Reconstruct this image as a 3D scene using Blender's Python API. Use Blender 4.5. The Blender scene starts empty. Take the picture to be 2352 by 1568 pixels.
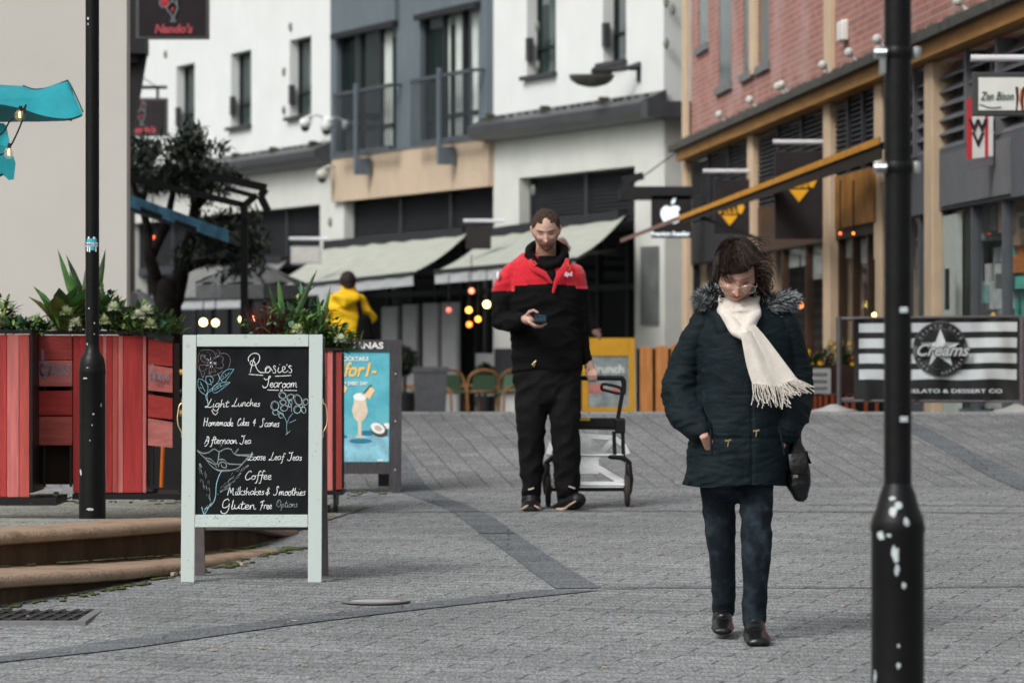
import bpy, bmesh, math, random
import numpy as np
from mathutils import Vector, Matrix, noise
R = math.radians
random.seed(7)
SC = bpy.context.scene
COL = SC.collection
# ------------------------------------------------------------------ camera
cam_d = bpy.data.cameras.new("camera"); cam = bpy.data.objects.new("camera", cam_d); COL.objects.link(cam)
cam.location = (0, 0, 1.55); cam.rotation_euler = (R(90), 0, 0)
cam_d.sensor_width = 36; cam_d.lens = 135; cam_d.clip_start = 0.1; cam_d.clip_end = 2000
cam_d.dof.use_dof = True; cam_d.dof.focus_distance = 16.6; cam_d.dof.aperture_fstop = 5.6
SC.camera = cam
# ------------------------------------------------------------------ world, sun, exposure (overcast)
SUN_EL, SUN_ROT = R(45), R(222)
W = bpy.data.worlds.new("World"); SC.world = W; W.use_nodes = True
nt = W.node_tree; nt.nodes.clear()
sky = nt.nodes.new("ShaderNodeTexSky"); sky.sky_type = 'NISHITA'; sky.sun_disc = False
sky.sun_elevation = SUN_EL; sky.sun_rotation = SUN_ROT; sky.dust_density = 6; sky.air_density = 1.2; sky.ozone_density = 1
hs = nt.nodes.new("ShaderNodeHueSaturation"); hs.inputs['Saturation'].default_value = 0.22
bg = nt.nodes.new("ShaderNodeBackground"); bg.inputs[1].default_value = 0.15
wo = nt.nodes.new("ShaderNodeOutputWorld")
nt.links.new(sky.outputs[0], hs.inputs['Color']); nt.links.new(hs.outputs[0], bg.inputs[0]); nt.links.new(bg.outputs[0], wo.inputs[0])
sd = bpy.data.lights.new("sun", 'SUN'); sd.energy = 1.3; sd.angle = R(16); sd.color = (1, .97, .93)
so = bpy.data.objects.new("sun", sd); COL.objects.link(so)
# light comes from behind-left of the camera and high
_d = Vector((math.sin(SUN_ROT) * math.cos(SUN_EL), math.cos(SUN_ROT) * math.cos(SUN_EL), math.sin(SUN_EL)))
so.rotation_euler = _d.to_track_quat('Z', 'Y').to_euler(); so.location = (0, 0, 30)
SC.view_settings.view_transform = 'Standard'; SC.view_settings.look = 'None'
SC.view_settings.exposure = 0.1; SC.view_settings.gamma = 1
SC.cycles.max_bounces = 6; SC.cycles.diffuse_bounces = 4; SC.cycles.glossy_bounces = 3; SC.cycles.transmission_bounces = 5
SC.cycles.transparent_max_bounces = 8; SC.cycles.caustics_reflective = False; SC.cycles.caustics_refractive = False

# ------------------------------------------------------------------ measuring helpers
F = 8820.0
def P(u, v, D): return Vector(((u - 1176) * D / F, D, 1.55 - (v - 784) * D / F))
KN = [(-6, .0255 * -6), (24.4, .6222), (29.0, 1.021), (70, .243), (160, .243)]
def gz(y):
    for (a, za), (b, zb) in zip(KN, KN[1:]):
        if y <= b: return za + (zb - za) * (y - a) / (b - a)
    return KN[-1][1]
def G(u, v):      # ground point seen at a pixel (near part of the ground)
    lo, hi = 4.0, 29.0
    for _ in range(50):
        m = (lo + hi) / 2
        if 784 + F * (1.55 - gz(m)) / m > v: lo = m
        else: hi = m
    return Vector(((u - 1176) * lo / F, lo, gz(lo)))

# ------------------------------------------------------------------ materials
MATS = {}
def M(name, col, rough=.6, var=.12, scale=6, bump=0, bscale=None, metal=0, emis=0, spec=.3, col2=None, stretch=(1, 1, 1), thr=None, alpha=None, sheen=0, attr=None, coat=0):
    if name in MATS: return MATS[name]
    m = bpy.data.materials.new(name); m.use_nodes = True; MATS[name] = m
    t = m.node_tree; b = t.nodes['Principled BSDF']; L = t.links.new; N = t.nodes.new
    b.inputs['Roughness'].default_value = rough; b.inputs['Metallic'].default_value = metal
    b.inputs['Specular IOR Level'].default_value = spec
    if sheen: b.inputs['Sheen Weight'].default_value = sheen
    if coat: b.inputs['Coat Weight'].default_value = coat; b.inputs['Coat Roughness'].default_value = .15
    c = tuple(col) + (1,)
    tc = N('ShaderNodeTexCoord'); mp = N('ShaderNodeMapping'); mp.inputs['Scale'].default_value = stretch
    L(tc.outputs['Object'], mp.inputs[0])
    nz = N('ShaderNodeTexNoise'); nz.inputs['Scale'].default_value = scale; nz.inputs['Detail'].default_value = 6; nz.inputs['Roughness'].default_value = .65
    L(mp.outputs[0], nz.inputs['Vector'])
    rp = N('ShaderNodeValToRGB')
    if col2 is not None:
        a, bb = thr or (.45, .6)
        rp.color_ramp.elements[0].position = a; rp.color_ramp.elements[1].position = bb
        rp.color_ramp.elements[0].color = c; rp.color_ramp.elements[1].color = tuple(col2) + (1,)
    else:
        rp.color_ramp.elements[0].position = .3; rp.color_ramp.elements[1].position = .7
        rp.color_ramp.elements[0].color = tuple(x * (1 - var) for x in col) + (1,)
        rp.color_ramp.elements[1].color = tuple(min(1, x * (1 + var)) for x in col) + (1,)
    L(nz.outputs['Fac'], rp.inputs[0])
    out = rp.outputs[0]
    if attr:
        at = N('ShaderNodeAttribute'); at.attribute_name = attr
        mx = N('ShaderNodeMix'); mx.data_type = 'RGBA'; mx.blend_type = 'MULTIPLY'; mx.inputs[0].default_value = 1
        L(rp.outputs[0], mx.inputs[6]); L(at.outputs['Color'], mx.inputs[7]); out = mx.outputs[2]
    L(out, b.inputs['Base Color'])
    if emis:
        b.inputs['Emission Color'].default_value = c; b.inputs['Emission Strength'].default_value = emis
    if bump:
        n2 = N('ShaderNodeTexNoise'); n2.inputs['Scale'].default_value = bscale or scale * 6; n2.inputs['Detail'].default_value = 5
        L(mp.outputs[0], n2.inputs['Vector'])
        bp = N('ShaderNodeBump'); bp.inputs['Strength'].default_value = bump; bp.inputs['Distance'].default_value = .02
        L(n2.outputs['Fac'], bp.inputs['Height']); L(bp.outputs[0], b.inputs['Normal'])
    if alpha is not None:
        b.inputs['Alpha'].default_value = alpha
    return m

def glassmat(name, tint=(.03, .045, .045), rough=.04, alpha=.35):
    """shop / window glass: a dark reflecting pane one partly sees through"""
    if name in MATS: return MATS[name]
    m = M(name, tint, rough=rough, var=.3, scale=1.5, spec=1.0)
    t = m.node_tree; b = t.nodes['Principled BSDF']
    b.inputs['IOR'].default_value = 1.5
    b.inputs['Alpha'].default_value = alpha
    return m

# ------------------------------------------------------------------ mesh builder
class MB:
    def __init__(s): s.v = []; s.f = []; s.mi = []; s.cur = 0
    def add(s, vs, fs):
        o = len(s.v); s.v += [Vector(x) for x in vs]; s.f += [tuple(i + o for i in f) for f in fs]; s.mi += [s.cur] * len(fs)
    def box(s, c, d, rz=0, rx=0, ry=0, bev=0):
        hx, hy, hz = d[0] / 2, d[1] / 2, d[2] / 2
        m = Matrix.Rotation(rz, 3, 'Z') @ Matrix.Rotation(ry, 3, 'Y') @ Matrix.Rotation(rx, 3, 'X'); c = Vector(c)
        if bev:
            k = min(bev, hx * .9, hy * .9, hz * .9)
            bm = bmesh.new(); bmesh.ops.create_cube(bm, size=1)
            for v in bm.verts: v.co = Vector((v.co.x * d[0], v.co.y * d[1], v.co.z * d[2]))
            bmesh.ops.bevel(bm, geom=list(bm.edges), offset=k, segments=2, affect='EDGES', profile=.5)
            bm.verts.index_update()
            s.add([m @ v.co + c for v in bm.verts], [[v.index for v in f.verts] for f in bm.faces]); bm.free(); return
        vs = [m @ Vector((x * hx, y * hy, z * hz)) + c for x in (-1, 1) for y in (-1, 1) for z in (-1, 1)]
        s.add(vs, [(0, 1, 3, 2), (4, 6, 7, 5), (0, 4, 5, 1), (2, 3, 7, 6), (0, 2, 6, 4), (1, 5, 7, 3)])
    def bb(s, a, b, bev=0):
        a, b = Vector(a), Vector(b); s.box((a + b) / 2, [abs(x) for x in (b - a)], bev=bev)
    def bar(s, a, b, w, h=None, up=(0, 0, 1)):
        a, b = Vector(a), Vector(b); h = h or w; d = b - a; L = d.length; d.normalize(); up = Vector(up)
        if abs(d.dot(up)) > .98: up = Vector((0, 1, 0))
        x = d.cross(up).normalized(); z = x.cross(d)
        vs = [p + x * sx * w / 2 + z * sz * h / 2 for p in (a, b) for sx in (-1, 1) for sz in (-1, 1)]
        s.add(vs, [(0, 1, 3, 2), (4, 6, 7, 5), (0, 4, 5, 1), (2, 3, 7, 6), (0, 2, 6, 4), (1, 5, 7, 3)])
    def tube(s, pts, r, n=8, cap=True):
        pts = [Vector(p) for p in pts]; k = len(pts)
        rs = list(r) if isinstance(r, list) else [r] * k
        o = len(s.v); prev = None
        for i, p in enumerate(pts):
            d = (pts[min(i + 1, k - 1)] - pts[max(i - 1, 0)])
            if d.length < 1e-9: d = Vector((0, 0, 1))
            d.normalize()
            if prev is None: x = d.cross(Vector((0, 1, 0)) if abs(d.y) < .9 else Vector((1, 0, 0))).normalized()
            else:
                x = prev - d * prev.dot(d); x = x.normalized() if x.length > 1e-6 else d.orthogonal().normalized()
            prev = x; y = d.cross(x)
            rr = rs[i]; ra, rb = rr if isinstance(rr, (tuple, list)) else (rr, rr)
            for j in range(n):
                a = 2 * math.pi * j / n; s.v.append(p + x * math.cos(a) * ra + y * math.sin(a) * rb)
        fs = [(o + i * n + j, o + i * n + (j + 1) % n, o + (i + 1) * n + (j + 1) % n, o + (i + 1) * n + j) for i in range(k - 1) for j in range(n)]
        if cap: fs += [tuple(o + j for j in reversed(range(n))), tuple(o + (k - 1) * n + j for j in range(n))]
        s.f += fs; s.mi += [s.cur] * len(fs)
    def limb(s, pts, rs, n=20, front=(0, -1, 0), ends=True):
        """a closed rounded limb: each ring an ellipse (rx across, ry towards front), round ends"""
        pts = [Vector(p) for p in pts]; rs = [(r, r) if not isinstance(r, (tuple, list)) else r for r in rs]
        fr = Vector(front)
        if ends:
            d0 = (pts[0] - pts[1]).normalized(); d1 = (pts[-1] - pts[-2]).normalized()
            pre, post = [], []
            for a in (80, 55, 28):
                sc, ca = math.sin(R(a)), math.cos(R(a)); r0 = rs[0]; m0 = min(r0)
                pre.append((pts[0] + d0 * m0 * sc, (r0[0] * ca, r0[1] * ca)))
            for a in (28, 55, 80):
                sc, ca = math.sin(R(a)), math.cos(R(a)); r1 = rs[-1]; m1 = min(r1)
                post.append((pts[-1] + d1 * m1 * sc, (r1[0] * ca, r1[1] * ca)))
            pts = [p for p, _ in pre] + pts + [p for p, _ in post]; rs = [r for _, r in pre] + rs + [r for _, r in post]
        k = len(pts); o = len(s.v)
        for i, p in enumerate(pts):
            d = (pts[min(i + 1, k - 1)] - pts[max(i - 1, 0)]).normalized()
            f2 = fr - d * fr.dot(d)
            if f2.length < .05: f2 = Vector((1, 0, 0)) - d * d.x
            f2.normalize(); x = d.cross(f2)
            for j in range(n):
                a = 2 * math.pi * j / n; s.v.append(p + x * math.cos(a) * rs[i][0] + f2 * math.sin(a) * rs[i][1])
        fs = [(o + i * n + j, o + i * n + (j + 1) % n, o + (i + 1) * n + (j + 1) % n, o + (i + 1) * n + j) for i in range(k - 1) for j in range(n)]
        fs += [tuple(o + j for j in reversed(range(n))), tuple(o + (k - 1) * n + j for j in range(n))]
        s.f += fs; s.mi += [s.cur] * len(fs)
    def ball(s, c, r, n=12, m=8, rot=None):
        c = Vector(c); r = (r, r, r) if not isinstance(r, (tuple, list)) else r; o = len(s.v)
        def tr(q): return c + (rot @ q if rot else q)
        s.v.append(tr(Vector((0, 0, r[2]))))
        for i in range(1, m):
            th = math.pi * i / m
            for j in range(n):
                a = 2 * math.pi * j / n; s.v.append(tr(Vector((r[0] * math.sin(th) * math.cos(a), r[1] * math.sin(th) * math.sin(a), r[2] * math.cos(th)))))
        s.v.append(tr(Vector((0, 0, -r[2])))); e = len(s.v) - 1
        fs = [(o, o + 1 + j, o + 1 + (j + 1) % n) for j in range(n)]
        for i in range(m - 2):
            for j in range(n):
                a = o + 1 + i * n; fs.append((a + j, a + n + j, a + n + (j + 1) % n, a + (j + 1) % n))
        a = o + 1 + (m - 2) * n; fs += [(e, a + (j + 1) % n, a + j) for j in range(n)]
        s.f += fs; s.mi += [s.cur] * len(fs)
    def lathe(s, c, prof, n=24):
        c = Vector(c); o = len(s.v); k = len(prof)
        for (r, z) in prof:
            for j in range(n):
                a = 2 * math.pi * j / n; s.v.append(c + Vector((r * math.cos(a), r * math.sin(a), z)))
        fs = [(o + i * n + j, o + i * n + (j + 1) % n, o + (i + 1) * n + (j + 1) % n, o + (i + 1) * n + j) for i in range(k - 1) for j in range(n)]
        fs += [tuple(o + j for j in reversed(range(n))), tuple(o + (k - 1) * n + j for j in range(n))]
        s.f += fs; s.mi += [s.cur] * len(fs)
    def prism(s, poly, y0, y1):
        """polygon of (x, z) extruded from y0 to y1"""
        n = len(poly); vs = [(x, y0, z) for x, z in poly] + [(x, y1, z) for x, z in poly]
        fs = [tuple(range(n)), tuple(reversed(range(n, 2 * n)))] + [(i, i + n, (i + 1) % n + n, (i + 1) % n) for i in range(n)]
        s.add(vs, fs)
    def quad(s, a, b, c, d): s.add([a, b, c, d], [(0, 1, 2, 3)])
    def slab(s, pts, t):
        """thin slab: polygon of 3D points thickened by vector t"""
        n = len(pts); t = Vector(t); vs = [Vector(p) for p in pts] + [Vector(p) + t for p in pts]
        s.add(vs, [tuple(range(n)), tuple(reversed(range(n, 2 * n)))] + [(i, i + n, (i + 1) % n + n, (i + 1) % n) for i in range(n)])
    def leaf(s, a, d, L, w, bend=.3, up=(0, 0, 1), seg=4, fold=.15):
        a = Vector(a); d = Vector(d).normalized(); up = Vector(up)
        x = d.cross(up); x = x.normalized() if x.length > .05 else Vector((1, 0, 0)); o = len(s.v)
        p = a.copy(); dd = d.copy()
        for i in range(seg + 1):
            t = i / seg; ww = w * math.sin(math.pi * min(1, t * .9 + .1)) ** .8 if i < seg else 0
            nn = x.cross(dd)
            s.v += [p - x * ww / 2 + nn * fold * ww, p.copy(), p + x * ww / 2 + nn * fold * ww]
            p = p + dd * L / seg; dd = (dd - Vector((0, 0, 1)) * bend / seg).normalized()
        fs = []
        for i in range(seg):
            b = o + i * 3; fs += [(b, b + 1, b + 4, b + 3), (b + 1, b + 2, b + 5, b + 4)]
        s.f += fs; s.mi += [s.cur] * len(fs)
    def build(s, name, mat, parent=None, smooth=False, off=None):
        me = bpy.data.meshes.new(name)
        if off is None: off = root_off(parent)
        me.from_pydata([tuple(v - off) for v in s.v], [], s.f); me.validate(clean_customdata=False)
        for mm in (mat if isinstance(mat, (list, tuple)) else [mat]): me.materials.append(mm)
        if len(s.mi) == len(me.polygons) and any(s.mi): me.polygons.foreach_set('material_index', s.mi)
        if smooth:
            me.polygons.foreach_set('use_smooth', [True] * len(me.polygons))
            if smooth != 'all': me.set_sharp_from_angle(angle=R(40))
        me.update()
        o = bpy.data.objects.new(name, me); COL.objects.link(o)
        if parent: o.parent = parent
        return o
ROOT = {}
def root_off(o):
    while o is not None and o.parent is not None: o = o.parent
    return ROOT.get(o.name, Vector((0, 0, 0))) if o is not None else Vector((0, 0, 0))
def thing(name, label, cat, loc=(0, 0, 0), rz=0, group=None, local=False):
    o = bpy.data.objects.new(name, None); o.empty_display_size = .1; COL.objects.link(o)
    o.location = loc; o.rotation_euler = (0, 0, rz); o['label'] = label; o['category'] = cat
    if group: o['group'] = group
    ROOT[o.name] = Vector((0, 0, 0)) if local else Vector(loc)
    return o
def tag(o, label=None, cat=None, group=None, kind=None):
    for k, x in (('label', label), ('category', cat), ('group', group), ('kind', kind)):
        if x: o[k] = x
    return o
def solo(mb, name, mat, label, cat, group=None, smooth=False):
    """a thing that is one mesh, its origin at its base centre"""
    xs = [v.x for v in mb.v]; ys = [v.y for v in mb.v]; zs = [v.z for v in mb.v]
    c = Vector(((min(xs) + max(xs)) / 2, (min(ys) + max(ys)) / 2, min(zs)))
    o = mb.build(name, mat, None, smooth, off=c); o.location = c
    return tag(o, label, cat, group)
def dup(o, parent=None):
    c = o.copy(); COL.objects.link(c); c.parent = parent
    for ch in [x for x in bpy.data.objects if x.parent == o]: dup(ch, c)
    return c
def text_mesh(mb, txt, origin, size, xdir=(1, 0, 0), ydir=(0, 0, 1), depth=.002, align='CENTER', shear=0, bold=0, sx=1):
    cu = bpy.data.curves.new('t', 'FONT'); cu.body = txt; cu.size = size; cu.align_x = align; cu.align_y = 'CENTER'
    cu.shear = shear; cu.offset = bold; cu.resolution_u = 3; cu.extrude = 0
    ob = bpy.data.objects.new('t', cu); COL.objects.link(ob)
    me = bpy.data.meshes.new_from_object(ob)
    xd, yd, og = Vector(xdir), Vector(ydir), Vector(origin); nn = xd.cross(yd)
    vs = [og + xd * v.co.x * sx + yd * v.co.y for v in me.vertices]; fs = [tuple(p.vertices) for p in me.polygons]
    n = len(vs)
    mb.add(vs + [v + nn * depth for v in vs], [tuple(reversed(f)) for f in fs] + [tuple(i + n for i in f) for f in fs] )
    bpy.data.objects.remove(ob); bpy.data.curves.remove(cu); bpy.data.meshes.remove(me)
def catmull(pts, k=5):
    pts = [Vector(p) for p in pts]
    if len(pts) < 3: return pts
    out = []; q = [pts[0]] + pts + [pts[-1]]
    for i in range(1, len(q) - 2):
        a, b, c, d = q[i - 1:i + 3]
        for j in range(k):
            t = j / k
            out.append(.5 * ((2 * b) + (c - a) * t + (2 * a - 5 * b + 4 * c - d) * t * t + (3 * b - a - 3 * c + d) * t ** 3))
    out.append(pts[-1]); return out
def remesh(mb, name, mat, parent, vox=.006, smooth=4, post=None, keepcol=None):
    ob = mb.build(name, mat, None, off=Vector((0, 0, 0)))
    md = ob.modifiers.new('r', 'REMESH'); md.mode = 'VOXEL'; md.voxel_size = vox
    if smooth:
        ms = ob.modifiers.new('s', 'SMOOTH'); ms.iterations = smooth; ms.factor = .5
    dg = bpy.context.evaluated_depsgraph_get(); dg.update()
    me = bpy.data.meshes.new_from_object(ob.evaluated_get(dg))
    old = ob.data; ob.modifiers.clear(); bpy.data.objects.remove(ob); bpy.data.meshes.remove(old)
    n = len(me.vertices); co = np.empty(n * 3); me.vertices.foreach_get('co', co); co = co.reshape(n, 3)
    if post:
        no = np.empty(n * 3); me.vertices.foreach_get('normal', no); no = no.reshape(n, 3)
        co = post(co, no)
    if keepcol:
        c = keepcol(co); ca = me.color_attributes.new('Col', 'FLOAT_COLOR', 'POINT')
        ca.data.foreach_set('color', np.concatenate([c, np.ones((n, 1))], 1).ravel())
    off = root_off(parent); co = co - np.array(off)
    me.vertices.foreach_set('co', co.ravel()); me.name = name
    me.polygons.foreach_set('use_smooth', [True] * len(me.polygons)); me.update()
    me.materials.clear()
    for mm in (mat if isinstance(mat, (list, tuple)) else [mat]): me.materials.append(mm)
    o = bpy.data.objects.new(name, me); COL.objects.link(o); o.parent = parent
    return o
def vnoise(co, scale, seed=0, st=(1, 1, 1)):
    """cheap smooth noise for many points (sum of rotated sines)"""
    rg = np.random.RandomState(seed); out = np.zeros(len(co)); p = co * np.array(st) * scale
    for k in range(7):
        d = rg.normal(size=3); d /= np.linalg.norm(d); fq = 1 + rg.rand() * 1.6
        out += np.sin(p @ d * fq + rg.rand() * 6.28 + 1.3 * np.sin(p @ np.roll(d, 1) * .7 + k))
    return out / 4
# ================================================================== GROUND
def paving_mat(name, rot, bw, bh, base=(.235, .24, .242), dk=.55, grain=1.0):
    m = bpy.data.materials.new(name); m.use_nodes = True; t = m.node_tree; b = t.nodes['Principled BSDF']; N = t.nodes.new; L = t.links.new
    b.inputs['Roughness'].default_value = .85; b.inputs['Specular IOR Level'].default_value = .25
    tc = N('ShaderNodeTexCoord'); mp = N('ShaderNodeMapping'); mp.inputs['Rotation'].default_value = (0, 0, rot)
    L(tc.outputs['Object'], mp.inputs[0])
    w = N('ShaderNodeTexNoise'); w.inputs['Scale'].default_value = 2.2; w.inputs['Detail'].default_value = 3; L(mp.outputs[0], w.inputs['Vector'])
    ws = N('ShaderNodeVectorMath'); ws.operation = 'MULTIPLY_ADD'; ws.inputs[1].default_value = (.035, .035, 0); L(w.outputs['Color'], ws.inputs[0]); L(mp.outputs[0], ws.inputs[2])
    br = N('ShaderNodeTexBrick'); br.inputs['Scale'].default_value = 1; br.inputs['Brick Width'].default_value = bw; br.inputs['Row Height'].default_value = bh
    br.inputs['Mortar Size'].default_value = .008; br.inputs['Mortar Smooth'].default_value = .4; br.inputs['Bias'].default_value = 0
    br.inputs['Color1'].default_value = tuple(c * 1.12 for c in base) + (1,); br.inputs['Color2'].default_value = tuple(c * .86 for c in base) + (1,)
    br.inputs['Mortar'].default_value = tuple(c * dk for c in base) + (1,); L(ws.outputs[0], br.inputs['Vector'])
    # coarse wear, moss in the joints, fine stone grain
    n1 = N('ShaderNodeTexNoise'); n1.inputs['Scale'].default_value = .9; n1.inputs['Detail'].default_value = 8; L(tc.outputs['Object'], n1.inputs['Vector'])
    r1 = N('ShaderNodeMapRange'); r1.inputs[1].default_value = .3; r1.inputs[2].default_value = .7; r1.inputs[3].default_value = .84; r1.inputs[4].default_value = 1.14; L(n1.outputs['Fac'], r1.inputs[0])
    g = N('ShaderNodeTexNoise'); g.inputs['Scale'].default_value = 150; g.inputs['Detail'].default_value = 2; L(tc.outputs['Object'], g.inputs['Vector'])
    rg = N('ShaderNodeMapRange'); rg.inputs[1].default_value = .3; rg.inputs[2].default_value = .7; rg.inputs[3].default_value = 1 - .5 * grain; rg.inputs[4].default_value = 1 + .5 * grain; L(g.outputs['Fac'], rg.inputs[0])
    st = N('ShaderNodeMapping'); st.inputs['Scale'].default_value = (1, .16, 1); L(tc.outputs['Object'], st.inputs[0])
    g2 = N('ShaderNodeTexNoise'); g2.inputs['Scale'].default_value = 105; g2.inputs['Detail'].default_value = 4; L(st.outputs[0], g2.inputs['Vector'])
    rg2 = N('ShaderNodeMapRange'); rg2.inputs[1].default_value = .3; rg2.inputs[2].default_value = .7; rg2.inputs[3].default_value = .55; rg2.inputs[4].default_value = 1.45; L(g2.outputs['Fac'], rg2.inputs[0])
    mu = N('ShaderNodeMath'); mu.operation = 'MULTIPLY'; L(r1.outputs[0], mu.inputs[0]); L(rg.outputs[0], mu.inputs[1])
    mu2 = N('ShaderNodeMath'); mu2.operation = 'MULTIPLY'; L(mu.outputs[0], mu2.inputs[0]); L(rg2.outputs[0], mu2.inputs[1])
    vm = N('ShaderNodeVectorMath'); vm.operation = 'SCALE'; L(br.outputs['Color'], vm.inputs[0]); L(mu2.outputs[0], vm.inputs['Scale'])
    L(vm.outputs[0], b.inputs['Base Color'])
    h = N('ShaderNodeMath'); h.operation = 'MULTIPLY_ADD'; h.inputs[1].default_value = -1; L(br.outputs['Fac'], h.inputs[0]); L(g.outputs['Fac'], h.inputs[2])
    bp = N('ShaderNodeBump'); bp.inputs['Strength'].default_value = .5; bp.inputs['Distance'].default_value = .008; L(h.outputs[0], bp.inputs['Height']); L(bp.outputs[0], b.inputs['Normal'])
    return m
m_near = paving_mat('paving_setts', R(17), .36, .13, (.198, .208, .212), .42)
m_ramp = paving_mat('paving_ramp', R(90 - 7), .24, .15, (.172, .18, .183), .62, .8)
m_band = paving_mat('paving_band', R(0), .9, .16, (.115, .127, .137), .6, .35)
m_edge = paving_mat('paving_edging', R(90), .6, .3, (.23, .24, .24), .6, .6)
m_far = paving_mat('paving_terrace', R(45), .4, .2, (.14, .15, .15), .6, .6)
def strip_ground(name, y0, y1, mat, x0=-45, x1=45, n=24, dz=0):
    mb = MB(); ys = sorted({y0 + (y1 - y0) * i / n for i in range(n + 1)} | {k for k, _ in KN if y0 < k < y1})
    for a, b in zip(ys, ys[1:]):
        mb.quad((x0, a, gz(a) + dz), (x1, a, gz(a) + dz), (x1, b, gz(b) + dz), (x0, b, gz(b) + dz))
    o = mb.build(name, mat, None, off=Vector((0, 0, 0))); return tag(o, kind='structure')
strip_ground('ground', -6, 24.4, m_near)
strip_ground('ramp_paving', 24.4, 28.8, m_ramp)
strip_ground('crest_kerb', 28.8, 29.1, m_edge)
strip_ground('terrace_paving', 29.1, 160, m_far, -120, 120)
def band(name, left, right, mat, dz=.004):
    mb = MB(); L = [G(*p) for p in left]; Rr = [G(*p) for p in right]
    L = catmull(L, 4); Rr = catmull(Rr, 4)
    for i in range(len(L) - 1):
        q = [L[i], Rr[i], Rr[i + 1], L[i + 1]]; mb.quad(*[Vector((p.x, p.y, gz(p.y) + dz)) for p in q])
    return tag(mb.build(name, mat, None, off=Vector((0, 0, 0))), kind='structure')
c4 = lambda x, y: ((850 + x / 2.187) * .9408, (950 + y / 2.187) * .9408)
c7 = lambda x, y: ((2100 + x / 2.35) * .9408, (1000 + y / 2.35) * .9408)
band('paving_band', [c4(*p) for p in [(60, 140), (180, 330), (292, 545), (340, 570), (480, 620), (590, 680), (700, 770), (830, 860), (1000, 990), (1110, 1066)]],
     [c4(*p) for p in [(180, 150), (290, 320), (420, 522), (530, 580), (680, 640), (800, 700), (900, 775), (1020, 855), (1180, 960), (1350, 1061)]], m_band)
band('paving_band', [(1258, 1354), (980, 1384), (658, 1422), (300, 1466), (0, 1508), (-200, 1532)], [(1381, 1356), (1010, 1395), (658, 1438), (299, 1489), (0, 1522), (-200, 1548)], m_band, .0045)
band('paving_band', [c7(*p) for p in [(150, 10), (310, 75), (470, 150), (700, 270), (940, 385), (1100, 470)]], [c7(*p) for p in [(150, 50), (310, 142), (560, 280), (760, 390), (860, 435), (1100, 530)]], m_band)
m_joint = M('open_joint', (.05, .055, .055), .9)
for (pts, w) in (([(1385, 1352), (1700, 1349), (2000, 1351), (2352, 1348), (2500, 1347)], 1.3), ([(560, 1180), (900, 1177), (1400, 1174), (1900, 1176), (2352, 1179)], 1.0),
                 ([(1850, 1160), (2352, 1163)], .8), ([c4(705, 773), c4(890, 771)], 2.0)):
    a = [(u, v - w / 2) for u, v in pts]; b = [(u, v + w / 2) for u, v in pts]
    mb = MB(); A = [G(*p) for p in a]; B = [G(*p) for p in b]
    for i in range(len(A) - 1): mb.quad(*[Vector((p.x, p.y, gz(p.y) + .006)) for p in (A[i], B[i], B[i + 1], A[i + 1])])
    tag(mb.build('paving_joint', m_joint, None, off=Vector((0, 0, 0))), kind='structure')
# steps and raised terrace on the left
m_stone = M('sandstone_coping', (.30, .215, .15), .8, .28, 5, bump=.5, bscale=60, col2=(.12, .082, .052), thr=(.5, .72))
m_riser = M('stained_stone', (.07, .042, .024), .9, .5, 7, bump=.5, bscale=40, stretch=(1, 1, .35))
m_slabs = paving_mat('paving_raised', R(10), .5, .25, (.21, .215, .19), .4, 1)
def px(u, D): return (u - 1176) * D / F
def step(name, line, zt, drop_to_ground=True, tread=.36):
    """line of (X, Y, top z) along the nosing; coping with a rounded nose over a stained riser"""
    pts = [Vector(p) for p in line]; n = len(pts)
    nor = []
    for i in range(n):
        d = pts[min(i + 1, n - 1)] - pts[max(i - 1, 0)]; d.z = 0; d.normalize(); nor.append(Vector((d.y, -d.x, 0)))
    prof = [(-tread, 0), (-.01, 0), (.012, -.006), (.026, -.02), (.03, -.036), (.024, -.05), (.005, -.058), (-.02, -.06)]
    mb = MB(); vs = []
    for p, q in zip(pts, nor):
        for o, z in prof: vs.append(p + q * (o + .004 * math.sin(p.y * 7)) + Vector((0, 0, z)))
    k = len(prof); mb.add(vs, [(i * k + j, (i + 1) * k + j, (i + 1) * k + j + 1, i * k + j + 1) for i in range(n - 1) for j in range(k - 1)])
    cop = mb.build(name + '_coping', m_stone, None, smooth=True, off=Vector((0, 0, 0)))
    mb = MB(); vs = []
    for p, q in zip(pts, nor): vs += [p - q * .02 + Vector((0, 0, -.058)), p - q * .02 + Vector((0, 0, -.34))]
    mb.add(vs, [(i * 2, i * 2 + 1, i * 2 + 3, i * 2 + 2) for i in range(n - 1)])
    ri = mb.build(name + '_riser', m_riser, None, off=Vector((0, 0, 0)))
    for o in (cop, ri): tag(o, kind='structure')
def dense(l, k=8): return catmull(l, k)
Lw = dense([(-3.28, 14.2, .57), (-2.72, 15.3, .56), (px(0, 16.45), 16.45, .55), (px(210, 17.2), 17.2, .528), (px(408, 18.08), 18.08, .51), (px(622, 19.36), 19.36, .50), (px(640, 19.6), 19.6, .494)])
Uw = dense([(-3.9, 14.9, .69), (-3.1, 16.2, .685), (px(0, 17.43), 17.43, .684), (px(200, 18.0), 18.0, .682), (px(408, 18.7), 18.7, .68), (px(560, 19.55), 19.55, .65), (px(650, 20.3), 20.3, .575), (px(720, 21.1), 21.1, .552), (px(850, 22.6), 22.6, .585)])
step('lower_step', Lw, 0, tread=.9); step('upper_step', [p for p in Uw if p.y < 20.6], 0, tread=.3)
mb = MB()
for a, b in zip(Uw, Uw[1:]):
    mb.quad((a.x - (.25 if a.y < 20.6 else 0), a.y, a.z - .002), (b.x - (.25 if b.y < 20.6 else 0), b.y, b.z - .002), (-12, b.y, .678), (-12, a.y, .678))
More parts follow.
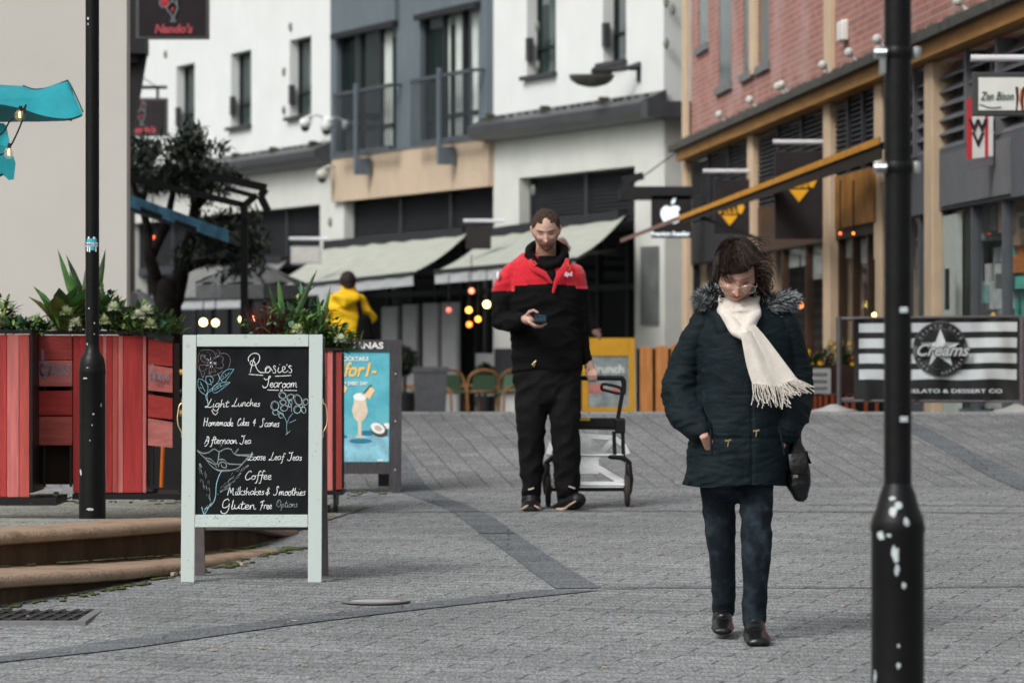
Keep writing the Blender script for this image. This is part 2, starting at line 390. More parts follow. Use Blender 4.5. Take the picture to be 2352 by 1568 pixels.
a = Uw[-1]; mb.quad((a.x - .25, a.y, a.z - .002), (a.x - .1, 25.2, .62), (-12, 25.4, .678), (-12, a.y, .678))
tag(mb.build('raised_terrace', m_slabs, None, off=Vector((0, 0, 0))), kind='structure')
# moss lines in the foot of the steps
m_moss = M('moss', (.07, .085, .028), .95, .5, 30, bump=.6)
mo = MB(); rnd = random.Random(3)
for (line, dzf) in ((Lw, 1), (Uw, 0)):
    for i in range(170):
        k = rnd.randrange(len(line) - 1); t = rnd.random(); p = line[k].lerp(line[k + 1], t)
        if dzf: q = Vector((p.x + .03 + abs(rnd.gauss(0, .05)), p.y - .02, gz(p.y) + .004))
        else:
            if p.y > 20: continue
            q = Vector((p.x + .02 + abs(rnd.gauss(0, .02)), p.y - .02, .545 - max(0, (p.y - 16)) * .012 + .006))
        mo.ball(q, (rnd.uniform(.006, .035), rnd.uniform(.01, .06), rnd.uniform(.002, .005)), 6, 4)
for i in range(110):
    u = rnd.uniform(-100, 900); p = P(u, 1142 + rnd.gauss(0, 7), 21.4); q = G(u, 1140 + rnd.gauss(0, 6))
    if u < 700: q = Vector((px(u, 20.9 + rnd.uniform(-.4, .5)), 20.9 + rnd.uniform(-.4, .5), .684))
    else: q.z = gz(q.y) + .02
    mo.ball(q, (rnd.uniform(.01, .035), rnd.uniform(.01, .06), rnd.uniform(.002, .006)), 6, 4)
tag(mo.build('moss', m_moss, None, smooth='all', off=Vector((0, 0, 0))), kind='stuff')
# litter: leaves and chewing-gum specks on the paving
lt = MB(); 
for i in range(60):
    v = rnd.uniform(1180, 1600); u = rnd.uniform(-50, 2400); p = G(u, v); a = rnd.uniform(0, 6.28); w = rnd.uniform(.006, .018)
    lt.slab([p + Vector((math.cos(a + k * 1.6) * w * rnd.uniform(.6, 1.3), math.sin(a + k * 1.6) * w, .006)) for k in range(4)], (0, 0, .003))
for u, v in ((400, 1303), (420, 1300), (262, 1293), (330, 1303), (505, 1250), (480, 1248), (560, 1280)):
    p = G(u, v + 20); lt.box(p + Vector((0, 0, .012)), (.03, .02, .015), rz=u)
tag(lt.build('litter', M('litter', (.38, .3, .22), .8, .5, 40), None, off=Vector((0, 0, 0))), kind='stuff')
# manhole and drain grate
m_iron = M('cast_iron', (.045, .045, .048), .5, .3, 40, bump=.3, metal=.6)
c = G(862, 1383); root = thing('manhole_cover', 'round pale manhole cover set in the paving beside the dark band', 'manhole cover', c)
mb = MB(); mb.lathe(c, [(.115, -.02), (.115, .006), (.11, .008), (0.001, .008)], 40); mb.build('cover_plate', M('cover_fill', (.30, .31, .31), .8, .2, 60), root, True)
mb = MB()
for i in range(48):
    a, b = 2 * math.pi * i / 48, 2 * math.pi * (i + 1) / 48
    mb.slab([c + Vector((math.cos(a) * .117, math.sin(a) * .117, .004)), c + Vector((math.cos(a) * .15, math.sin(a) * .15, .004)), c + Vector((math.cos(b) * .15, math.sin(b) * .15, .004)), c + Vector((math.cos(b) * .117, math.sin(b) * .117, .004))], (0, 0, .006))
mb.build('rim', M('rim_brown', (.17, .16, .155), .8), root)
c = G(85, 1416); root = thing('drain_grate', 'iron drain grate with diagonal bars sunk in the paving by the lower step', 'drain grate', c)
w, d = .40, .62; mb = MB()
mb.bb(c + Vector((-w / 2 - .04, -d / 2 - .04, -.03)), c + Vector((w / 2 + .04, -d / 2, .008))); mb.bb(c + Vector((-w / 2 - .04, d / 2, -.03)), c + Vector((w / 2 + .04, d / 2 + .04, .008)))
mb.bb(c + Vector((-w / 2 - .04, -d / 2, -.03)), c + Vector((-w / 2, d / 2, .008))); mb.bb(c + Vector((w / 2, -d / 2, -.03)), c + Vector((w / 2 + .04, d / 2, .008)))
mb.build('frame', M('grate_frame', (.16, .16, .165), .5, .2, 30), root)
mb = MB()
mb.slab([c + Vector((-w / 2, -d / 2, .0045)), c + Vector((w / 2, -d / 2, .0045)), c + Vector((w / 2, d / 2, .0045)), c + Vector((-w / 2, d / 2, .0045))], (0, 0, .001)); mb.build('pit_shade', M('pit_dark', (.008, .008, .008), .9), root)  # thin black sheet painted as the shaded opening under the bars
mb = MB()
for i in range(7):
    x = -w / 2 + w * (i + .5) / 7; mb.bar(c + Vector((x - .02, -d / 2, .008)), c + Vector((x + .02, d / 2, .008)), .018, .008)
for i in range(3): y = -d / 2 + d * (i + .5) / 3; mb.bar(c + Vector((-w / 2, y, .0085)), c + Vector((w / 2, y, .0085)), .02, .006)
mb.build('bars', m_iron, root)

# ================================================================== BUILDINGS
def wall_grid(mb, x0, x1, z0, z1, ops, dep=.25, y=0):
    xs = sorted({x0, x1} | {v for o in ops for v in o[:2] if x0 < v < x1}); zs = sorted({z0, z1} | {v for o in ops for v in o[2:4] if z0 < v < z1})
    for a, b in zip(xs, xs[1:]):
        for c_, d_ in zip(zs, zs[1:]):
            mx, mz = (a + b) / 2, (c_ + d_) / 2
            if any(o[0] < mx < o[1] and o[2] < mz < o[3] for o in ops): continue
            mb.quad((a, y, c_), (b, y, c_), (b, y, d_), (a, y, d_))
    for o in ops:
        a, b, c_, d_ = o[:4]; dd = o[4] if len(o) > 4 else dep
        mb.quad((a, y, c_), (a, y, d_), (a, y + dd, d_), (a, y + dd, c_)); mb.quad((b, y, c_), (b, y + dd, c_), (b, y + dd, d_), (b, y, d_))
        mb.quad((a, y, d_), (b, y, d_), (b, y + dd, d_), (a, y + dd, d_)); mb.quad((a, y, c_), (a, y + dd, c_), (b, y + dd, c_), (b, y, c_))
Z0 = Vector((0, 0, 0))
class Facade:
    def __init__(s, k, a, L, ang): s.k, s.a, s.L = k, a, Vector(L); n = math.hypot(a, 1); s.d = Vector((a / n, -1 / n, 0)); s.n = Vector((-1 / n, -a / n, 0)); s.nn = n; s.ang = math.atan2(s.d.y, s.d.x)
    def w(s, u, v, p=0):
        D = (s.k - s.nn * p) / (s.a + (u - 1176) / F); return P(u, v, D)
    def q(s, u, v, p=0):       # pixel -> local (t, -p, z)
        w = s.w(u, v, p); return Vector(((w - s.L).dot(s.d), -p, w.z))
    def t(s, u, p=0): return s.q(u, 784, p).x
    def world(s, t, y, z): return s.L + s.d * t - s.n * y + Vector((0, 0, z))
WF = Facade(25, .396, (25 - .396 * 57.4, 57.4, 0), 0)
m_white = M('white_render', (.66, .69, .68), .85, .05, 1.2, bump=.15, bscale=40)
m_cream = M('cream_render', (.55, .565, .53), .85, .08, 1.2)
m_greyp = M('blue_grey_panel', (.115, .145, .165), .5, .12, 1.5)
m_tan = M('tan_stone', (.46, .365, .27), .8, .1, 2)
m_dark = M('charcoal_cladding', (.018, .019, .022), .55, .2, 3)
m_darkg = M('charcoal_metal', (.06, .063, .07), .4, .2, 3)
m_louv = M('louvre_slat', (.034, .036, .042), .5, .15, 3)
m_sill = M('dark_sill', (.05, .05, .055), .6, .2, 5)
m_pane = glassmat('window_glass', (.05, .08, .078), .05, .55)
m_curt = M('curtain', (.34, .42, .40), .9, .35, 5, stretch=(6, 1, .2))
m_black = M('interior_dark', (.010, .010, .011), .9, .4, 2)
white = thing('white_building', 'long white rendered building with narrow windows and a dark cornice above the cafes', 'building', WF.L, WF.ang, local=True)
tL, tA, tB, tC = WF.t(250), WF.t(773), WF.t(1133), 0.0
def wbox(mb, a, b): mb.bb(a, b)
def wop(u0, u1, z0, z1, d=.22): return (WF.t(u0), WF.t(u1), z0, z1, d)
ZS, ZH = 5.86, 7.34
wins = [(405, 447), (530, 577), (665, 715), (1210, 1277), (1385, 1438)]
ops1 = [wop(a, b, ZS, ZH) for a, b in wins[:3]]; ops2 = [wop(a, b, ZS, ZH) for a, b in wins[3:]]
TOP = 9.2
mb = MB(); wall_grid(mb, tL, tA, 5.0, TOP, ops1); wall_grid(mb, tB, tC, 5.0, TOP, ops2)
mb.quad((tC, 0, 0), (tC, 4, 0), (tC, 4, TOP), (tC, 0, TOP)); mb.quad((tL, 9, 0), (tL, 0, 0), (tL, 0, TOP), (tL, 9, TOP)); mb.quad((tL, 0, TOP), (tC, 0, TOP), (tC, 9, TOP), (tL, 9, TOP))
mb.build('upper_wall', m_white, white, off=Z0)
og = [(WF.t(300), WF.t(735), -.2, 4.13, .5), (WF.t(790), WF.t(1133), -.2, 4.13, .5), (WF.t(1192), WF.t(1458), -.2, 4.22, .5)]
mb = MB(); wall_grid(mb, tL, tA, -.3, 5.0, [og[0]]); wall_grid(mb, tB, tC, -.3, 5.0, [og[2]]); wall_grid(mb, tA, tB, -.3, 4.13, [og[1]]); mb.build('lower_wall', m_cream, white, off=Z0)
mb = MB(); mb.bb((tC - .02, .004, 0), (tC + .02, 3.9, 5)); mb.build('return_wall', m_cream, white, off=Z0)
mb = MB(); mb.bb((tA - .03, -.1, 4.13), (tB + .03, .3, 4.93)); mb.build('tan_band', m_tan, white, off=Z0)
bo = [wop(787, 925, 4.97, 7.2, .13), wop(980, 1114, 4.97, 7.2, .13)]
mb = MB(); wall_grid(mb, tA, tB, 4.93, TOP, bo, y=-.12)
mb.quad((tA, -.12, 4.93), (tA, -.12, TOP), (tA, .1, TOP), (tA, .1, 4.93)); mb.quad((tB, -.12, 4.93), (tB, .1, 4.93), (tB, .1, TOP), (tB, -.12, TOP))
for o in bo: mb.bb((o[0] - .05, -.2, 7.22), (o[1] + .12, -.125, 9.1))
mb.build('bay_cladding', m_greyp, white, off=Z0)
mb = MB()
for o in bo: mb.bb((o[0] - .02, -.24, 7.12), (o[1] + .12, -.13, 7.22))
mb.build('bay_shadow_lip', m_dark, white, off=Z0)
# cornice with sloped dark roof strip
for (a, b) in ((tL, tA), (tB - .1, tC + .1)):
    mb = MB(); mb.prism_pts = None
    prof = [(0.0, 4.86), (-.30, 4.88), (-.42, 4.98), (-.44, 5.1), (-.38, 5.14), (-.02, 5.3), (0.0, 5.3)]
    vs = [(x, y, z) for x in (a, b) for y, z in prof]; k = len(prof)
    mb.add(vs, [tuple(range(k)), tuple(reversed(range(k, 2 * k)))] + [(j, j + k, (j + 1) % k + k, (j + 1) % k) for j in range(k)])
    if b > -1: mb.bb((b - .02, -.42, 4.88), (b + .25, 3.5, 5.12))
    mb.build('cornice', m_darkg, white, off=Z0)
    x = a + .5
    while x < b:
        mb = MB(); mb.bb((x, -.3, 5.16), (x + .1, -.16, 5.30)); x += 2.4; mb.build('gutter_bracket', M('mossy_bracket', (.06, .06, .04), .9), white, off=Z0)
    x = a; mb = MB()
    while x < b: mb.ball((x, -.2 + random.uniform(-.03, .03), 5.235), (.06, .05, .022), 6, 4); x += .22 + random.random() * .2
    mb.build('gutter_moss', M('mossy_bracket', (.06, .06, .04), .9), white, off=Z0)['kind'] = 'stuff'
def window(parent, o, y, mullion=False, juliet=True, pane_mat=None):
    a, b, z0, z1 = o[:4]; d = o[4] if len(o) > 4 else .22
    mb = MB(); f = .05; yy = y + d
    mb.bb((a, yy - .04, z0), (a + f, yy + .04, z1)); mb.bb((b - f, yy - .04, z0), (b, yy + .04, z1)); mb.bb((a + f, yy - .04, z0), (b - f, yy + .04, z0 + f)); mb.bb((a + f, yy - .04, z1 - f), (b - f, yy + .04, z1))
    mb.bb((a + f, yy - .03, z0 + .42), (b - f, yy + .03, z0 + .47))
    if mullion:
        n = 3
        for i in range(1, n): x = a + (b - a) * i / n; mb.bb((x - .05, yy - .045, z0 + f), (x + .05, yy + .045, z1 - f))
    w = mb.build('window', m_dark, parent, off=Z0)
    mb = MB(); mb.quad((a + f, yy, z0 + f), (b - f, yy, z0 + f), (b - f, yy, z1 - f), (a + f, yy, z1 - f)); mb.build('pane', pane_mat or m_pane, w, off=Z0)
    return w
m_ral = M('railing_metal', (.06, .07, .08), .45)
for i, o in enumerate(ops1 + ops2):
    w = window(white, o, 0); a, b, z0, z1, d = o
    mb = MB(); mb.bb((a - .1, -.1, z0 - .07), (b + .05, d, z0 - .003)); mb.build('sill', m_sill, w, off=Z0)
    mb = MB(); n = 16
    for k in range(n): x0 = a + .15 + (b - a - .15) * k / n; x1 = a + .15 + (b - a - .15) * (k + 1) / n; mb.quad((x0, d + .12 + .05 * (k % 2), z0), (x1, d + .12 + .05 * ((k + 1) % 2), z0), (x1, d + .12 + .05 * ((k + 1) % 2), z1), (x0, d + .12 + .05 * (k % 2), z1))
    mb.build('curtain', m_curt, w, off=Z0)
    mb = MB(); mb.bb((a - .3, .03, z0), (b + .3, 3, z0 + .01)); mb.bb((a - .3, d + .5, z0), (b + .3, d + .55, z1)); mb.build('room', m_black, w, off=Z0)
    mb = MB(); mb.bb((a + .02, -.03, z0 + .25), (a + .14, .06, z0 + .62)); mb.bb((b - .05, .0, z0 + .05), (b - .02, .06, z0 + .55)); mb.build('railing_bracket', m_sill, w, off=Z0)
for j, o in enumerate(bo):
    o2 = (o[0], o[1], o[2], o[3], o[4]); w = window(white, o2, -.12, mullion=True, juliet=False, pane_mat=glassmat('bay_glass', (.04, .08, .08), .05, .22))
    a, b, z0, z1, d = o2; W_ = b - a
    mb = MB()
    for f0, f1 in (((.62, .80), (.88, .97)) if j == 0 else ((.28, .38), (.48, .66), (.76, .95))):
        mb.bb((a + W_ * f0, d - .12 + .02, z0), (a + W_ * f1, d - .12 + .04, z1 - .1))
    mb.build('blind', M('pale_blind', (.80, .86, .82), .9, .12, 3), w, off=Z0)
    mb = MB(); mb.bb((a - .3, d + .9, z0), (b + .3, d + .95, z1)); mb.bb((a - .3, d, z0 - .02), (b + .3, d + .9, z0)); mb.build('room', M('room_green', (.03, .055, .055), .9), w, off=Z0)
    # juliet railing
    mb = MB(); zt = z0 + 1.12; yy = -.34
    ra, rb = (a + .5, b + .3) if j == 0 else (a + .15, b + .3)
    mb.bb((ra, yy - .03, zt - .06), (rb, yy + .03, zt)); mb.bb((ra, yy - .03, z0 - .04), (rb, yy + .03, z0 + .03))
    n = int((rb - ra) / .11)
    for k in range(n + 1): x = ra + (rb - ra) * k / n; mb.bb((x - .008, yy - .008, z0), (x + .008, yy + .008, zt - .03))
    mb.bb((ra, yy, zt - .05), (ra + .05, .0, zt)); mb.bb((rb - .05, yy, zt - .05), (rb, 0, zt))
    rl = mb.build('railing', m_ral, white, off=Z0)
    mb = MB(); xm = (ra + rb) / 2 + (-.15 if j == 0 else .05); mb.bb((xm - .06, yy - .08, z0 - .42), (xm + .06, yy - .035, zt + .1)); mb.bb((xm - .02, yy - .034, z0 - .42), (xm + .10, yy + .2, z0 - .12)); mb.build('post', M('post_grey', (.10, .125, .15), .5), rl, off=Z0)
# louvres over the shopfronts, shopfronts and dark interiors
for (o, zb) in zip(og, (3.15, 3.42, 3.42)):
    a, b, z0, z1, d = o
    mb = MB(); z = zb
    while z < z1 - .04:
        mb.slab([(a, .24, z), (b, .24, z), (b, .31, z + .05), (a, .31, z + .05)], (0, 0, .012)); z += .062
    mb.bb((a, .32, zb), (b, .36, z1)); n = max(2, int((b - a) / 2.4))
    for k in range(n + 1): x = a + (b - a) * k / n; mb.bb((x - .06, .19, zb), (x + .06, .33, z1))
    mb.bb((a, .17, zb - .16), (b, .37, zb - .002))
    mb.build('louvre_panel', m_louv, white, off=Z0)
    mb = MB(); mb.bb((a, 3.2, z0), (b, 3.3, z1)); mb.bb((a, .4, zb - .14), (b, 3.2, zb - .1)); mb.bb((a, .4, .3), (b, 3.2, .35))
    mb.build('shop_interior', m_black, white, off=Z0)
    mb = MB(); n = max(2, int((b - a) / 1.1))
    for k in range(n + 1): x = a + (b - a) * k / n; mb.bb((x - .05, .38, z0), (x + .05, .46, zb - .165))
    mb.bb((a, .385, 2.35), (b, .455, 2.45)); fr = mb.build('shopfront_frame', m_dark, white, off=Z0)
    mb = MB(); mb.quad((a, .42, z0), (b, .42, z0), (b, .42, zb - .17), (a, .42, zb - .17)); mb.build('shop_glass', glassmat('shop_glass', (.02, .025, .027), .05, .45), fr, off=Z0)
# pale folding panels (cafe doors)
for (u0, u1, vt) in ((880, 915, 705), (928, 960, 700), (975, 1008, 697), (1018, 1052, 695)):
    a, b = WF.t(u0, .3), WF.t(u1, .3); mb = MB(); mb.bb((a, -.33, .3), (b, -.27, WF.q(u0, vt, .3).z)); mb.build('door_panel', M('pale_panel', (.40, .41, .41), .7, .1, 3), white, off=Z0)
mb = MB(); mb.bb((0, 0, 0), (0, 0, 0)); mb = MB()
for (u0, u1) in ((735, 765),): mb.bb((WF.t(u0, .3), -.33, .3), (WF.t(u1, .3), -.27, 2.6))
mb.bb((WF.t(1095), -.02, .3), (WF.t(1132), .1, 1.35))
mb.build('door_panel', M('pale_panel', (.40, .41, .41), .7, .1, 3), white, off=Z0)
mb = MB(); mb.ball(WF.q(1156, 855, .1), (.12, .05, .3)); mb.bb(WF.q(1148, 800, .02) , WF.q(1180, 900, .12) + Vector((0, 0, 0))); mb.build('wall_menu', m_dark, white, off=Z0)
# round fixings on the render
mb = MB()
for u, v in ((380, 125), (667, 62), (652, 165), (652, 253), (1235, 62), (1235, 152), (1530, 5), (1530, 100), (1225, 437), (1545, 22), (758, 510)):
    p = WF.q(u, v, .02); mb = MB(); mb.ball(p, (.06, .04, .09), 8, 6); mb.build('wall_plate', M('plate_grey', (.16, .18, .15), .7), white, off=Z0)
# awnings
m_awn = M('awning_canvas', (.36, .38, .335), .85, .12, 2.5, stretch=(.5, 3, 3))
def awning(pts, label, n=3, mat=None):
    (fl, fr, br, bl) = pts; root = thing('awning', label, 'awning', WF.world(fl.x, fl.y, fl.z), WF.ang, group='cafe awnings', local=True)
    o = Vector((fl.x, fl.y, fl.z)); T = lambda p: p - o
    mb = MB(); N_ = 14
    for i in range(N_):
        a0, a1 = i / N_, (i + 1) / N_
        for j in range(6):
            b0, b1 = j / 6, (j + 1) / 6
            f = lambda a, b: T(fl.lerp(fr, a).lerp(bl.lerp(br, a), b)) + Vector((0, 0, -.07 * math.sin(b * math.pi) + .02 * math.sin(a * 40)))
            mb.slab([f(a0, b0), f(a1, b0), f(a1, b1), f(a0, b1)], (0, 0, .008))
    mb.build('canopy', mat or m_awn, root, smooth=True, off=Z0)
    mb = MB(); k = 26
    for i in range(k):
        p, q = T(fl.lerp(fr, i / k)), T(fl.lerp(fr, (i + 1) / k)); y = .012 * math.sin(i * 1.9)
        mb.slab([p + Vector((0, y, -.02)), q + Vector((0, .012 * math.sin(i * 1.9 + 1.9), -.02)), q + Vector((0, 0, -.19)), p + Vector((0, 0, -.19))], (0, -.006, 0))
    mb.build('valance', M('valance_canvas', (.36, .38, .39), .85), root, off=Z0)
    mb = MB(); mb.bar(T(fl), T(fr), .06); mb.bar(T(bl) + Vector((0, -.05, .02)), T(br) + Vector((0, -.05, .02)), .16)
    for a in (.02, .5, .98):
        p, q = T(fl.lerp(fr, a)), T(bl.lerp(br, a)) + Vector((0, 0, -.5)); e = p.lerp(q, .5) + Vector((.5 if a < .9 else -.5, 0, .02)); mb.bar(p, e, .05); mb.bar(e, q, .05)
    mb.build('frame', m_dark, root, off=Z0)
awning((WF.q(605, 664, 2.2), WF.q(950, 628, 2.2), WF.q(1078, 535), WF.q(757, 566)), 'pale cream awning over the cafe front, the one behind the yellow jacket')
awning((WF.q(1000, 624, 2.2), WF.q(1322, 596, 2.2), WF.q(1437, 497), WF.q(1122, 541)), 'pale cream awning sloping behind the head of the man in red')
awning((Vector((WF.t(330, 2.2), -2.2, 2.35)), Vector((WF.t(560, 2.2), -2.2, 2.35)), Vector((WF.t(660), 0, 3.1)), Vector((WF.t(430), 0, 3.1))), 'dull grey awning half hidden behind the dark tree', mat=M('dull_canvas', (.17, .175, .17), .85))

# ------------------------------------------------ brick building on the right
BF = Facade(6.43, .07, (6.43 - .07 * 30, 30, 0), 0)
def brick_mat():
    m = bpy.data.materials.new('red_brick'); m.use_nodes = True; t = m.node_tree; b = t.nodes['Principled BSDF']; N = t.nodes.new; L = t.links.new
    b.inputs['Roughness'].default_value = .9; tc = N('ShaderNodeTexCoord'); mp = N('ShaderNodeMapping'); mp.inputs['Rotation'].default_value = (R(90), 0, 0); L(tc.outputs['Object'], mp.inputs[0])
    br = N('ShaderNodeTexBrick'); br.inputs['Scale'].default_value = 1; br.inputs['Brick Width'].default_value = .215; br.inputs['Row Height'].default_value = .075; br.inputs['Mortar Size'].default_value = .006
    br.inputs['Color1'].default_value = (.40, .165, .125, 1); br.inputs['Color2'].default_value = (.27, .11, .085, 1); br.inputs['Mortar'].default_value = (.4, .33, .3, 1); L(mp.outputs[0], br.inputs['Vector'])
    n = N('ShaderNodeTexNoise'); n.inputs['Scale'].default_value = .9; n.inputs['Detail'].default_value = 7; L(tc.outputs['Object'], n.inputs['Vector'])
    r = N('ShaderNodeMapRange'); r.inputs[1].default_value = .48; r.inputs[2].default_value = .78; r.inputs[3].default_value = 0; r.inputs[4].default_value = .75; L(n.outputs['Fac'], r.inputs[0])
    mx = N('ShaderNodeMix'); mx.data_type = 'RGBA'; L(r.outputs[0], mx.inputs[0]); L(br.outputs['Color'], mx.inputs[6]); mx.inputs[7].default_value = (.47, .37, .36, 1); L(mx.outputs[2], b.inputs['Base Color'])
    return m
m_brick = brick_mat()
brick = thing('brick_building', 'red brick building on the right with tan pillars and dark shopfronts', 'building', BF.L, BF.ang, local=True)
m_pil = M('tan_render', (.58, .44, .30), .8, .1, 3)
m_ochre = M('ochre_beam', (.34, .165, .035), .6, .25, 4, stretch=(.4, 3, 3))
bt = BF.t; t0, t1 = bt(1588), 6.0
bw = [(bt(1604), bt(1627), 5.68, 7.2, .02), (bt(1650), bt(1680), 4.97, 8, .02), (bt(1707), bt(1729), 4.97, 8, .02), (bt(1743), bt(1767), 4.97, 8, .02)]
bw += [(bt(1985), bt(2060), 6.0, 8, .02)]
mb = MB(); wall_grid(mb, t0, t1, 4.4, 9.5, bw); mb.quad((t0, 0, 4.4), (t0, 0, 9.5), (t0, 6, 9.5), (t0, 6, 4.4)); mb.quad((t0, 0, 9.5), (t1, 0, 9.5), (t1, 6, 9.5), (t0, 6, 9.5)); mb.quad((t1, 0, 0), (t1, 6, 0), (t1, 6, 9.5), (t1, 0, 9.5)); mb.quad((t0, 3, 0), (t0, 3, 4.4), (t0, .3, 4.4), (t0, .3, 0)); mb.build('brick_wall', m_brick, brick, off=Z0)
for o in bw:
    a, b, z0, z1, d = o
    mb = MB(); mb.bb((a, d - .01, z0), (b, d + .02, z1)); w = mb.build('window', M('slate_glazing', (.075, .105, .115), .2, .3, 2), brick, off=Z0)
    mb = MB(); mb.bb((a - .12, -.05, z0 - .1), (b + .12, d, z0 - .003)); mb.build('sill', M('stone_sill', (.17, .18, .185), .8), w, off=Z0)
    mb = MB(); mb.bb((a, d - .03, z0 + 1.9), (b, d - .011, z0 + 1.98)); mb.build('frame', m_dark, w, off=Z0)
mb = MB(); mb.bb((t0, -.22, 4.13), (t1, .0, 4.27)); mb.build('ochre_fascia', m_ochre, brick, off=Z0)
mb = MB(); mb.bb((t0 - .3, -.30, 4.272), (t1, -.003, 4.36)); mb.bb((t0, -.14, 4.362), (t1, -.004, 4.42))
x = t0
while x < t1: mb.ball((x, -.15, 4.39), (.12, .1, .05), 6, 4); x += .3 + random.random() * .5
mb.build('gutter', M('gutter_grey', (.07, .068, .06), .8, .4, 6), brick, off=Z0)
# pillars
pil = [(bt(1590), .35), (bt(1742), .5), (bt(1921), .45), (bt(2041), .42), (bt(2160), .42), (bt(2400), .42), (5.9, .42)]
for i, (t, w) in enumerate(pil):
    mb = MB(); mb.bb((t - w / 2 - .1, -.1, -.2), (t + w / 2 - .1, .3, 4.128), bev=.015); mb.build('pillar', m_pil, brick, off=Z0)
for u0, u1, z0 in ((1902, 1921, 4.43), (1729, 1742, 4.9), (1574, 1592, 0.2)):
    mb = MB(); mb.bb((bt(u0), -.05, z0), (bt(u0) + .55, -.005, 9.4)); mb.build('pilaster', m_pil, brick, off=Z0)
for u, v in ((2015, 120), (1950, 155), (1890, 200), (1787, 255), (1722, 290), (1795, 235), (1652, 310), (2200, 20)):
    p = BF.q(u, v, .3); mb = MB(); mb.ball((p.x, -.3, 4.47), (.05, .05, .05), 8, 6); mb.bar((p.x, -.28, 4.45), (p.x, -.2, 4.36), .03); mb.build('spotlight', M('lamp_pale', (.55, .56, .52), .5), brick, off=Z0)
p = BF.q(1945, 72, 0); mb = MB(); mb.box((p.x, -.045, p.z), (.34, .085, .22), bev=.02); mb.build('alarm_box', M('alarm_white', (.75, .75, .7), .5), brick, off=Z0)
# bays between pillars
for i in range(len(pil) - 1):
    a, b = pil[i][0] + pil[i][1] / 2 - .1, pil[i + 1][0] - pil[i + 1][1] / 2 - .1
    big = i >= 3; zb = 3.30 if big else 3.2; yo = -.03
    mb = MB(); z = zb; st = .13 if big else .055
    while z < 4.12 - st * .6:
        mb.slab([(a, yo, z), (b, yo, z), (b, yo + st * .9, z + st * .72), (a, yo + st * .9, z + st * .72)], (0, 0, .015)); z += st
    mb.bb((a, yo + .14, zb), (b, yo + .18, 4.12)); 
    for k in range(1, 3): x = a + (b - a) * k / 3; mb.bb((x - .04, yo - .03, zb), (x + .04, yo + .13, 4.12))
    mb.build('louvre_panel', M('louvre_grey', (.13, .135, .15), .45) if big else m_louv, brick, off=Z0)
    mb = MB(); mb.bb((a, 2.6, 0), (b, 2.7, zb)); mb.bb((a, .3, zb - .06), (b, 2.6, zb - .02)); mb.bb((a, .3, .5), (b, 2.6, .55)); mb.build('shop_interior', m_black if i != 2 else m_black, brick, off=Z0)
    mb = MB(); n = 3
    mb.bb((a, -.03, zb - .55), (b, .1, zb - .004))
    for k in range(n + 1): x = a + (b - a) * k / n; mb.bb((x - .04, .0, 0), (x + .04, .08, zb - .56))
    mb.bb((a, .01, .3), (b, .11, .95))
    fr = mb.build('shopfront_frame', M('frame_brown', (.06, .033, .02), .5, .3, 5) if i in (1, 2) else (M('frame_grey', (.09, .10, .115), .5) if big else m_dark), brick, off=Z0)
    mb = MB(); mb.quad((a, .05, .95), (b, .05, .95), (b, .05, zb - .56), (a, .05, zb - .56)); mb.build('shop_glass', glassmat('shop_glass2', (.03, .04, .042), .03, .25), fr, off=Z0)
# grey signboard, posters and goods behind the right-hand glass
mb = MB(); mb.bb((bt(2172), -.06, 2.78), (bt(2330), .08, 3.25)); mb.build('sign_panel', M('grey_board', (.14, .145, .155), .6), brick, off=Z0)
cols = [(.75, .78, .75), (.12, .5, .42), (.6, .25, .08), (.5, .56, .56), (.14, .15, .15), (.8, .82, .78), (.5, .36, .26), (.3, .55, .55)]
rn = random.Random(11)
for i in range(80):
    u = rn.uniform(2176, 2375); x = bt(u); z = rn.uniform(1.0, 2.7); w = rn.uniform(.25, .8); h = rn.uniform(.1, .4)
    c_ = cols[rn.randrange(8)]
    mb = MB(); mb.bb((x - w / 2, .08 + rn.random() * .12 + i * .003, z - h / 2), (x + w / 2, .35 + i * .003, z + h / 2)); mb.build('window_goods', M('goods_%d' % cols.index(c_), c_, .8, .3, 12), brick, off=Z0)
for i in (3, 4): a, b = pil[i][0] + .3, pil[i + 1][0] - .3; mb = MB(); mb.bb((a, .46, .95), (b, .50, 2.74)); mb.build('brightening_backing', M('backing_pale', (.50, .58, .58), .8, .6, 2.5), brick, off=Z0)  # pale panel added to lighten the dim shop interior
mb = MB(); mb.bb((bt(2168), -.01, .9), (bt(2200), .04, 2.7)); mb.build('door_frame', M('pale_frame', (.42, .47, .44), .5), brick, off=Z0)
mb = MB()
for (u0, u1, v0, v1) in ((1905, 1945, 553, 590), (1958, 1998, 550, 600), (1795, 1835, 555, 610), (1850, 1872, 555, 640), (2098, 2108, 545, 620), (2056, 2070, 540, 600), (2022, 2030, 640, 700)):
    a = BF.q(u0, v0); b = BF.q(u1, v1); mb.bb((a.x, .08, b.z), (b.x, .12, a.z))
mb.build('glass_reflection', M('reflection_pale', (.42, .44, .41), .8, .2, 6), brick, off=Z0)  # pale slabs painted as bright reflections in the dark shop glass
mb = MB(); a, b = BF.q(1922, 380, .1), BF.q(2012, 380, .1); mb.bb((a.x, -.12, 2.75), (b.x, -.03, 3.3)); mb.build('ochre_panel', M('ochre_board', (.30, .13, .025), .6, .5, 3), brick, off=Z0)
# small dark door lever on pillar
p = BF.q(2129, 655, .3); mb = MB(); mb.bb((p.x - .05, -.13, p.z - .22), (p.x + .05, -.105, p.z + .15)); mb.build('key_box', m_dark, brick, off=Z0)
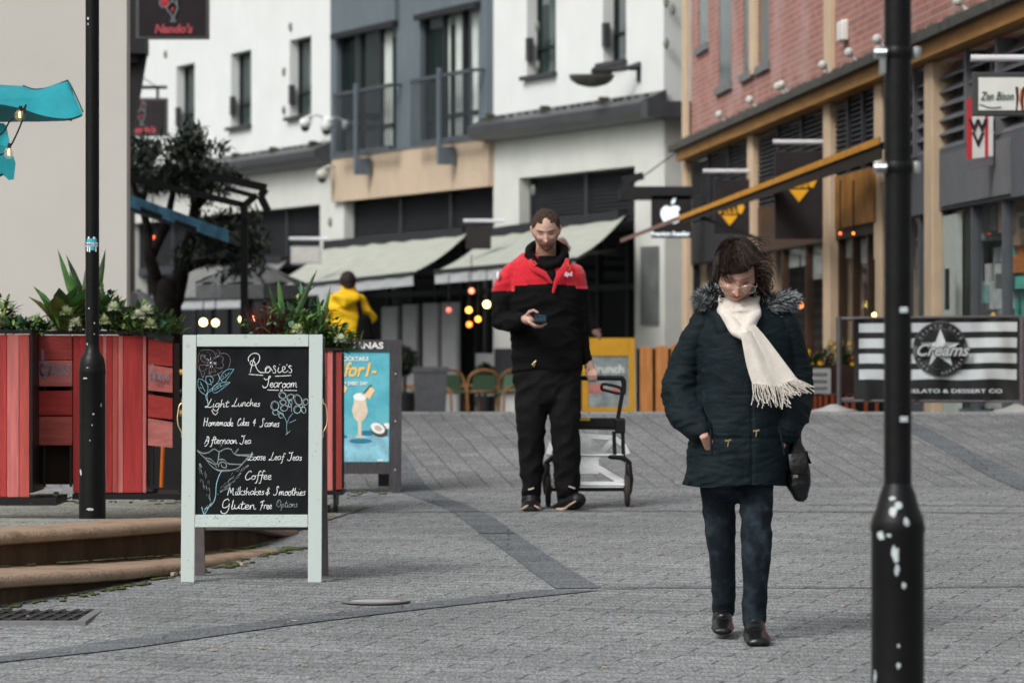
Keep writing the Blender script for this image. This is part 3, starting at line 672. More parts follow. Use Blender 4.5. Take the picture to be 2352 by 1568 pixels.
# ------------------------------------------------ plain rendered building on the left
lb = thing('rendered_building', 'plain beige rendered building corner filling the upper left', 'building', (px(291, 27), 27, 0))
m_beige = M('beige_render', (.48, .462, .432), .9, .04, .8, bump=.1, bscale=80)
xa = px(291, 27); fp = [(xa - 14, 27), (xa, 27), (xa + .02, 27.04), (px(289, 33), 33), (px(289, 33) - 12, 33)]
mb = MB(); mb.add([(x, y, z) for z in (0, 12) for x, y in fp], [tuple(range(5)), tuple(reversed(range(5, 10)))] + [(i, (i + 1) % 5, (i + 1) % 5 + 5, i + 5) for i in range(5)]); mb.build('wall', m_beige, lb)
mb = MB(); mb.bb((px(291, 27) - 14, 26.97, .3), (px(291, 27) + .004, 26.995, 1.05)); mb.build('plinth', M('plinth_grey', (.2, .2, .19), .9), lb)
# dark restaurant front beyond it
db = thing('dark_restaurant_front', 'black clad restaurant frontage projecting beyond the beige wall', 'building', P(240, 1000, 46))
mb = MB(); x1 = px(303, 46)
mb.bb((x1 - 4, 46.2, 0), (x1 - .05, 46.9, 7.5)); mb.bb((x1 - .6, 46, 3.2), (x1 - .02, 46.6, 3.9)); mb.bb((x1 - .5, 46.1, 4.9), (x1 + .06, 46.4, 6.5))
mb.bb((x1 - .4, 46, 5.0), (px(333, 46), 46.5, 5.35)); mb.add([(px(333, 46), 46.2, 5.05), (px(296, 46), 46.2, 3.9), (px(296, 46), 46.2, 5.05), (px(333, 46), 46.4, 5.05), (px(296, 46), 46.4, 3.9), (px(296, 46), 46.4, 5.05)], [(0, 1, 2), (5, 4, 3), (0, 3, 4, 1), (1, 4, 5, 2), (2, 5, 3, 0)])
mb.build('cladding', m_dark, db)
# building shutting off the far end of the street (behind the left terrace) is the white one; hidden rear block
# ================================================================== STREET FURNITURE
m_post = M('black_paint', (.004, .0042, .0046), .4, .3, 12, bump=.08, bscale=30, spec=.22)
m_chip = M('bare_patch', (.42, .47, .48), .6, .2, 20)
def lamp_post(name, label, u, D, zb, ztop, chips, extra=None, sh=.6):
    r = 32 / F * 9.6 * 1.0; s = 1.0
    base = Vector((px(u, D), D, zb)); root = thing(name, label, 'lamp post', base)
    R0, R1 = .0675, .0345; zs = sh
    mb = MB(); mb.lathe(base, [(R0, -.02), (R0, .02), (R0 * .985, zs * .5), (R0 * .985, zs), (R0 * 1.02, zs + .012), (R0 * .98, zs + .03)], 32); mb.build('base', m_post, root, True)
    mb = MB(); mb.lathe(base, [(R0 * .98, zs + .03), (R0 * .97, zs + .05), (R0 * .88, zs + .08), (R0 * .74, zs + .1), (R1 * 1.12, zs + .113), (R1, zs + .15)] if extra != 'long' else
                        [(R0 * .98, zs + .03), (R0 * .95, zs + .04), (R0 * .8, zs + .065), (R1 * 1.3, zs + .10), (R1, zs + .125)], 32); mb.build('shoulder', m_post, root, True)
    mb = MB(); mb.lathe(base, [(R1, zs + (.125 if extra else .15)), (R1, zs + .6), (R1 * .98, ztop)], 28); mb.build('shaft', m_post, root, True)
    mb = MB(); mb.box(base + Vector((0, 0, ztop - .1)), (.2, .55, .12), bev=.04); mb.box(base + Vector((0, -.45, ztop - .12)), (.26, .5, .1), bev=.04); mb.build('lantern', m_post, root, True)
    for (du, v, w, h) in chips:      # chipped paint patches hugging the round post
        z = 1.55 - (v - 784) * D / F; rz = z - zb; rad = R0 * .985 if rz < zs + .03 else R1
        if zs + .03 <= rz < zs + .15: rad = R0 * .98 + (R1 - R0) * (rz - zs - .03) / .12
        x = du * D / F; a0 = math.asin(max(-.93, min(.93, x / rad))); mb = MB(); n = 10; vs = [base + Vector((math.sin(a0) * (rad + .002), -math.cos(a0) * (rad + .002), rz))]
        rn = random.Random(int(v * 7 + du))
        for k in range(n):
            a = 2 * math.pi * k / n; m = rn.uniform(.6, 1.15); da = math.cos(a) * w / 2 * D / F / rad * m; dz = math.sin(a) * h / 2 * D / F * m
            rr = rad
            if zs + .03 <= rz + dz < zs + .15: rr = R0 * .98 + (R1 - R0) * (rz + dz - zs - .03) / .12
            vs.append(base + Vector((math.sin(a0 + da) * (rr + .0015), -math.cos(a0 + da) * (rr + .0015), rz + dz)))
        mb.add(vs, [(0, 1 + k, 1 + (k + 1) % n) for k in range(n)]); mb.build('paint_chip', m_chip, root)
    return root, base
lp1, b1 = lamp_post('lamp_post', 'slim black lamp post with a blue sticker, standing before the red planters', 212, 19.17, .684, 3.3,
    [(-8, 44, 6, 9), (-8, 57, 4, 5), (-6, 708, 5, 4), (6, 742, 4, 5), (6, 767, 3, 4), (-10, 790, 4, 8), (-6, 842, 14, 6), (12, 835, 8, 6), (-14, 868, 12, 4), (6, 950, 5, 5), (22, 930, 3, 10), (-24, 1083, 9, 16), (-2, 1168, 18, 7), (3, 975, 3, 4), (-2, 1010, 3, 3)], sh=.70)
# sticker
z = 1.55 - (562 - 784) * 19.17 / F; mb = MB(); rr = .0365
for (a0, a1, z0, z1, k) in ((-.75, .75, .008, .03, 0), (-.4, .4, -.028, -.008, 0), (-.95, .95, -.01, .01, 1), (-.7, -.5, -.035, -.01, 1), (-.35, -.2, -.037, -.01, 1), (.5, .7, -.035, -.01, 1), (-.5, -.3, .028, .04, 1), (.2, .5, .028, .038, 1)):
    mb.cur = k; q = [b1 + Vector((math.sin(a0 + (a1 - a0) * i / 6) * (rr + k * .001), -math.cos(a0 + (a1 - a0) * i / 6) * (rr + k * .001), z - .684)) for i in range(7)]
    for i in range(6): mb.quad(q[i] + Vector((0, 0, z0)), q[i + 1] + Vector((0, 0, z0)), q[i + 1] + Vector((0, 0, z1)), q[i] + Vector((0, 0, z1)))
stk = mb.build('sticker', [M('sticker_blue', (.04, .36, .45), .4), M('sticker_white', (.75, .8, .82), .4)], lp1)
mb = MB(); text_mesh(mb, 'MADUSA', b1 + Vector((0, -.0385, z - .684)), .021, depth=.0005, bold=.0005, sx=.8); mb.build('lettering', M('sticker_ink', (.05, .1, .2), .5), stk)
lp2, b2 = lamp_post('lamp_post', 'black lamp post with steel clamps, nearest the camera and out of focus', 2062, 9.6, gz(9.6), 4.2,
    [(-16, 1172, 24, 30), (-4, 1158, 18, 26), (14, 1196, 18, 22), (-42, 1228, 24, 20), (-26, 1226, 14, 8), (-12, 1270, 18, 44), (-8, 1304, 12, 30), (8, 1340, 11, 16), (-4, 1522, 10, 16), (-4, 1478, 6, 10), (-54, 1552, 10, 34), (-16, 1142, 18, 10)], 'long', sh=.825)
# move its shoulder: base top seen at v=1190
for i, (v, n_) in enumerate(((122, 0), (385, 1))):
    z = 1.55 - (v - 784) * 9.6 / F; c = Vector((b2.x, 9.6, z)); mb = MB(); mb.lathe(c, [(.036, -.014), (.0375, -.012), (.0375, .012), (.036, .014)], 24); mb.build('clamp_band', m_post, lp2, True); mb = MB()
    mb.box(c + Vector((-.045, -.012, .0)), (.03, .03, .03), bev=.004); mb.box(c + Vector((.048, 0, 0)), (.018, .03, .03), bev=.004); mb.tube([c + Vector((-.03, -.04, 0)), c + Vector((-.06, -.03, 0))], .007)
    if i == 0: mb.box(c + Vector((-.038, 0, -.03)), (.012, .05, .045))
    cl = mb.build('clamp', M('galvanised', (.30, .33, .33), .35, .3, 40, metal=.7), lp2, True)
for v in (712, 962): z = 1.55 - (v - 784) * 9.6 / F; mb = MB(); mb.box(Vector((b2.x + .012, 9.6 - .034, z)), (.02, .006, .014), bev=.002); mb.build('band_bolt', m_chip, lp2)

# ------------------------------------------------ the chalkboard (tearoom A-board)
D0 = 17.57; ys = (D0 / F)
m_mint = M('pale_mint_paint', (.455, .52, .50), .5, .05, 14, bump=.2, bscale=90)
m_scuff = M('mint_scuffed', (.455, .52, .50), .55, .1, 30, col2=(.36, .32, .31), thr=(.62, .74))
bz = gz(D0); boff = Vector((px(578, D0), D0, bz)); ab = thing('chalkboard_sign', 'pale green framed chalkboard A-sign with chalk menu and drawn flowers', 'sign', boff)
TILT = .10   # the front leaf leans back
def bp_(u, v, f=0):      # point on the front leaf's face at a pixel; f = proud of the face
    z = 1.55 - (v - 784) * ys
    return Vector(((u - 1176) * ys, D0 - .0 + (z - bz) * TILT - f, z))
def plank(name, u0, u1, v0, v1, th=.022, mat=m_mint, f=0, par=None):
    p = [bp_(u0, v1, f), bp_(u1, v1, f), bp_(u1, v0, f), bp_(u0, v0, f)]
    mb = MB(); bm = bmesh.new(); vs = [bm.verts.new(q) for q in p] + [bm.verts.new(q + Vector((0, th, 0))) for q in p]
    for fc in ((0, 1, 2, 3), (7, 6, 5, 4), (0, 4, 5, 1), (1, 5, 6, 2), (2, 6, 7, 3), (3, 7, 4, 0)): bm.faces.new([vs[i] for i in fc])
    bmesh.ops.bevel(bm, geom=list(bm.edges), offset=.0022, segments=2, affect='EDGES'); bm.verts.index_update()
    mb.add([v.co.copy() for v in bm.verts], [[v.index for v in f_.verts] for f_ in bm.faces]); bm.free()
    return mb.build(name, mat, par or ab, True)
# side stiles lean slightly: draw as polygons
plank('stile', 415, 446.5, 769, 1337, mat=m_scuff); plank('stile', 707, 738.5, 768, 1337, mat=m_scuff)
plank('top_rail', 447.5, 706, 768, 796, mat=m_scuff); plank('bottom_rail', 446.7, 706.5, 1182, 1211)
for (u0, u1) in ((415, 446.5), (707, 738.5)):
    mb = MB(); a, b = bp_(u0 + .5, 1340.5), bp_(u1 - .5, 1340.5); mb.bb(a + Vector((0, .0, 0)), b + Vector((0, .02, .006))); mb.build('foot', M('rubber', (.02, .02, .02), .8), ab)
board = plank('chalk_panel', 446, 707, 795, 1183, th=.006, mat=M('blackboard', (.0105, .012, .013), .85, .35, 6, spec=.08), f=-.012)
# rear leaf
mb = MB()
for u in (431, 723):
    x = (u - 1176) * ys + (.012 if u < 500 else .006); mb.bar((x + .005, D0 + .15, bz + 1.12), (x + .012, D0 + .36, bz + .008), .055, .022, up=(0, 1, 0))
for zz in (.25, 1.08): mb.bar(((440 - 1176) * ys, D0 + .16 + .21 * (1.12 - zz) / 1.12, bz + zz), ((715 - 1176) * ys, D0 + .16 + .21 * (1.12 - zz) / 1.12, bz + zz), .02, .05)
mb.build('rear_leaf', M('aged_timber', (.13, .115, .12), .7, .2, 10), ab)
mb = MB(); a = bp_(450, 800); b = bp_(703, 1180); mb.slab([bp_(452, 800, -.02) + Vector((0, .12, 0)), bp_(700, 800, -.02) + Vector((0, .12, 0)), bp_(700, 1178, -.02) + Vector((0, .22, 0)), bp_(452, 1178, -.02) + Vector((0, .22, 0))], (0, .006, 0)); mb.build('rear_panel', M('rear_board', (.02, .022, .023), .8), ab)
m_brass = M('brass', (.62, .46, .22), .3, .2, 20, metal=.9)
for sx, u in ((-1, 414), (1, 740)):
    pts = [bp_(u, 926), bp_(u + sx * 6, 932), bp_(u + sx * 9, 950), bp_(u + sx * 10, 962), bp_(u + sx * 8, 978), bp_(u + sx * 2, 990), bp_(u, 994)]
    pts = [p + Vector((0, .011, 0)) for p in pts]
    mb = MB(); mb.tube(catmull(pts, 4), .0032, 8); mb.bar(pts[0] + Vector((0, 0, .02)), pts[0] + Vector((0, 0, -.006)), .004, .014); mb.bar(pts[-1] + Vector((0, 0, -.022)), pts[-1] + Vector((0, 0, .005)), .004, .014); mb.build('handle', m_brass, ab, True)
mb = MB(); p = bp_(741, 870) + Vector((0, .015, 0)); mb.tube([p + Vector((0, 0, .02)), p + Vector((.003, 0, .004)), p + Vector((.012, 0, .002))], .0035); mb.tube([p, p + Vector((.0, .01, -.1))], .004); mb.build('stay_hook', m_dark, ab)
# single-stroke chalk hand: glyphs in units of the x-height, baseline 0
GL = {
 'a': (1.0, [[(.8, .8), (.5, 1), (.12, .7), (.1, .25), (.4, 0), (.75, .35), (.85, .95), (.82, .3), (1.05, .05)]]),
 'b': (.95, [[(.1, 2.1), (.1, .1), (.5, 0), (.8, .4), (.6, .95), (.15, .7)]]),
 'c': (.85, [[(.75, .8), (.5, 1), (.12, .6), (.2, .08), (.5, 0), (.85, .25)]]),
 'd': (1.0, [[(.75, .75), (.4, .95), (.08, .45), (.3, 0), (.7, .3), (.95, 2.2), (.85, .3), (1.05, .05)]]),
 'e': (.8, [[(.1, .4), (.6, .6), (.55, .95), (.2, .85), (.1, .3), (.4, 0), (.8, .2)]]),
 'f': (.75, [[(.95, 1.8), (.7, 2.1), (.5, 1.6), (.4, .2), (.25, -.9), (-.05, -.9)], [(.1, .95), (.8, 1.05)]]),
 'g': (1.0, [[(.8, .8), (.4, 1), (.1, .5), (.35, .05), (.75, .4), (.85, .95), (.8, -.4), (.5, -1.0), (.0, -.75), (-.3, -.3)]]),
 'h': (1.0, [[(.15, 2.1), (.1, 0), (.2, .6), (.55, 1), (.75, .6), (.75, .1), (1.0, .1)]]),
 'i': (.45, [[(.15, .9), (.12, .2), (.3, 0), (.5, .15)], [(.25, 1.5), (.27, 1.58)]]),
 'k': (.9, [[(.15, 2.1), (.1, 0)], [(.75, 1.05), (.15, .5), (.8, 0), (.95, .05)]]),
 'l': (.45, [[(.25, 2.1), (.1, .3), (.25, 0), (.5, .2)]]),
 'm': (1.5, [[(.1, .95), (.1, 0), (.2, .7), (.5, 1), (.6, .1), (.7, .75), (1.05, 1), (1.15, .2), (1.45, .05)]]),
 'n': (1.0, [[(.1, .95), (.1, 0), (.25, .75), (.6, 1), (.7, .3), (.85, .0), (1.05, .2)]]),
 'o': (.9, [[(.5, 1), (.12, .65), (.2, .05), (.6, .05), (.8, .6), (.5, 1), (.45, .85), (.95, .9)]]),
 'p': (.95, [[(.15, .95), (.0, -.9)], [(.1, .6), (.5, 1), (.8, .6), (.5, .05), (.1, .2)]]),
 'r': (.75, [[(.1, .95), (.1, 0), (.15, .6), (.45, 1), (.75, .85)]]),
 's': (.7, [[(.65, .85), (.4, 1), (.2, .75), (.55, .4), (.45, .02), (.05, .05)]]),
 't': (.7, [[(.35, 1.8), (.2, .3), (.4, 0), (.7, .2)], [(-.05, 1.15), (.75, 1.25)]]),
 'u': (1.0, [[(.1, .95), (.12, .2), (.45, 0), (.75, .5), (.82, .95), (.8, .2), (1.05, .05)]]),
 'R': (1.9, [[(.35, 0), (.7, 2.0)], [(0, 1.6), (.15, 2.4), (.9, 2.75), (1.25, 2.2), (.9, 1.4), (.45, 1.1), (.35, 1.5), (.75, 1.5), (1.1, .4), (1.6, -.05), (2.1, .0)]]),
 'T': (1.25, [[(.35, 1.9), (.2, 2.15), (.8, 2.05), (1.2, 2.3)], [(.9, 2.15), (.85, .8), (.6, -.05), (.1, 0), (-.1, .3)]]),
 'L': (1.45, [[(.95, 2.2), (.75, 1.2), (.45, .2), (.1, -.1), (.05, .15), (.4, .15), (.9, -.1), (1.4, .2)]]),
 'H': (1.45, [[(.2, 2.1), (.1, -.15)], [(1.1, 2.1), (1.0, -.1)], [(.1, 1.0), (1.1, 1.1)]]),
 'C': (1.3, [[(1.15, 1.75), (1.05, 2.15), (.6, 1.9), (.15, .8), (.35, 0), (.8, 0), (1.25, .4)]]),
 'S': (1.3, [[(1.05, 1.75), (.9, 2.15), (.6, 1.8), (.8, .9), (.6, .1), (.2, -.05), (-.1, .2)]]),
 'A': (1.6, [[(.05, -.1), (.5, 1.5), (.75, 2.0)], [(.3, 1.9), (.75, 2.05), (1.0, 1.2), (.9, 0), (.5, -.7), (.2, -.8)], [(.15, .7), (1.0, .85)]]),
 'M': (1.9, [[(.1, -.1), (.45, 2.0), (.8, .5), (1.25, 1.9), (1.35, .2), (1.7, 0)]]),
 'G': (1.6, [[(1.15, 1.75), (.9, 2.2), (.3, 1.7), (.2, .6), (.6, .3), (1.15, .8), (1.25, 1.2), (1.15, -.2), (.7, -.9), (.1, -.7), (0, -.3)]]),
 'F': (1.2, [[(.1, 1.6), (.4, 1.9), (1.2, 2.1)], [(.75, 1.9), (.5, .5), (.2, -.3)], [(.3, .9), (.95, 1.05)]]),
 'O': (1.5, [[(.8, 2.1), (.2, 1.6), (.15, .5), (.7, 0), (1.25, .6), (1.15, 1.7), (.6, 2.1), (.35, 1.5), (.7, 1.2)]]),
 '&': (1.2, [[(.9, 1.6), (.3, 1.3), (.75, .9), (.1, .5), (.3, .0), (1.0, .45)], [(.65, 2.0), (.45, -.3)]]),
 '+': (.9, [[(.55, 1.8), (.4, -.2)], [(.45, 1.5), (.1, .7), (.8, .75)]]),
 "'": (.3, [[(.25, 2.1), (.15, 1.75)]]), ' ': (.9, [])}
def ribbon(mb, pts, w, f0=-.0105):
    """chalk line: thin raised ribbon following (u, v) points on the board"""
    P2 = catmull([Vector((p[0], p[1], 0)) for p in pts], 5); n = len(P2); rn = random.Random(int(pts[0][0] * 13 + pts[0][1]))
    A, B = [], []
    for i, p in enumerate(P2):
        d = P2[min(i + 1, n - 1)] - P2[max(i - 1, 0)]; d = d.normalized() if d.length > 1e-6 else Vector((1, 0, 0)); q = Vector((-d.y, d.x, 0)) * w * .33 * rn.uniform(.7, 1.1)
        A.append(bp_(p.x + q.x, p.y + q.y, f0)); B.append(bp_(p.x - q.x, p.y - q.y, f0))
    o = len(mb.v); mb.v += [x for ab_ in zip(A, B) for x in ab_]
    fs = [(o + 2 * i, o + 2 * i + 1, o + 2 * i + 3, o + 2 * i + 2) for i in range(n - 1)]; mb.f += fs; mb.mi += [0] * len(fs)
def write(mb, txt, u0, u1, vb, xh, sl=.22, w=2.2, rise=0):
    tot = sum(GL[c][0] for c in txt); k = (u1 - u0) / tot; x = 0; rn = random.Random(len(txt) * 7 + int(vb))
    for c in txt:
        adv, strokes = GL[c]; jy = rn.uniform(-.08, .08); js = rn.uniform(.92, 1.08)
        for s_ in strokes:
            ribbon(mb, [(u0 + (x + a) * k + (b * xh) * sl, vb - (b * js + jy) * xh + rise * (x / tot)) for a, b in s_], w)
        x += adv
def c3(x, y): return ((440 + x / 6.533) * .9408, (840 + y / 6.533) * .9408)
def c3b(x, y): return ((440 + x / 6.533) * .9408, (1060 + y / 6.533) * .9408)
m_chalk = M('chalk_white', (.72, .76, .75), .95, .35, 120); m_chalkb = M('chalk_blue', (.26, .50, .58), .95, .4, 120); m_chalkp = M('chalk_mauve', (.20, .16, .18), .95, .4, 120); m_chalkg = M('chalk_grey', (.30, .35, .36), .95, .4, 120)
mb = MB()
for s_ in ([(1065, 275), (1060, 220), (1110, 160), (1180, 145), (1235, 180), (1238, 250), (1205, 310), (1150, 340), (1100, 330), (1090, 290), (1125, 260), (1160, 290), (1190, 380), (1240, 445), (1310, 455), (1345, 440)], [(1155, 220), (1120, 330), (1090, 455)],
           [(1345, 440), (1330, 400), (1370, 355), (1410, 380), (1400, 440), (1345, 455), (1345, 400), (1400, 370), (1450, 430)], [(1500, 365), (1480, 345), (1465, 370), (1500, 420), (1490, 460), (1450, 455)], [(1550, 370), (1535, 430), (1560, 455), (1600, 430)], [(1562, 322), (1566, 330)],
           [(1600, 430), (1650, 390), (1640, 360), (1610, 370), (1615, 440), (1660, 450), (1700, 420)], [(1683, 322), (1672, 345)], [(1755, 355), (1725, 345), (1710, 365), (1755, 410), (1745, 455), (1710, 450)], [(1065, 482), (1180, 490), (1300, 498)], [(1490, 513), (1620, 508), (1750, 500)],
           [(1312, 545), (1345, 570), (1400, 545), (1415, 515), (1390, 520), (1385, 600), (1360, 680), (1310, 695), (1290, 660)], [(1368, 732), (1550, 738)], [(1578, 722), (1612, 752)], [(1612, 724), (1578, 754)], [(1640, 738), (1845, 742)]):
    ribbon(mb, [c3(*p) for p in s_], 2.5)
u = c3(1405, 0)[0]; write(mb, 'earoom', c3(1400, 0)[0], c3(1850, 0)[0], c3(0, 692)[1], 10.5, .15, 2.4)
write(mb, 'Light', c3(370, 0)[0], c3(745, 0)[0], c3(0, 1005)[1], 8.5, .2, 2.3); ribbon(mb, [c3(480, 1050), c3(500, 1100), c3(540, 1130), c3(580, 1080)], 2)
write(mb, 'Lunches', c3(800, 0)[0], c3(1250, 0)[0], c3(0, 992)[1], 8, .15, 2.2)
write(mb, 'Homemade', c3(345, 0)[0], c3(820, 0)[0], c3(0, 1305)[1], 8.5, .12, 2.4); write(mb, 'Cakes', c3(885, 0)[0], c3(1075, 0)[0], c3(0, 1300)[1], 8, .12, 2.2)
write(mb, '+', c3(1135, 0)[0], c3(1190, 0)[0], c3(0, 1300)[1], 8, .1, 2.2); write(mb, 'Scones', c3(1250, 0)[0], c3(1560, 0)[0], c3(0, 1318)[1], 8.5, .12, 2.2)
write(mb, 'Afternoon', c3b(365, 0)[0], c3b(885, 0)[0], c3b(0, 150)[1], 8, .15, 2.3); write(mb, 'Tea', c3b(935, 0)[0], c3b(1110, 0)[0], c3b(0, 155)[1], 8.5, .12, 2.3)
write(mb, 'Loose', c3b(1060, 0)[0], c3b(1345, 0)[0], c3b(0, 415)[1], 8, .12, 2.2); write(mb, 'Leaf', c3b(1400, 0)[0], c3b(1640, 0)[0], c3b(0, 415)[1], 8, .12, 2.0); write(mb, 'Teas', c3b(1700, 0)[0], c3b(1925, 0)[0], c3b(0, 420)[1], 8, .12, 2.3)
write(mb, 'Coffee', c3b(1010, 0)[0], c3b(1440, 0)[0], c3b(0, 720)[1], 9.5, .12, 2.3)
write(mb, 'Milkshakes', c3b(735, 0)[0], c3b(1325, 0)[0], c3b(0, 968)[1], 8.5, .12, 2.2); write(mb, '&', c3b(1350, 0)[0], c3b(1425, 0)[0], c3b(0, 965)[1], 8, .1, 2.2)
write(mb, 'Smoothies', c3b(1480, 0)[0], c3b(1985, 0)[0], c3b(0, 975)[1], 9, .12, 2.3)
write(mb, 'Gluten', c3b(640, 0)[0], c3b(1190, 0)[0], c3b(0, 1195)[1], 10.5, .1, 2.6); write(mb, 'Free', c3b(1255, 0)[0], c3b(1450, 0)[0], c3b(0, 1190)[1], 9, .1, 2.3)
mb.build('chalk_writing', m_chalk, board)
mb = MB(); write(mb, 'Options', c3b(1520, 0)[0], c3b(1860, 0)[0], c3b(0, 1165)[1], 7.5, .1, 1.4)
# large pale flower strokes and stems
for s_ in ([(245, 250), (330, 300), (430, 290), (520, 235), (600, 275), (700, 230), (790, 240), (850, 320), (1000, 330), (1150, 320)], [(250, 270), (370, 380), (480, 510), (600, 580), (760, 580), (900, 540), (1000, 440), (1060, 370)], [(520, 545), (620, 575), (760, 568)], [(380, 375), (470, 400), (560, 480), (590, 410), (680, 405), (750, 470), (960, 480)],
           [(590, 520), (600, 470), (650, 440), (710, 470), (710, 530), (650, 520), (640, 480)], [(600, 280), (585, 420)], [(400, 410), (520, 480), (560, 530)], [(850, 310), (910, 230)], [(870, 330), (1150, 360), (1060, 370)]):
    ribbon(mb, [c3b(*p) for p in s_], 1.7); ribbon(mb, [c3b(p[0] + 6, p[1] + 10) for p in s_], 1.0)
rn = random.Random(5)
def feather(a, b, n, w, mbx, sp=60):
    for i in range(n):
        t = rn.random(); x = a[0] + (b[0] - a[0]) * t; y = a[1] + (b[1] - a[1]) * t; k = math.sin(t * 3.0) * sp; dx, dy = (b[0] - a[0]), (b[1] - a[1]); l = math.hypot(dx, dy); nx, ny = -dy / l, dx / l
        o_ = rn.uniform(-k, k); p = (x + nx * o_, y + ny * o_); L = rn.uniform(20, 70); ribbon(mbx, [c3b(*p), c3b(p[0] + dx / l * L + nx * o_ * .15, p[1] + dy / l * L + ny * o_ * .15)], w)
feather((470, 1080), (300, 500), 46, .9, mb); feather((560, 980), (1050, 500), 60, .9, mb, 70); feather((350, 1250), (480, 1120), 16, 1.1, mb, 30); feather((700, 60), (640, 180), 6, .9, mb, 40)
mb.build('chalk_flower', m_chalkg, board)
mb = MB()
for s_ in ([(640, 590), (590, 700), (560, 820), (550, 980), (520, 1080), (440, 1160), (370, 1200)], [(330, 1160), (370, 1275), (440, 1170)]): ribbon(mb, [c3b(*p) for p in s_], 2.6)
for s_ in ([(265, 550), (250, 640), (290, 750), (380, 815)], [(265, 550), (360, 590), (415, 680), (405, 760)], [(385, 510), (380, 590), (420, 640), (470, 640)], [(385, 515), (470, 520), (500, 570), (480, 620)], [(400, 830), (430, 750), (540, 650), (600, 560), (570, 470)], [(830, 400), (720, 410), (640, 480), (620, 570), (680, 610), (740, 530), (830, 400)],
           [(770, 610), (620, 620), (500, 680), (500, 770), (580, 760), (770, 610)], [(400, 770), (400, 850), (420, 960), (400, 1020)], [(410, 770), (380, 840), (410, 920), (415, 1000)], [(430, 770), (620, 640)], [(290, 600), (330, 680), (370, 760)], [(440, 560), (460, 600), (468, 660)], [(620, 580), (700, 520), (760, 450)], [(520, 740), (620, 680), (720, 630)],
           [(300, 640), (320, 660)], [(280, 690), (320, 710)], [(650, 500), (660, 530)], [(690, 470), (700, 500)], [(560, 690), (570, 710)], [(610, 650), (625, 680)]): ribbon(mb, [c3(*p) for p in s_], 1.5)
for s_ in ([(1650, 1180), (1680, 1250), (1680, 1330), (1690, 1440)], [(1550, 1070), (1640, 1160), (1680, 1250)], [(1680, 880), (1750, 980), (1755, 1080)], [(1780, 1105), (1720, 1180), (1690, 1260)], [(1665, 1450), (1740, 1385)], [(1720, 1260), (1830, 1210)]): ribbon(mb, [c3(*p) for p in s_], 1.6)
mb.build('chalk_leaf', m_chalkb, board)
mb = MB()
def loopf(cx, cy, rx, ry, rot, w=1.4, to=c3):
    pts = [(cx + math.cos(a) * rx * math.cos(rot) - math.sin(a) * ry * math.sin(rot), cy + math.cos(a) * rx * math.sin(rot) + math.sin(a) * ry * math.cos(rot)) for a in [i * .7 for i in range(10)]]
    ribbon(mb, [to(*p) for p in pts], w)
for (cx, cy, rx, ry, ro) in ((1610, 820, 60, 50, .4), (1735, 845, 60, 42, -.5), (1620, 930, 52, 40, .2), (1735, 950, 30, 60, .2), (1860, 890, 60, 90, -.5), (1980, 925, 42, 52, .3), (1850, 1045, 60, 62, .3), (1950, 1050, 38, 55, -.3), (1490, 985, 65, 72, -.2), (1640, 1020, 60, 50, -.3), (1500, 1090, 48, 42, 0), (1590, 1140, 42, 42, 0)):
    loopf(cx, cy, rx, ry, ro); loopf(cx + 5, cy + 4, rx * .82, ry * .85, ro + .1, .8)
loopf(1912, 990, 26, 26, 0); mb.build('chalk_blossom', M('chalk_pale_blue', (.40, .52, .54), .95, .4, 120), board)
mb = MB()
for s_ in ([(290, 110), (350, 90), (450, 95), (520, 140), (530, 200), (500, 250)], [(290, 180), (340, 170), (400, 270)], [(300, 230), (290, 190), (380, 180)], [(290, 230), (330, 280), (410, 300)], [(530, 225), (600, 190), (660, 220), (640, 290), (665, 340), (620, 390), (530, 370)], [(540, 215), (620, 150), (720, 160), (770, 240), (760, 330), (730, 400)], [(275, 340), (350, 330), (420, 340)], [(275, 340), (280, 400), (340, 430), (400, 380)],
           [(430, 350), (440, 470), (480, 440), (540, 440), (500, 380)], [(240, 280), (245, 370), (300, 450), (330, 540), (360, 460)], [(430, 440), (440, 500), (520, 500), (590, 470), (650, 420)], [(280, 130), (250, 200), (260, 300)], [(410, 290), (430, 260), (480, 265), (495, 310), (460, 340), (415, 330), (410, 290)], [(560, 90), (600, 120), (590, 150)]): ribbon(mb, [c3(*p) for p in s_], 1.5)
for i in range(30): a = rn.uniform(0, 6.28); r0 = rn.uniform(55, 200); x, y = 455 + math.cos(a) * r0 * 1.2, 290 + math.sin(a) * r0; ribbon(mb, [c3(x, y), c3(x + math.cos(a) * 28, y + math.sin(a) * 28)], .9)
mb.build('chalk_rose', m_chalkp, board)
mb = MB(); mb.box(bp_(*c3(455, 298), -.0103), (.007, .001, .008)); [ribbon(mb, [c3(455 + math.cos(a) * 48, 295 + math.sin(a) * 45), c3(455 + math.cos(a) * 90, 295 + math.sin(a) * 80)], 1.3) for a in (-2.2, -1.6, 0, .25, 1.2, 1.6, 2.4)]; mb.build('chalk_dot', m_chalk, board)
# smudges on the frame
mb = MB()
for i in range(26):
    st = rn.choice([(417, 445, 775, 1330), (709, 737, 775, 1330), (450, 704, 770, 793), (450, 704, 1185, 1208)]); u, v = rn.uniform(st[0], st[1]), rn.uniform(st[2], st[3]); mb.ball(bp_(u, v, .0006), (rn.uniform(.0008, .002), .0008, rn.uniform(.001, .004)), 6, 4)
mb.build('nick', M('nick_dark', (.10, .09, .09), .9), ab)['kind'] = 'stuff'

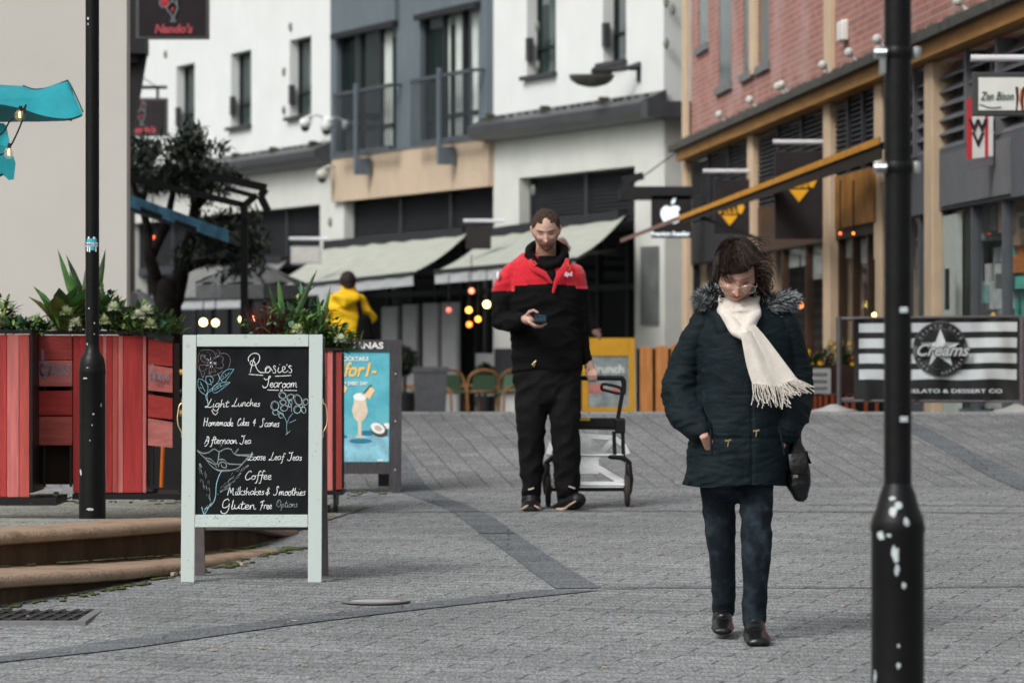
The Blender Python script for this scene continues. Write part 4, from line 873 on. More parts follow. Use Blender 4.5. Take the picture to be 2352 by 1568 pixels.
# ------------------------------------------------ poster A-board of the cocktail bar
D1 = 24.2; y1 = D1 / F; zb1 = gz(D1) + .01
m_wood = M('black_timber', (.048, .045, .05), .7, .35, 14, bump=.4, bscale=60, stretch=(4, 4, .5))
pb = thing('poster_sign', 'black timber A-board with a turquoise cocktail poster beside the planters', 'sign', (px(812, D1), D1, zb1))
def pp(u, v, f=0): z = 1.55 - (v - 784) * y1; return Vector(((u - 1176) * y1, D1 - .32 + (z - zb1) * .13 - f, z))
def prect(name, u0, u1, v0, v1, th, mat, f, par): mb = MB(); mb.slab([pp(u0, v1, f), pp(u1, v1, f), pp(u1, v0, f), pp(u0, v0, f)], (0, th, 0)); return mb.build(name, mat, par)
prect('stile', 897, 925, 780, 1124, .03, m_wood, 0, pb); prect('stile', 700, 727, 780, 1124, .03, m_wood, 0, pb); prect('top_rail', 727.5, 896.5, 780, 806, .028, m_wood, 0, pb); prect('bottom_rail', 727.5, 896.5, 1057, 1084, .028, m_wood, 0, pb)
mb = MB()
for u in (880, 715): mb.bar(pp(u, 790) + Vector((0, .08, 0)), Vector(((u - 1176) * y1, D1 + .30, zb1)), .08, .03, up=(0, 1, 0))
mb.bar(pp(700, 1068) + Vector((0, .22, 0)), pp(915, 1068) + Vector((0, .22, 0)), .03, .08); mb.build('rear_leaf', m_wood, pb)
mb = MB()
for v in (858, 965, 1075): mb.ball(pp(911, v, .002), .006, 8, 5)
mb.build('screw', M('screw_zinc', (.5, .5, .5), .4), pb)
pw = prect('poster', 727, 897, 806, 1057, .01, M('poster_blue', (.07, .36, .45), .5, .2, 5, col2=(.12, .44, .52)), -.012, pb)
m_pw = M('poster_white', (.75, .78, .76), .6, .1); xd, yd = Vector((1, 0, 0)), Vector((0, .13, 1)).normalized()
mb = MB(); text_mesh(mb, 'COCKTAILS', pp(816, 824, -.010), .036, ydir=yd, bold=.001, sx=.95); text_mesh(mb, 'ALL DAY EVERY DAY', pp(806, 880, -.010), .030, ydir=yd, bold=.001, sx=.82); text_mesh(mb, '...', pp(877, 1049, -.010), .05, ydir=yd, bold=.004)
mb.build('poster_lettering', m_pw, pw)
mb = MB(); text_mesh(mb, '2for1-', pp(820, 850, -.010), .125, ydir=yd, bold=.0025, shear=.3, sx=.80); mb.build('offer_lettering', M('poster_yellow', (.80, .50, .10), .6), pw)
mb = MB(); text_mesh(mb, 'IGUANAS', pp(831, 794, .002), .056, ydir=yd, bold=.0016, sx=1.2); mb.build('name_lettering', M('sign_white', (.6, .62, .6), .6), pb)
def blob(name, u, v, pts, mat, f, par=pw): mb = MB(); mb.slab([pp(u + a, v + b, f) for a, b in pts], (0, .0015, 0)); return mb.build(name, mat, par)
def ell(rx, ry, n=18, rot=0): return [(math.cos(a) * rx * math.cos(rot) - math.sin(a) * ry * math.sin(rot), math.cos(a) * rx * math.sin(rot) + math.sin(a) * ry * math.cos(rot)) for a in [2 * math.pi * i / n for i in range(n)]]
m_drink = M('poster_cream', (.66, .55, .42), .6, .2, 8); m_sh = M('poster_deep_blue', (.02, .17, .27), .6, .2, 9)
blob('poster_water', 812, 1030, [(-84, 26), (84, 26), (84, -30), (-84, -38)], M('poster_pale_blue', (.22, .48, .58), .6, .3, 14), -.0112)
for (u_, v_, rx, ry) in ((832, 1010, 26, 6), (790, 1000, 12, 5), (846, 992, 16, 6), (760, 1004, 14, 6)): blob('poster_shadow', u_, v_, ell(rx, ry), m_sh, -.0108)
for u_, v_ in ((830, 935), (768, 930)):
    blob('poster_glass', u_, v_, [(-12, -28), (12, -28), (15, -8), (19, 8), (12, 24), (4, 32), (4, 62), (12, 68), (-12, 68), (-4, 62), (-4, 32), (-13, 22), (-18, 6), (-14, -10)], m_drink, -.0102)
    blob('poster_foam', u_, v_ - 25, ell(15, 9), m_pw, -.0098)
    blob('poster_pineapple', u_ + 20, v_ - 34, [(-12, 6), (4, -14), (14, -6), (2, 14)], M('poster_fruit', (.75, .55, .3), .6), -.0094)
    blob('poster_leaf', u_ + 14, v_ - 40, [(-12, 12), (8, -12), (14, -14), (4, 0)], M('poster_green', (.06, .12, .08), .6), -.009)
blob('poster_coconut', 874, 985, ell(21, 15, rot=.45), M('poster_husk', (.07, .05, .045), .7), -.0104); blob('poster_coconut_flesh', 871, 981, ell(17, 11.5, rot=.45), m_pw, -.0099); blob('poster_coconut_hollow', 872, 981, ell(9, 6, rot=.45), M('poster_beige', (.5, .42, .38), .7), -.0094); blob('poster_coconut_chip', 891, 976, ell(8, 7), m_pw, -.0104)

# ------------------------------------------------ red planters
m_metal = M('black_frame_metal', (.008, .0085, .009), .45, .3, 10, bump=.1)
reds = [M('red_plank_%d' % i, c, .7, .22, 7, bump=.35, bscale=40, stretch=(5, 5, .4)) for i, c in enumerate([(.42, .04, .038), (.56, .16, .15), (.30, .045, .036), (.46, .085, .07), (.36, .06, .048)])]
redh = [M('red_board_%d' % i, c, .7, .22, 7, bump=.35, bscale=40, stretch=(.4, 5, 5)) for i, c in enumerate([(.34, .05, .042), (.48, .135, .12), (.36, .035, .032), (.38, .08, .065), (.46, .15, .13)])]
def zpix(v, D): return 1.55 - (v - 784) * D / F
def vplanks(root, u0, u1, v0, v1, D, seq, slope=0):
    """vertical planks, seq = [(width px, material index)...]"""
    u = u0
    for w, k in seq:
        a = px(u + .4, D); b = px(u + w - .4, D)
        mb = MB(); mb.bb((a, D - .02 + slope * (u - u0), zpix(v1, D)), (b, D + slope * (u - u0), zpix(v0, D)), bev=.003); mb.build('plank', reds[k], root); u += w
def logo(root, u, v, D, s):
    mb = MB(); text_mesh(mb, 'IGUANAS', (px(u, D), D, zpix(v, D)), .095 * s, bold=.0005, sx=.43); text_mesh(mb, 'O', (px(u - 20 * s, D), D, zpix(v, D)), .13 * s, bold=.0005, sx=.6); text_mesh(mb, 'l', (px(u - 26 * s, D), D, zpix(v - 34 * s, D)), .09 * s, bold=.001)
    mb.build('faded_lettering', M('faded_blue', (.21, .24, .30), .8, .3, 40), root)
pA = thing('planter_box', 'red and pink plank planter box cut off by the left edge of the view', 'planter', (px(0, 20.7), 20.9, .684), group='red plank planters')
seq = [(60, 3), (52, 1), (15, 0), (28, 1), (24, 3)]; vplanks(pA, -160, 69, 768, 1141, 20.6, [(50, 0)] + seq)
mb = MB(); D = 20.6; mb.bb((px(-200, D), D - .03, zpix(766, D)), (px(73, D), D + .5, zpix(757, D))); mb.bb((px(70, D), D - .03, .74), (px(76, D), D + .5, zpix(766, D))); mb.bb((px(-200, D), D - .03, zpix(1160, D)), (px(130, D), D + .5, zpix(1142, D))); mb.build('frame', m_metal, pA)
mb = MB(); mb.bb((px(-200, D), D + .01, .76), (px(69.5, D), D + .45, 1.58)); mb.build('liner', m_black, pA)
for u in (-60, 55, 124): mb = MB(); c = Vector((px(u, D), D + .1, .715)); mb.tube([c + Vector((-.012, 0, 0)), c + Vector((.012, 0, 0))], .026, 14); mb.build('castor', m_metal, pA)
pB = thing('planter_box', 'red plank planter box with two panels of faded lettering, behind the slim lamp post', 'planter', (px(230, 21), 21.1, .684), group='red plank planters')
D = 20.9
hb = [(770, 826, 0, 0), (827.5, 887, 1, -6), (897, 953, 2, -4), (956, 1022, 3, 2)]
for v0, v1, k, du in hb: mb = MB(); mb.bb((px(76 + du + 2, D), D - .03, zpix(v1, D)), (px(167, D), D - .005, zpix(v0, D)), bev=.003); mb.build('board', redh[k], pB)
logo(pB, 124, 851, D - .032, 1.0)
vplanks(pB, 168, 339, 770, 1131, D, [(36, 0), (22, 0), (10, 0), (10, 1), (13, 0), (13, 3), (12, 1), (44, 0), (9, 1)])
for v0, v1, k in ((778, 836, 2), (836.5, 896, 1), (905, 957, 2), (960, 1022, 4)):
    mb = MB(); a, b = px(341, D), px(398, D); mb.slab([(a, D - .02, zpix(v1, D)), (b, D - .06, zpix(v1 + 5, D)), (b, D - .06, zpix(v0 + 9, D)), (a, D - .02, zpix(v0, D))], (0, .02, 0)); mb.build('board', redh[k], pB)
logo(pB, 366, 866, D - .068, .62)
mb = MB(); mb.bb((px(72, D), D - .04, zpix(768, D)), (px(340, D), D + .5, zpix(759, D))); mb.bar((px(340, D), D - .04, zpix(768, D)), (px(400, D), D - .07, zpix(779, D)), .03, .03); mb.bb((px(168, D), D - .04, zpix(1146, D)), (px(415, D), D + .5, zpix(1133, D))); mb.bb((px(72, D), D - .01, .75), (px(76, D), D + .4, zpix(768, D)))
for u in (100, 160, 338, 345): mb.bb((px(u, D), D + .0, .76), (px(u, D) + .012, D + .02, zpix(790, D)))
mb.build('frame', m_metal, pB)
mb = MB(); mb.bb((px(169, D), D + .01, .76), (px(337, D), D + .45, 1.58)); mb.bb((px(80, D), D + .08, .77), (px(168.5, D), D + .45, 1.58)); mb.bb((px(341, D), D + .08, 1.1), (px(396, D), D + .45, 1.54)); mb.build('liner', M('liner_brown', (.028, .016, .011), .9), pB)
for u in (190, 300, 345, 352, 410): mb = MB(); c = Vector((px(u, D), D + .1 + (.25 if u in (345,) else 0), .712)); mb.tube([c + Vector((-.012, 0, 0)), c + Vector((.012, 0, 0))], .026, 14); mb.build('castor', m_metal, pB)
pC = thing('planter_box', 'dark red planter box seen between the chalkboard and the cocktail poster', 'planter', (px(765, 22), 22.1, gz(22)), group='red plank planters')
D = 22; vplanks(pC, 640, 790, 805, 1126, D, [(30, 2), (30, 1), (38, 2), (15, 1), (33, 2)][:0] + [(60, 0), (52, 2), (13, 1)])
vplanks(pC, 772, 786, 808, 1124, D, [(14, 2)])
mb = MB(); mb.bb((px(640, D), D - .03, zpix(805, D)), (px(786, D), D + .4, zpix(799, D))); mb.bb((px(765.5, D), D - .015, gz(D) + .04), (px(771.5, D), D + .4, zpix(805, D))); mb.bb((px(640, D), D - .03, zpix(1136, D)), (px(788, D), D + .4, zpix(1127, D))); mb.build('frame', m_metal, pC)
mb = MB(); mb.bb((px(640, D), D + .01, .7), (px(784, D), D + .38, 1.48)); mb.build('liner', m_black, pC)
for u in (752, 770): mb = MB(); c = Vector((px(u, D), D + .05, gz(D) + .026)); mb.tube([c + Vector((-.012, 0, 0)), c + Vector((.012, 0, 0))], .024, 14); mb.build('castor', m_metal, pC)

# ------------------------------------------------ planting
m_lf = M('leaf_dark', (.035, .075, .026), .5, .5, 20); m_lg = M('leaf_green', (.065, .16, .04), .5, .4, 20); m_ly = M('leaf_light', (.16, .25, .06), .5, .4, 20); m_lb = M('leaf_bluegreen', (.08, .17, .10), .5, .4, 20); m_lr = M('leaf_wine', (.09, .02, .022), .6, .5, 20); m_ol = M('leaf_olive', (.10, .115, .022), .5, .5, 20)
m_fw = M('flower_cream', (.66, .72, .45), .7, .2, 30); m_fl2 = M('flower_white', (.74, .78, .62), .7, .2, 30)
GP = 'plants set in the red planters'
def tuft(kind, label, u, v, D, h, w, seed, cat='plant'):
    """kind: broad, fern, spike, small, flower, heather"""
    rn = random.Random(seed); v += 8; base = P(u, v, D); root = thing({'broad': 'broadleaf_plant', 'fern': 'fern', 'spike': 'spiky_plant', 'small': 'trailing_plant', 'flower': 'flowering_plant', 'heather': 'heather_plant'}[kind], label, cat, base, group=GP)
    s = D / F * 1.25; h *= s; w *= s; mats = {'broad': [m_lf, m_ol, m_lg], 'fern': [m_ol, m_lg, m_lf], 'spike': [m_lf, m_lg, m_lf], 'small': [m_lg, m_lb, m_ly], 'flower': [m_lg, m_ly, m_lf], 'heather': [m_lr, m_lr]}[kind]
    mb = MB()
    if kind == 'broad':
        for i in range(20): a = rn.uniform(0, 6.28); el = rn.uniform(.3, 1.3); mb.cur = rn.randrange(3); d = Vector((math.cos(a) * math.cos(el), math.sin(a) * math.cos(el), math.sin(el))); mb.leaf(base + Vector((rn.uniform(-.02, .02), 0, -.01)), d, h * rn.uniform(.5, 1.0), h * .30, .5, fold=.2)
    if kind == 'fern':
        for i in range(14):
            a = rn.uniform(0, 6.28); el = rn.uniform(.5, 1.4); d = Vector((math.cos(a) * math.cos(el), math.sin(a) * math.cos(el), math.sin(el))); p = base + Vector((rn.uniform(-w / 3, w / 3), rn.uniform(-.04, .06), 0)); L = h * rn.uniform(.7, 1.15); mb.cur = rn.randrange(3)
            for k in range(14):
                t = (k + 2) / 16; q = p + d * L * t - Vector((0, 0, 1)) * L * .35 * t * t; sd = d.cross(Vector((0, 0, 1))).normalized()
                for sg in (-1, 1): mb.leaf(q, sd * sg + d * .5, L * .16 * (1.2 - t), L * .045, .3, seg=2)
    if kind == 'spike':
        for i in range(2 + int(w / s / 16)): a = rn.uniform(-1, 1); mb.cur = rn.randrange(3); d = Vector((math.sin(a) * .55, rn.uniform(-.2, .2), 1)); mb.leaf(base, d, h * rn.uniform(.6, 1.1), h * .085, .12, up=(0, 1, 0))
    if kind in ('small', 'flower', 'heather'):
        for i in range(210):
            a = rn.uniform(0, 6.28); r = rn.random() ** .5; p = base + Vector((math.cos(a) * r * w / 2, math.sin(a) * r * .10, rn.uniform(-.1, 1.15) * h * (1 - r * .5))); mb.cur = rn.randrange(len(mats))
            d = Vector((math.cos(a) * .8 + rn.gauss(0, .4), rn.gauss(0, .4) - .2, rn.uniform(-.2, 1)))
            if kind == 'heather': mb.leaf(base + Vector((math.cos(a) * r * w * .3, math.sin(a) * r * .06, 0)), (math.cos(a) * r * .6, math.sin(a) * r * .5, 1), h * rn.uniform(.5, 1.05), .006, .05, seg=3)
            else: mb.leaf(p, d, rn.uniform(.03, .085), rn.uniform(.015, .04), .4, seg=2)
    mb.build('foliage', mats, root)
    if kind == 'flower':
        for j in range(rn.choice((2, 3))):
            c = base + Vector((rn.uniform(-.4, .4) * w, -.12, h * rn.uniform(.15, .75))); mb = MB()
            for i in range(120): z_ = rn.uniform(-.3, 1); a = rn.uniform(0, 6.28); rr_ = math.sqrt(1 - z_ * z_); mb.leaf(c, (math.cos(a) * rr_, math.sin(a) * rr_ - .3, z_), rn.uniform(.034, .054), .012, .3, seg=2)
            mb.build('flower_head', m_fw if j % 2 else m_fl2, root)
    return root
DA = 20.75
plants = [('broad', 'dark broad-leaved plant left of the slim lamp post above the lettered boards', 140, 748, 115, 110), ('spike', 'tall dark red sword-leaved plant just left of the slim lamp post', 186, 740, 150, 40), ('spike', 'green blade-leaved plant poking up right of the slim lamp post', 212, 735, 155, 30),
 ('flower', 'cream flowering plant at the foot of the broad dark leaves', 160, 752, 45, 70), ('broad', 'broad-leaved plant right of the slim lamp post by the beige wall', 250, 745, 95, 80), ('small', 'bright small-leaved plant behind the slim lamp post shaft', 215, 750, 70, 100), ('flower', 'white flowering plant over the planter rim near the wall corner', 315, 755, 52, 80),
 ('flower', 'pale flowered clump just right of the slim lamp post', 240, 748, 70, 60), ('fern', 'feathery fern at the right end of the lettered planter', 380, 766, 80, 90), ('fern', 'low fern spreading left of the broad dark leaves', 95, 756, 45, 60), ('small', 'low leafy sprigs in the planter gap at the left', 55, 756, 26, 80),
 ('flower', 'pale flower clump at the left edge of the view', 6, 752, 60, 40), ('fern', 'fern at the left edge of the view above the cropped planter', -14, 752, 75, 60), ('small', 'leafy filler right of the wall corner above the red planter', 345, 762, 38, 90), ('broad', 'low broad leaves under the white flowers', 285, 765, 60, 70), ('spike', 'short twiggy red stems among the flowers by the post', 262, 744, 70, 26),
 ('fern', 'small fern between the two flower clumps', 190, 754, 40, 60)]
for i, (k, lab, u, v, h, w) in enumerate(plants): tuft(k, lab, u, v, DA + .12 + (i % 3) * .07, h, w, 100 + i)
DC = 22.1
plants2 = [('heather', 'wine-red heather behind the top of the chalkboard', 615, 770, 70, 90), ('spike', 'single dark snake plant blade behind the chalkboard', 655, 775, 135, 16), ('fern', 'olive fern behind the chalkboard right of the red heather', 690, 772, 95, 80), ('small', 'blue-green leafy clump behind the chalkboard corner', 640, 778, 70, 130), ('flower', 'white-flowered clump spilling past the chalkboard corner', 745, 795, 70, 90),
 ('broad', 'broad leaves hanging over the dark red planter', 765, 800, 70, 60), ('fern', 'dark fern reaching over the cocktail poster', 790, 805, 65, 80), ('spike', 'bent blade leaves crossing the yellow jacket', 735, 770, 100, 40), ('small', 'green sprigs between the heather and the fern', 700, 780, 90, 90), ('flower', 'pale leafy clump just above the chalkboard frame', 700, 790, 50, 70), ('small', 'leafy sprigs over the rim of the dark red planter', 775, 800, 40, 70)]
for i, (k, lab, u, v, h, w) in enumerate(plants2): tuft(k, lab, u, v, DC + .05 + (i % 3) * .07, h, w, 300 + i)

# ------------------------------------------------ teal parasol corner with festoon bulbs (top left)
Dp = 19.5; par = thing('parasol', 'teal parasol with a drooping corner hung with festoon bulbs at the left edge', 'parasol', P(-700, 1020, Dp))
m_teal = M('teal_canvas', (.012, .25, .30), .75, .2, 5, bump=.2, bscale=14); m_tealr = M('teal_rim', (.005, .07, .085), .8)
tip = P(190, 262, Dp)
def loft_quads(mb, rows):
    for r0, r1 in zip(rows, rows[1:]):
        for i in range(len(r0) - 1): mb.quad(r0[i], r0[i + 1], r1[i + 1], r1[i])
top = [(-420, 150), (-200, 172), (-60, 190), (0, 195), (52, 198), (78, 206), (110, 203), (150, 188), (158, 190)]
mid = [(-420, 215), (-200, 222), (-60, 226), (0, 228), (50, 226), (80, 224), (112, 214), (152, 204), (172, 222)]
low = [(-420, 262), (-200, 250), (-60, 240), (0, 240), (50, 250), (85, 262), (120, 270), (160, 272), (190, 262)]
und = [(-420, 300), (-200, 290), (-60, 283), (0, 281), (50, 280), (85, 280), (120, 279), (160, 277), (188, 268)]
mb = MB(); rows = [catmull([P(u, v, Dp + dy) for u, v in l], 4) for l, dy in ((top, .25), (mid, .1), (low, -.05), (und, .5))]
rows = rows[:1] + [[a.lerp(b, .5) + Vector((0, -.05, .012)) for a, b in zip(rows[0], rows[1])]] + rows[1:3] + [rows[3]]
loft_quads(mb, rows); mb.build('canopy', m_teal, par, 'all')
mb = MB(); mb.tube(catmull([P(u, v - 1, Dp + .24) for u, v in top[4:]] + [P(175, 222, Dp + .05), P(191, 258, Dp)], 4), .004, 6); mb.build('edge_piping', m_tealr, par)
mb = MB(); mb.bar(P(10, 242, Dp + .1), P(165, 274, Dp + .1), .045, .02); mb.bar(P(-700, 60, Dp + .6), P(-700, 1020, Dp + .6), .06); mb.bar(P(-700, 90, Dp + .6), P(10, 242, Dp + .15), .04, .02); mb.build('rib', M('pale_timber', (.24, .23, .19), .7), par)
mb = MB(); rows = [[P(-60, 283, Dp + .2), P(-10, 283, Dp + .15), P(8, 283, Dp + .1), P(15, 290, Dp + .05)], [P(-60, 340, Dp + .2), P(-8, 330, Dp + .1), P(10, 335, Dp + .0), P(25, 340, Dp)], [P(-60, 400, Dp + .2), P(0, 375, Dp + .1), P(18, 385, Dp), P(36, 375, Dp)], [P(-50, 440, Dp + .2), P(4, 398, Dp + .1), P(20, 414, Dp), P(32, 412, Dp)]]
loft_quads(mb, rows); o_ = mb.build('hanging_flap', m_teal, par, 'all'); 
mb = MB(); mb.slab([P(-60, 300, Dp + .3), P(0, 320, Dp + .3), P(14, 400, Dp + .3), P(-60, 430, Dp + .3)], (0, .01, 0)); mb.build('lining', m_tealr, par)
fs = thing('festoon_lights', 'black festoon cable with glowing filament bulbs under the teal parasol', 'string lights', P(30, 330, Dp - .1))
m_cab = M('cable_black', (.01, .01, .01), .6); mb = MB()
mb.tube(catmull([P(-60, 330, Dp - .1), P(0, 310, Dp - .1), P(25, 275, Dp - .1), P(55, 248, Dp - .1), P(60, 240, Dp - .1)], 5), .0045, 6); mb.tube(catmull([P(60, 240, Dp - .1), P(50, 280, Dp - .1), P(35, 315, Dp - .1), P(22, 338, Dp - .1), P(0, 356, Dp - .1), P(-60, 362, Dp - .1)], 5), .0045, 6)
mb.build('cable', m_cab, fs)
m_bulb = glassmat('bulb_glass', (.7, .55, .4), .02, .22); m_fil = M('filament', (1, .62, .16), .5, emis=9)
for (u, v, dv) in ((45, 264, 1), (20, 350, 1)):
    c = P(u, v, Dp - .1); mb = MB(); mb.tube([c + Vector((.005, 0, .045)), c + Vector((.002, 0, .022))], [.009, .011], 10); h_ = mb.build('lamp_holder', m_cab, fs)
    mb = MB(); mb.ball(c + Vector((0, 0, -.004)), (.026, .026, .03), 16, 12); mb.build('bulb', m_bulb, h_, True)
    mb = MB(); mb.tube([c + Vector((0, 0, .018)), c + Vector((.001, 0, -.014))], .0042, 8); mb.build('filament', m_fil, h_, True)
# ------------------------------------------------ coloured cafe chairs behind the planter
def tube_chair(name, label, col, u, D, rz):
    root = thing(name, label, 'chair', Vector((px(u, D), D, .684)), rz, group='coloured metal chairs on the terrace', local=True); r = .012
    mc = M(name + '_' + str(int(col[0] * 99)), col, .4, .15, 10)
    mb = MB(); mb.tube(catmull([(-.2, .2, .45), (-.2, .22, .6), (-.17, .23, .68), (.17, .23, .68), (.2, .22, .6), (.2, .2, .45)], 5), r, 8); mb.bb((-.05, .235, .47), (.05, .245, .66)); mb.build('backrest', mc, root, True)
    mb = MB(); mb.box((0, 0, .45), (.4, .4, .02), bev=.01); mb.build('seat', mc, root, True)
    for sx in (-1, 1):
        for sy in (-1, 1): mb = MB(); mb.tube([(sx * .18, sy * .18, .44), (sx * .21, sy * .22, .0)], r, 8); mb.build('leg', mc, root, True)
    return root
tube_chair('metal_chair', 'mustard yellow metal chair partly hidden behind the lettered planter', (.38, .30, .03), 382, 21.9, .3)
bk = thing('dark_planter', 'low black planter box added behind the coloured chairs beside the chalkboard', 'box', Vector((px(380, 23.6), 23.6, .68)))
mb = MB(); mb.bb((px(336, 23.6), 23.6, .6), (px(470, 23.6), 24.0, 1.22), bev=.01); mb.build('body', m_black, bk); mb = MB(); mb.bb((px(334, 23.6), 23.58, 1.222), (px(472, 23.6), 24.02, 1.25), bev=.008); mb.build('top_board', m_metal, bk)  # black planter body added so the gap under the boards stays dark
tube_chair('metal_chair', 'orange metal chair whose leg shows beside the chalkboard', (.52, .12, .015), 425, 22.6, -.2)
# ================================================================== PEOPLE
def sm(a, b, x): t = np.clip((x - a) / (b - a), 0, 1); return t * t * (3 - 2 * t)
def head_points(man, nu=180, nv=130):
    """sculpted head, face toward -Y, centre at origin, about 0.23 m tall"""
    th = np.linspace(0.02, math.pi - .02, nv); ph = np.linspace(0, 2 * math.pi, nu, endpoint=False)
    T, Ph = np.meshgrid(th, ph, indexing='ij'); n = np.stack([np.sin(T) * np.sin(Ph), -np.sin(T) * np.cos(Ph), np.cos(T)], -1).reshape(-1, 3)
    x, y, z = n[:, 0].copy(), n[:, 1].copy(), n[:, 2].copy()
    X, Y, Z = x * .076, y * .098, z * .118
    low = sm(0, -.12, Z); X *= 1 - .30 * low ** 1.2; fr = sm(.0, -.5, y)
    Y = np.where(y > 0, Y * (1 - .45 * low), Y * (1 - .10 * low))
    Y -= fr * .006 * sm(-.04, -.1, Z); X *= 1 + .04 * np.exp(-((Z + .01) / .04) ** 2)
    g = lambda cx, cz, sx, sz, a: a * np.exp(-((X - cx) / sx) ** 2 - ((Z - cz) / sz) ** 2) * fr
    d = np.zeros_like(X)
    nz = np.clip((.022 - Z) / .05, 0, 1) * (Z > -.036); d += nz * .021 * np.exp(-(X / (.0075 + .004 * nz)) ** 2) * fr
    d += g(0, -.031, .0105, .0085, .011); d += g(.0125, -.034, .0055, .006, .007) + g(-.0125, -.034, .0055, .006, .007); d -= g(0, -.045, .02, .004, .003)
    for s in (-1, 1):
        d -= g(s * .031, .010, .018, .012, .016); d += g(s * .031, .009, .0115, .0075, .0075); d += g(s * .031, .028, .024, .0065, .0065 if man else .004); d -= g(s * .031, .0035, .011, .0015, .0018)
        d += g(s * .043, -.022, .018, .016, .006 if man else .010); d -= g(s * .026, -.045, .005, .016, .0025); d -= g(s * .033, -.008, .014, .003, .0015 if man else .003)
        d += g(s * .045, -.068, .02, .02, .002 if man else .007)
    d += g(0, -.053, .019, .0048, .0062) + g(0, -.0655, .016, .0055, .0066); d -= g(0, -.0592, .021, .0016, .0045); d -= g(0, -.078, .016, .006, .004); d += g(0, -.094, .017, .012, .010)
    d += g(0, .06, .05, .03, .004)
    Y -= d
    return np.stack([X, Y, Z], -1), nu, nv
def add_head(mb, mat, man):
    p, nu, nv = head_points(man); o = len(mb.v); A = np.array(mat)
    q = p @ A[:3, :3].T + A[:3, 3]; mb.v += [Vector(v) for v in q]
    fs = [(o + i * nu + j, o + (i + 1) * nu + j, o + (i + 1) * nu + (j + 1) % nu, o + i * nu + (j + 1) % nu) for i in range(nv - 1) for j in range(nu)]
    fs += [tuple(o + j for j in range(nu)), tuple(o + (nv - 1) * nu + j for j in reversed(range(nu)))]
    mb.f += fs; mb.mi += [0] * len(fs)
    H = lambda x, y, z: mat @ Vector((x, y, z))
    for s in (-1, 1):    # ears
        e = 1 if man else .0
        mb.limb([H(s * .074, .006, -.026), H(s * (.077 + .005 * e), .012, -.004), H(s * (.080 + .009 * e), .018, .014), H(s * (.077 + .006 * e), .014, .028)], [(.007, .009), (.006, .014), (.006, .016), (.005, .008)], 12, front=mat.to_3x3() @ Vector((0, -1, 0)))
def face_colour(matinv, man):
    A = np.array(matinv)
    def f(co):
        q = co @ A[:3, :3].T + A[:3, 3]; X, Y, Z = q[:, 0], q[:, 1], q[:, 2]; c = np.ones((len(co), 3))
        inh = (np.abs(X) < .1) & (np.abs(Z) < .14) & (np.abs(Y) < .15); fr = inh & (Y < -.02)
        def mixin(w, col):
            w = np.clip(w, 0, 1)[:, None] * fr[:, None]; c[:] = c * (1 - w) + c * np.array(col) * w
        G2 = lambda cx, cz, sx, sz: np.exp(-(((X - cx) / sx) ** 2 + ((Z - cz) / sz) ** 2) ** 1.5)
        mixin(G2(0, -.0592, .022, .0085) * .9, (.78, .42, .40)); mixin(G2(0, -.0592, .020, .0022), (.3, .18, .18))
        for s in (-1, 1):
            mixin(G2(s * .033, .027, .022, .0055) * (.95 if man else .6), (.2, .13, .1)); mixin(G2(s * .031, .0045, .0155, .0036) * .97, (.08, .06, .055)); mixin(G2(s * .031, .010, .017, .010) * .45, (.62, .42, .40))  # brow and lash line, plus eye-socket shade tinted into the skin
            mixin(G2(s * .043, -.025, .02, .014) * (.25 if man else .5), (.95, .6, .55)); mixin(G2(s * .007, -.039, .0035, .002), (.25, .12, .1))
        mixin(G2(0, -.031, .012, .01) * .4, (1, .72, .68))
        if man:
            b = np.clip((-.046 - Z) / .014, 0, 1) * (1 - G2(0, -.0592, .02, .008)) * np.clip((Y * -1 + .02) / .05, 0, 1); b = np.maximum(b, np.clip((np.abs(X) - .052) / .01, 0, 1) * np.clip((.0 - Z) / .02, 0, 1))
            mixin(b * .85, (.46, .34, .26))
        return c
    return f
SKIN_M = M('skin_pale', (.46, .285, .225), .5, .1, 30, bump=.12, bscale=220, attr='Col', spec=.35)
SKIN_W = M('skin_ruddy', (.47, .265, .205), .5, .12, 30, bump=.15, bscale=220, attr='Col', spec=.35)
def finger(mb, pts, r, front=(0, -1, 0)): mb.limb(pts, [r, r * 1.02, r * .93, r * .8][:len(pts)], 10, front=front)
def clipz(fn):
    return lambda co, no: np.stack([co[:, 0], co[:, 1], np.maximum(co[:, 2], fn(co[:, 1]))], -1)
gza = lambda y: np.interp(y, [k for k, _ in KN], [z for _, z in KN])
def wrinkle(amp, scale, seed, st=(1, 1, 1), clip=False):
    def f(co, no):
        r = 1 - np.abs(vnoise(co, scale, seed, st)) * 2; co = co + no * (amp * r)[:, None]
        return co
    return f
# ---------------------------------------------------------------- the man in red and black
Dm = 22.4; sm_ = Dm / F
def m(u, v, dy=0): return P(u, v, Dm) + Vector((0, dy, 0))
def r_(px_): return px_ * sm_
man = thing('person', 'person in a red and black jacket looking at a phone, pulling a trolley', 'person', Vector((px(1255, Dm), Dm, gz(Dm))))
Hm = Matrix.Translation(m(1254, 530, -.02)) @ Matrix.Rotation(R(20), 4, 'X') @ Matrix.Rotation(R(-2), 4, 'Y')
mb = MB(); add_head(mb, Hm, True)
L = lambda pts, rs, n=20, fr=(0, -1, 0): mb.limb([m(*p) for p in pts], [(r_(a), r_(b)) if isinstance((a, b)[1], (int, float)) else a for a, b in rs], n, front=fr)
L([(1254, 545, .03), (1253, 590, .04), (1252, 625, .04)], [(24, 24), (25, 25), (40, 30)])
L([(1252, 625, .04), (1252, 700, .02), (1254, 780, .02), (1255, 860, .02)], [(62, 30), (66, 36), (62, 34), (64, 38)])
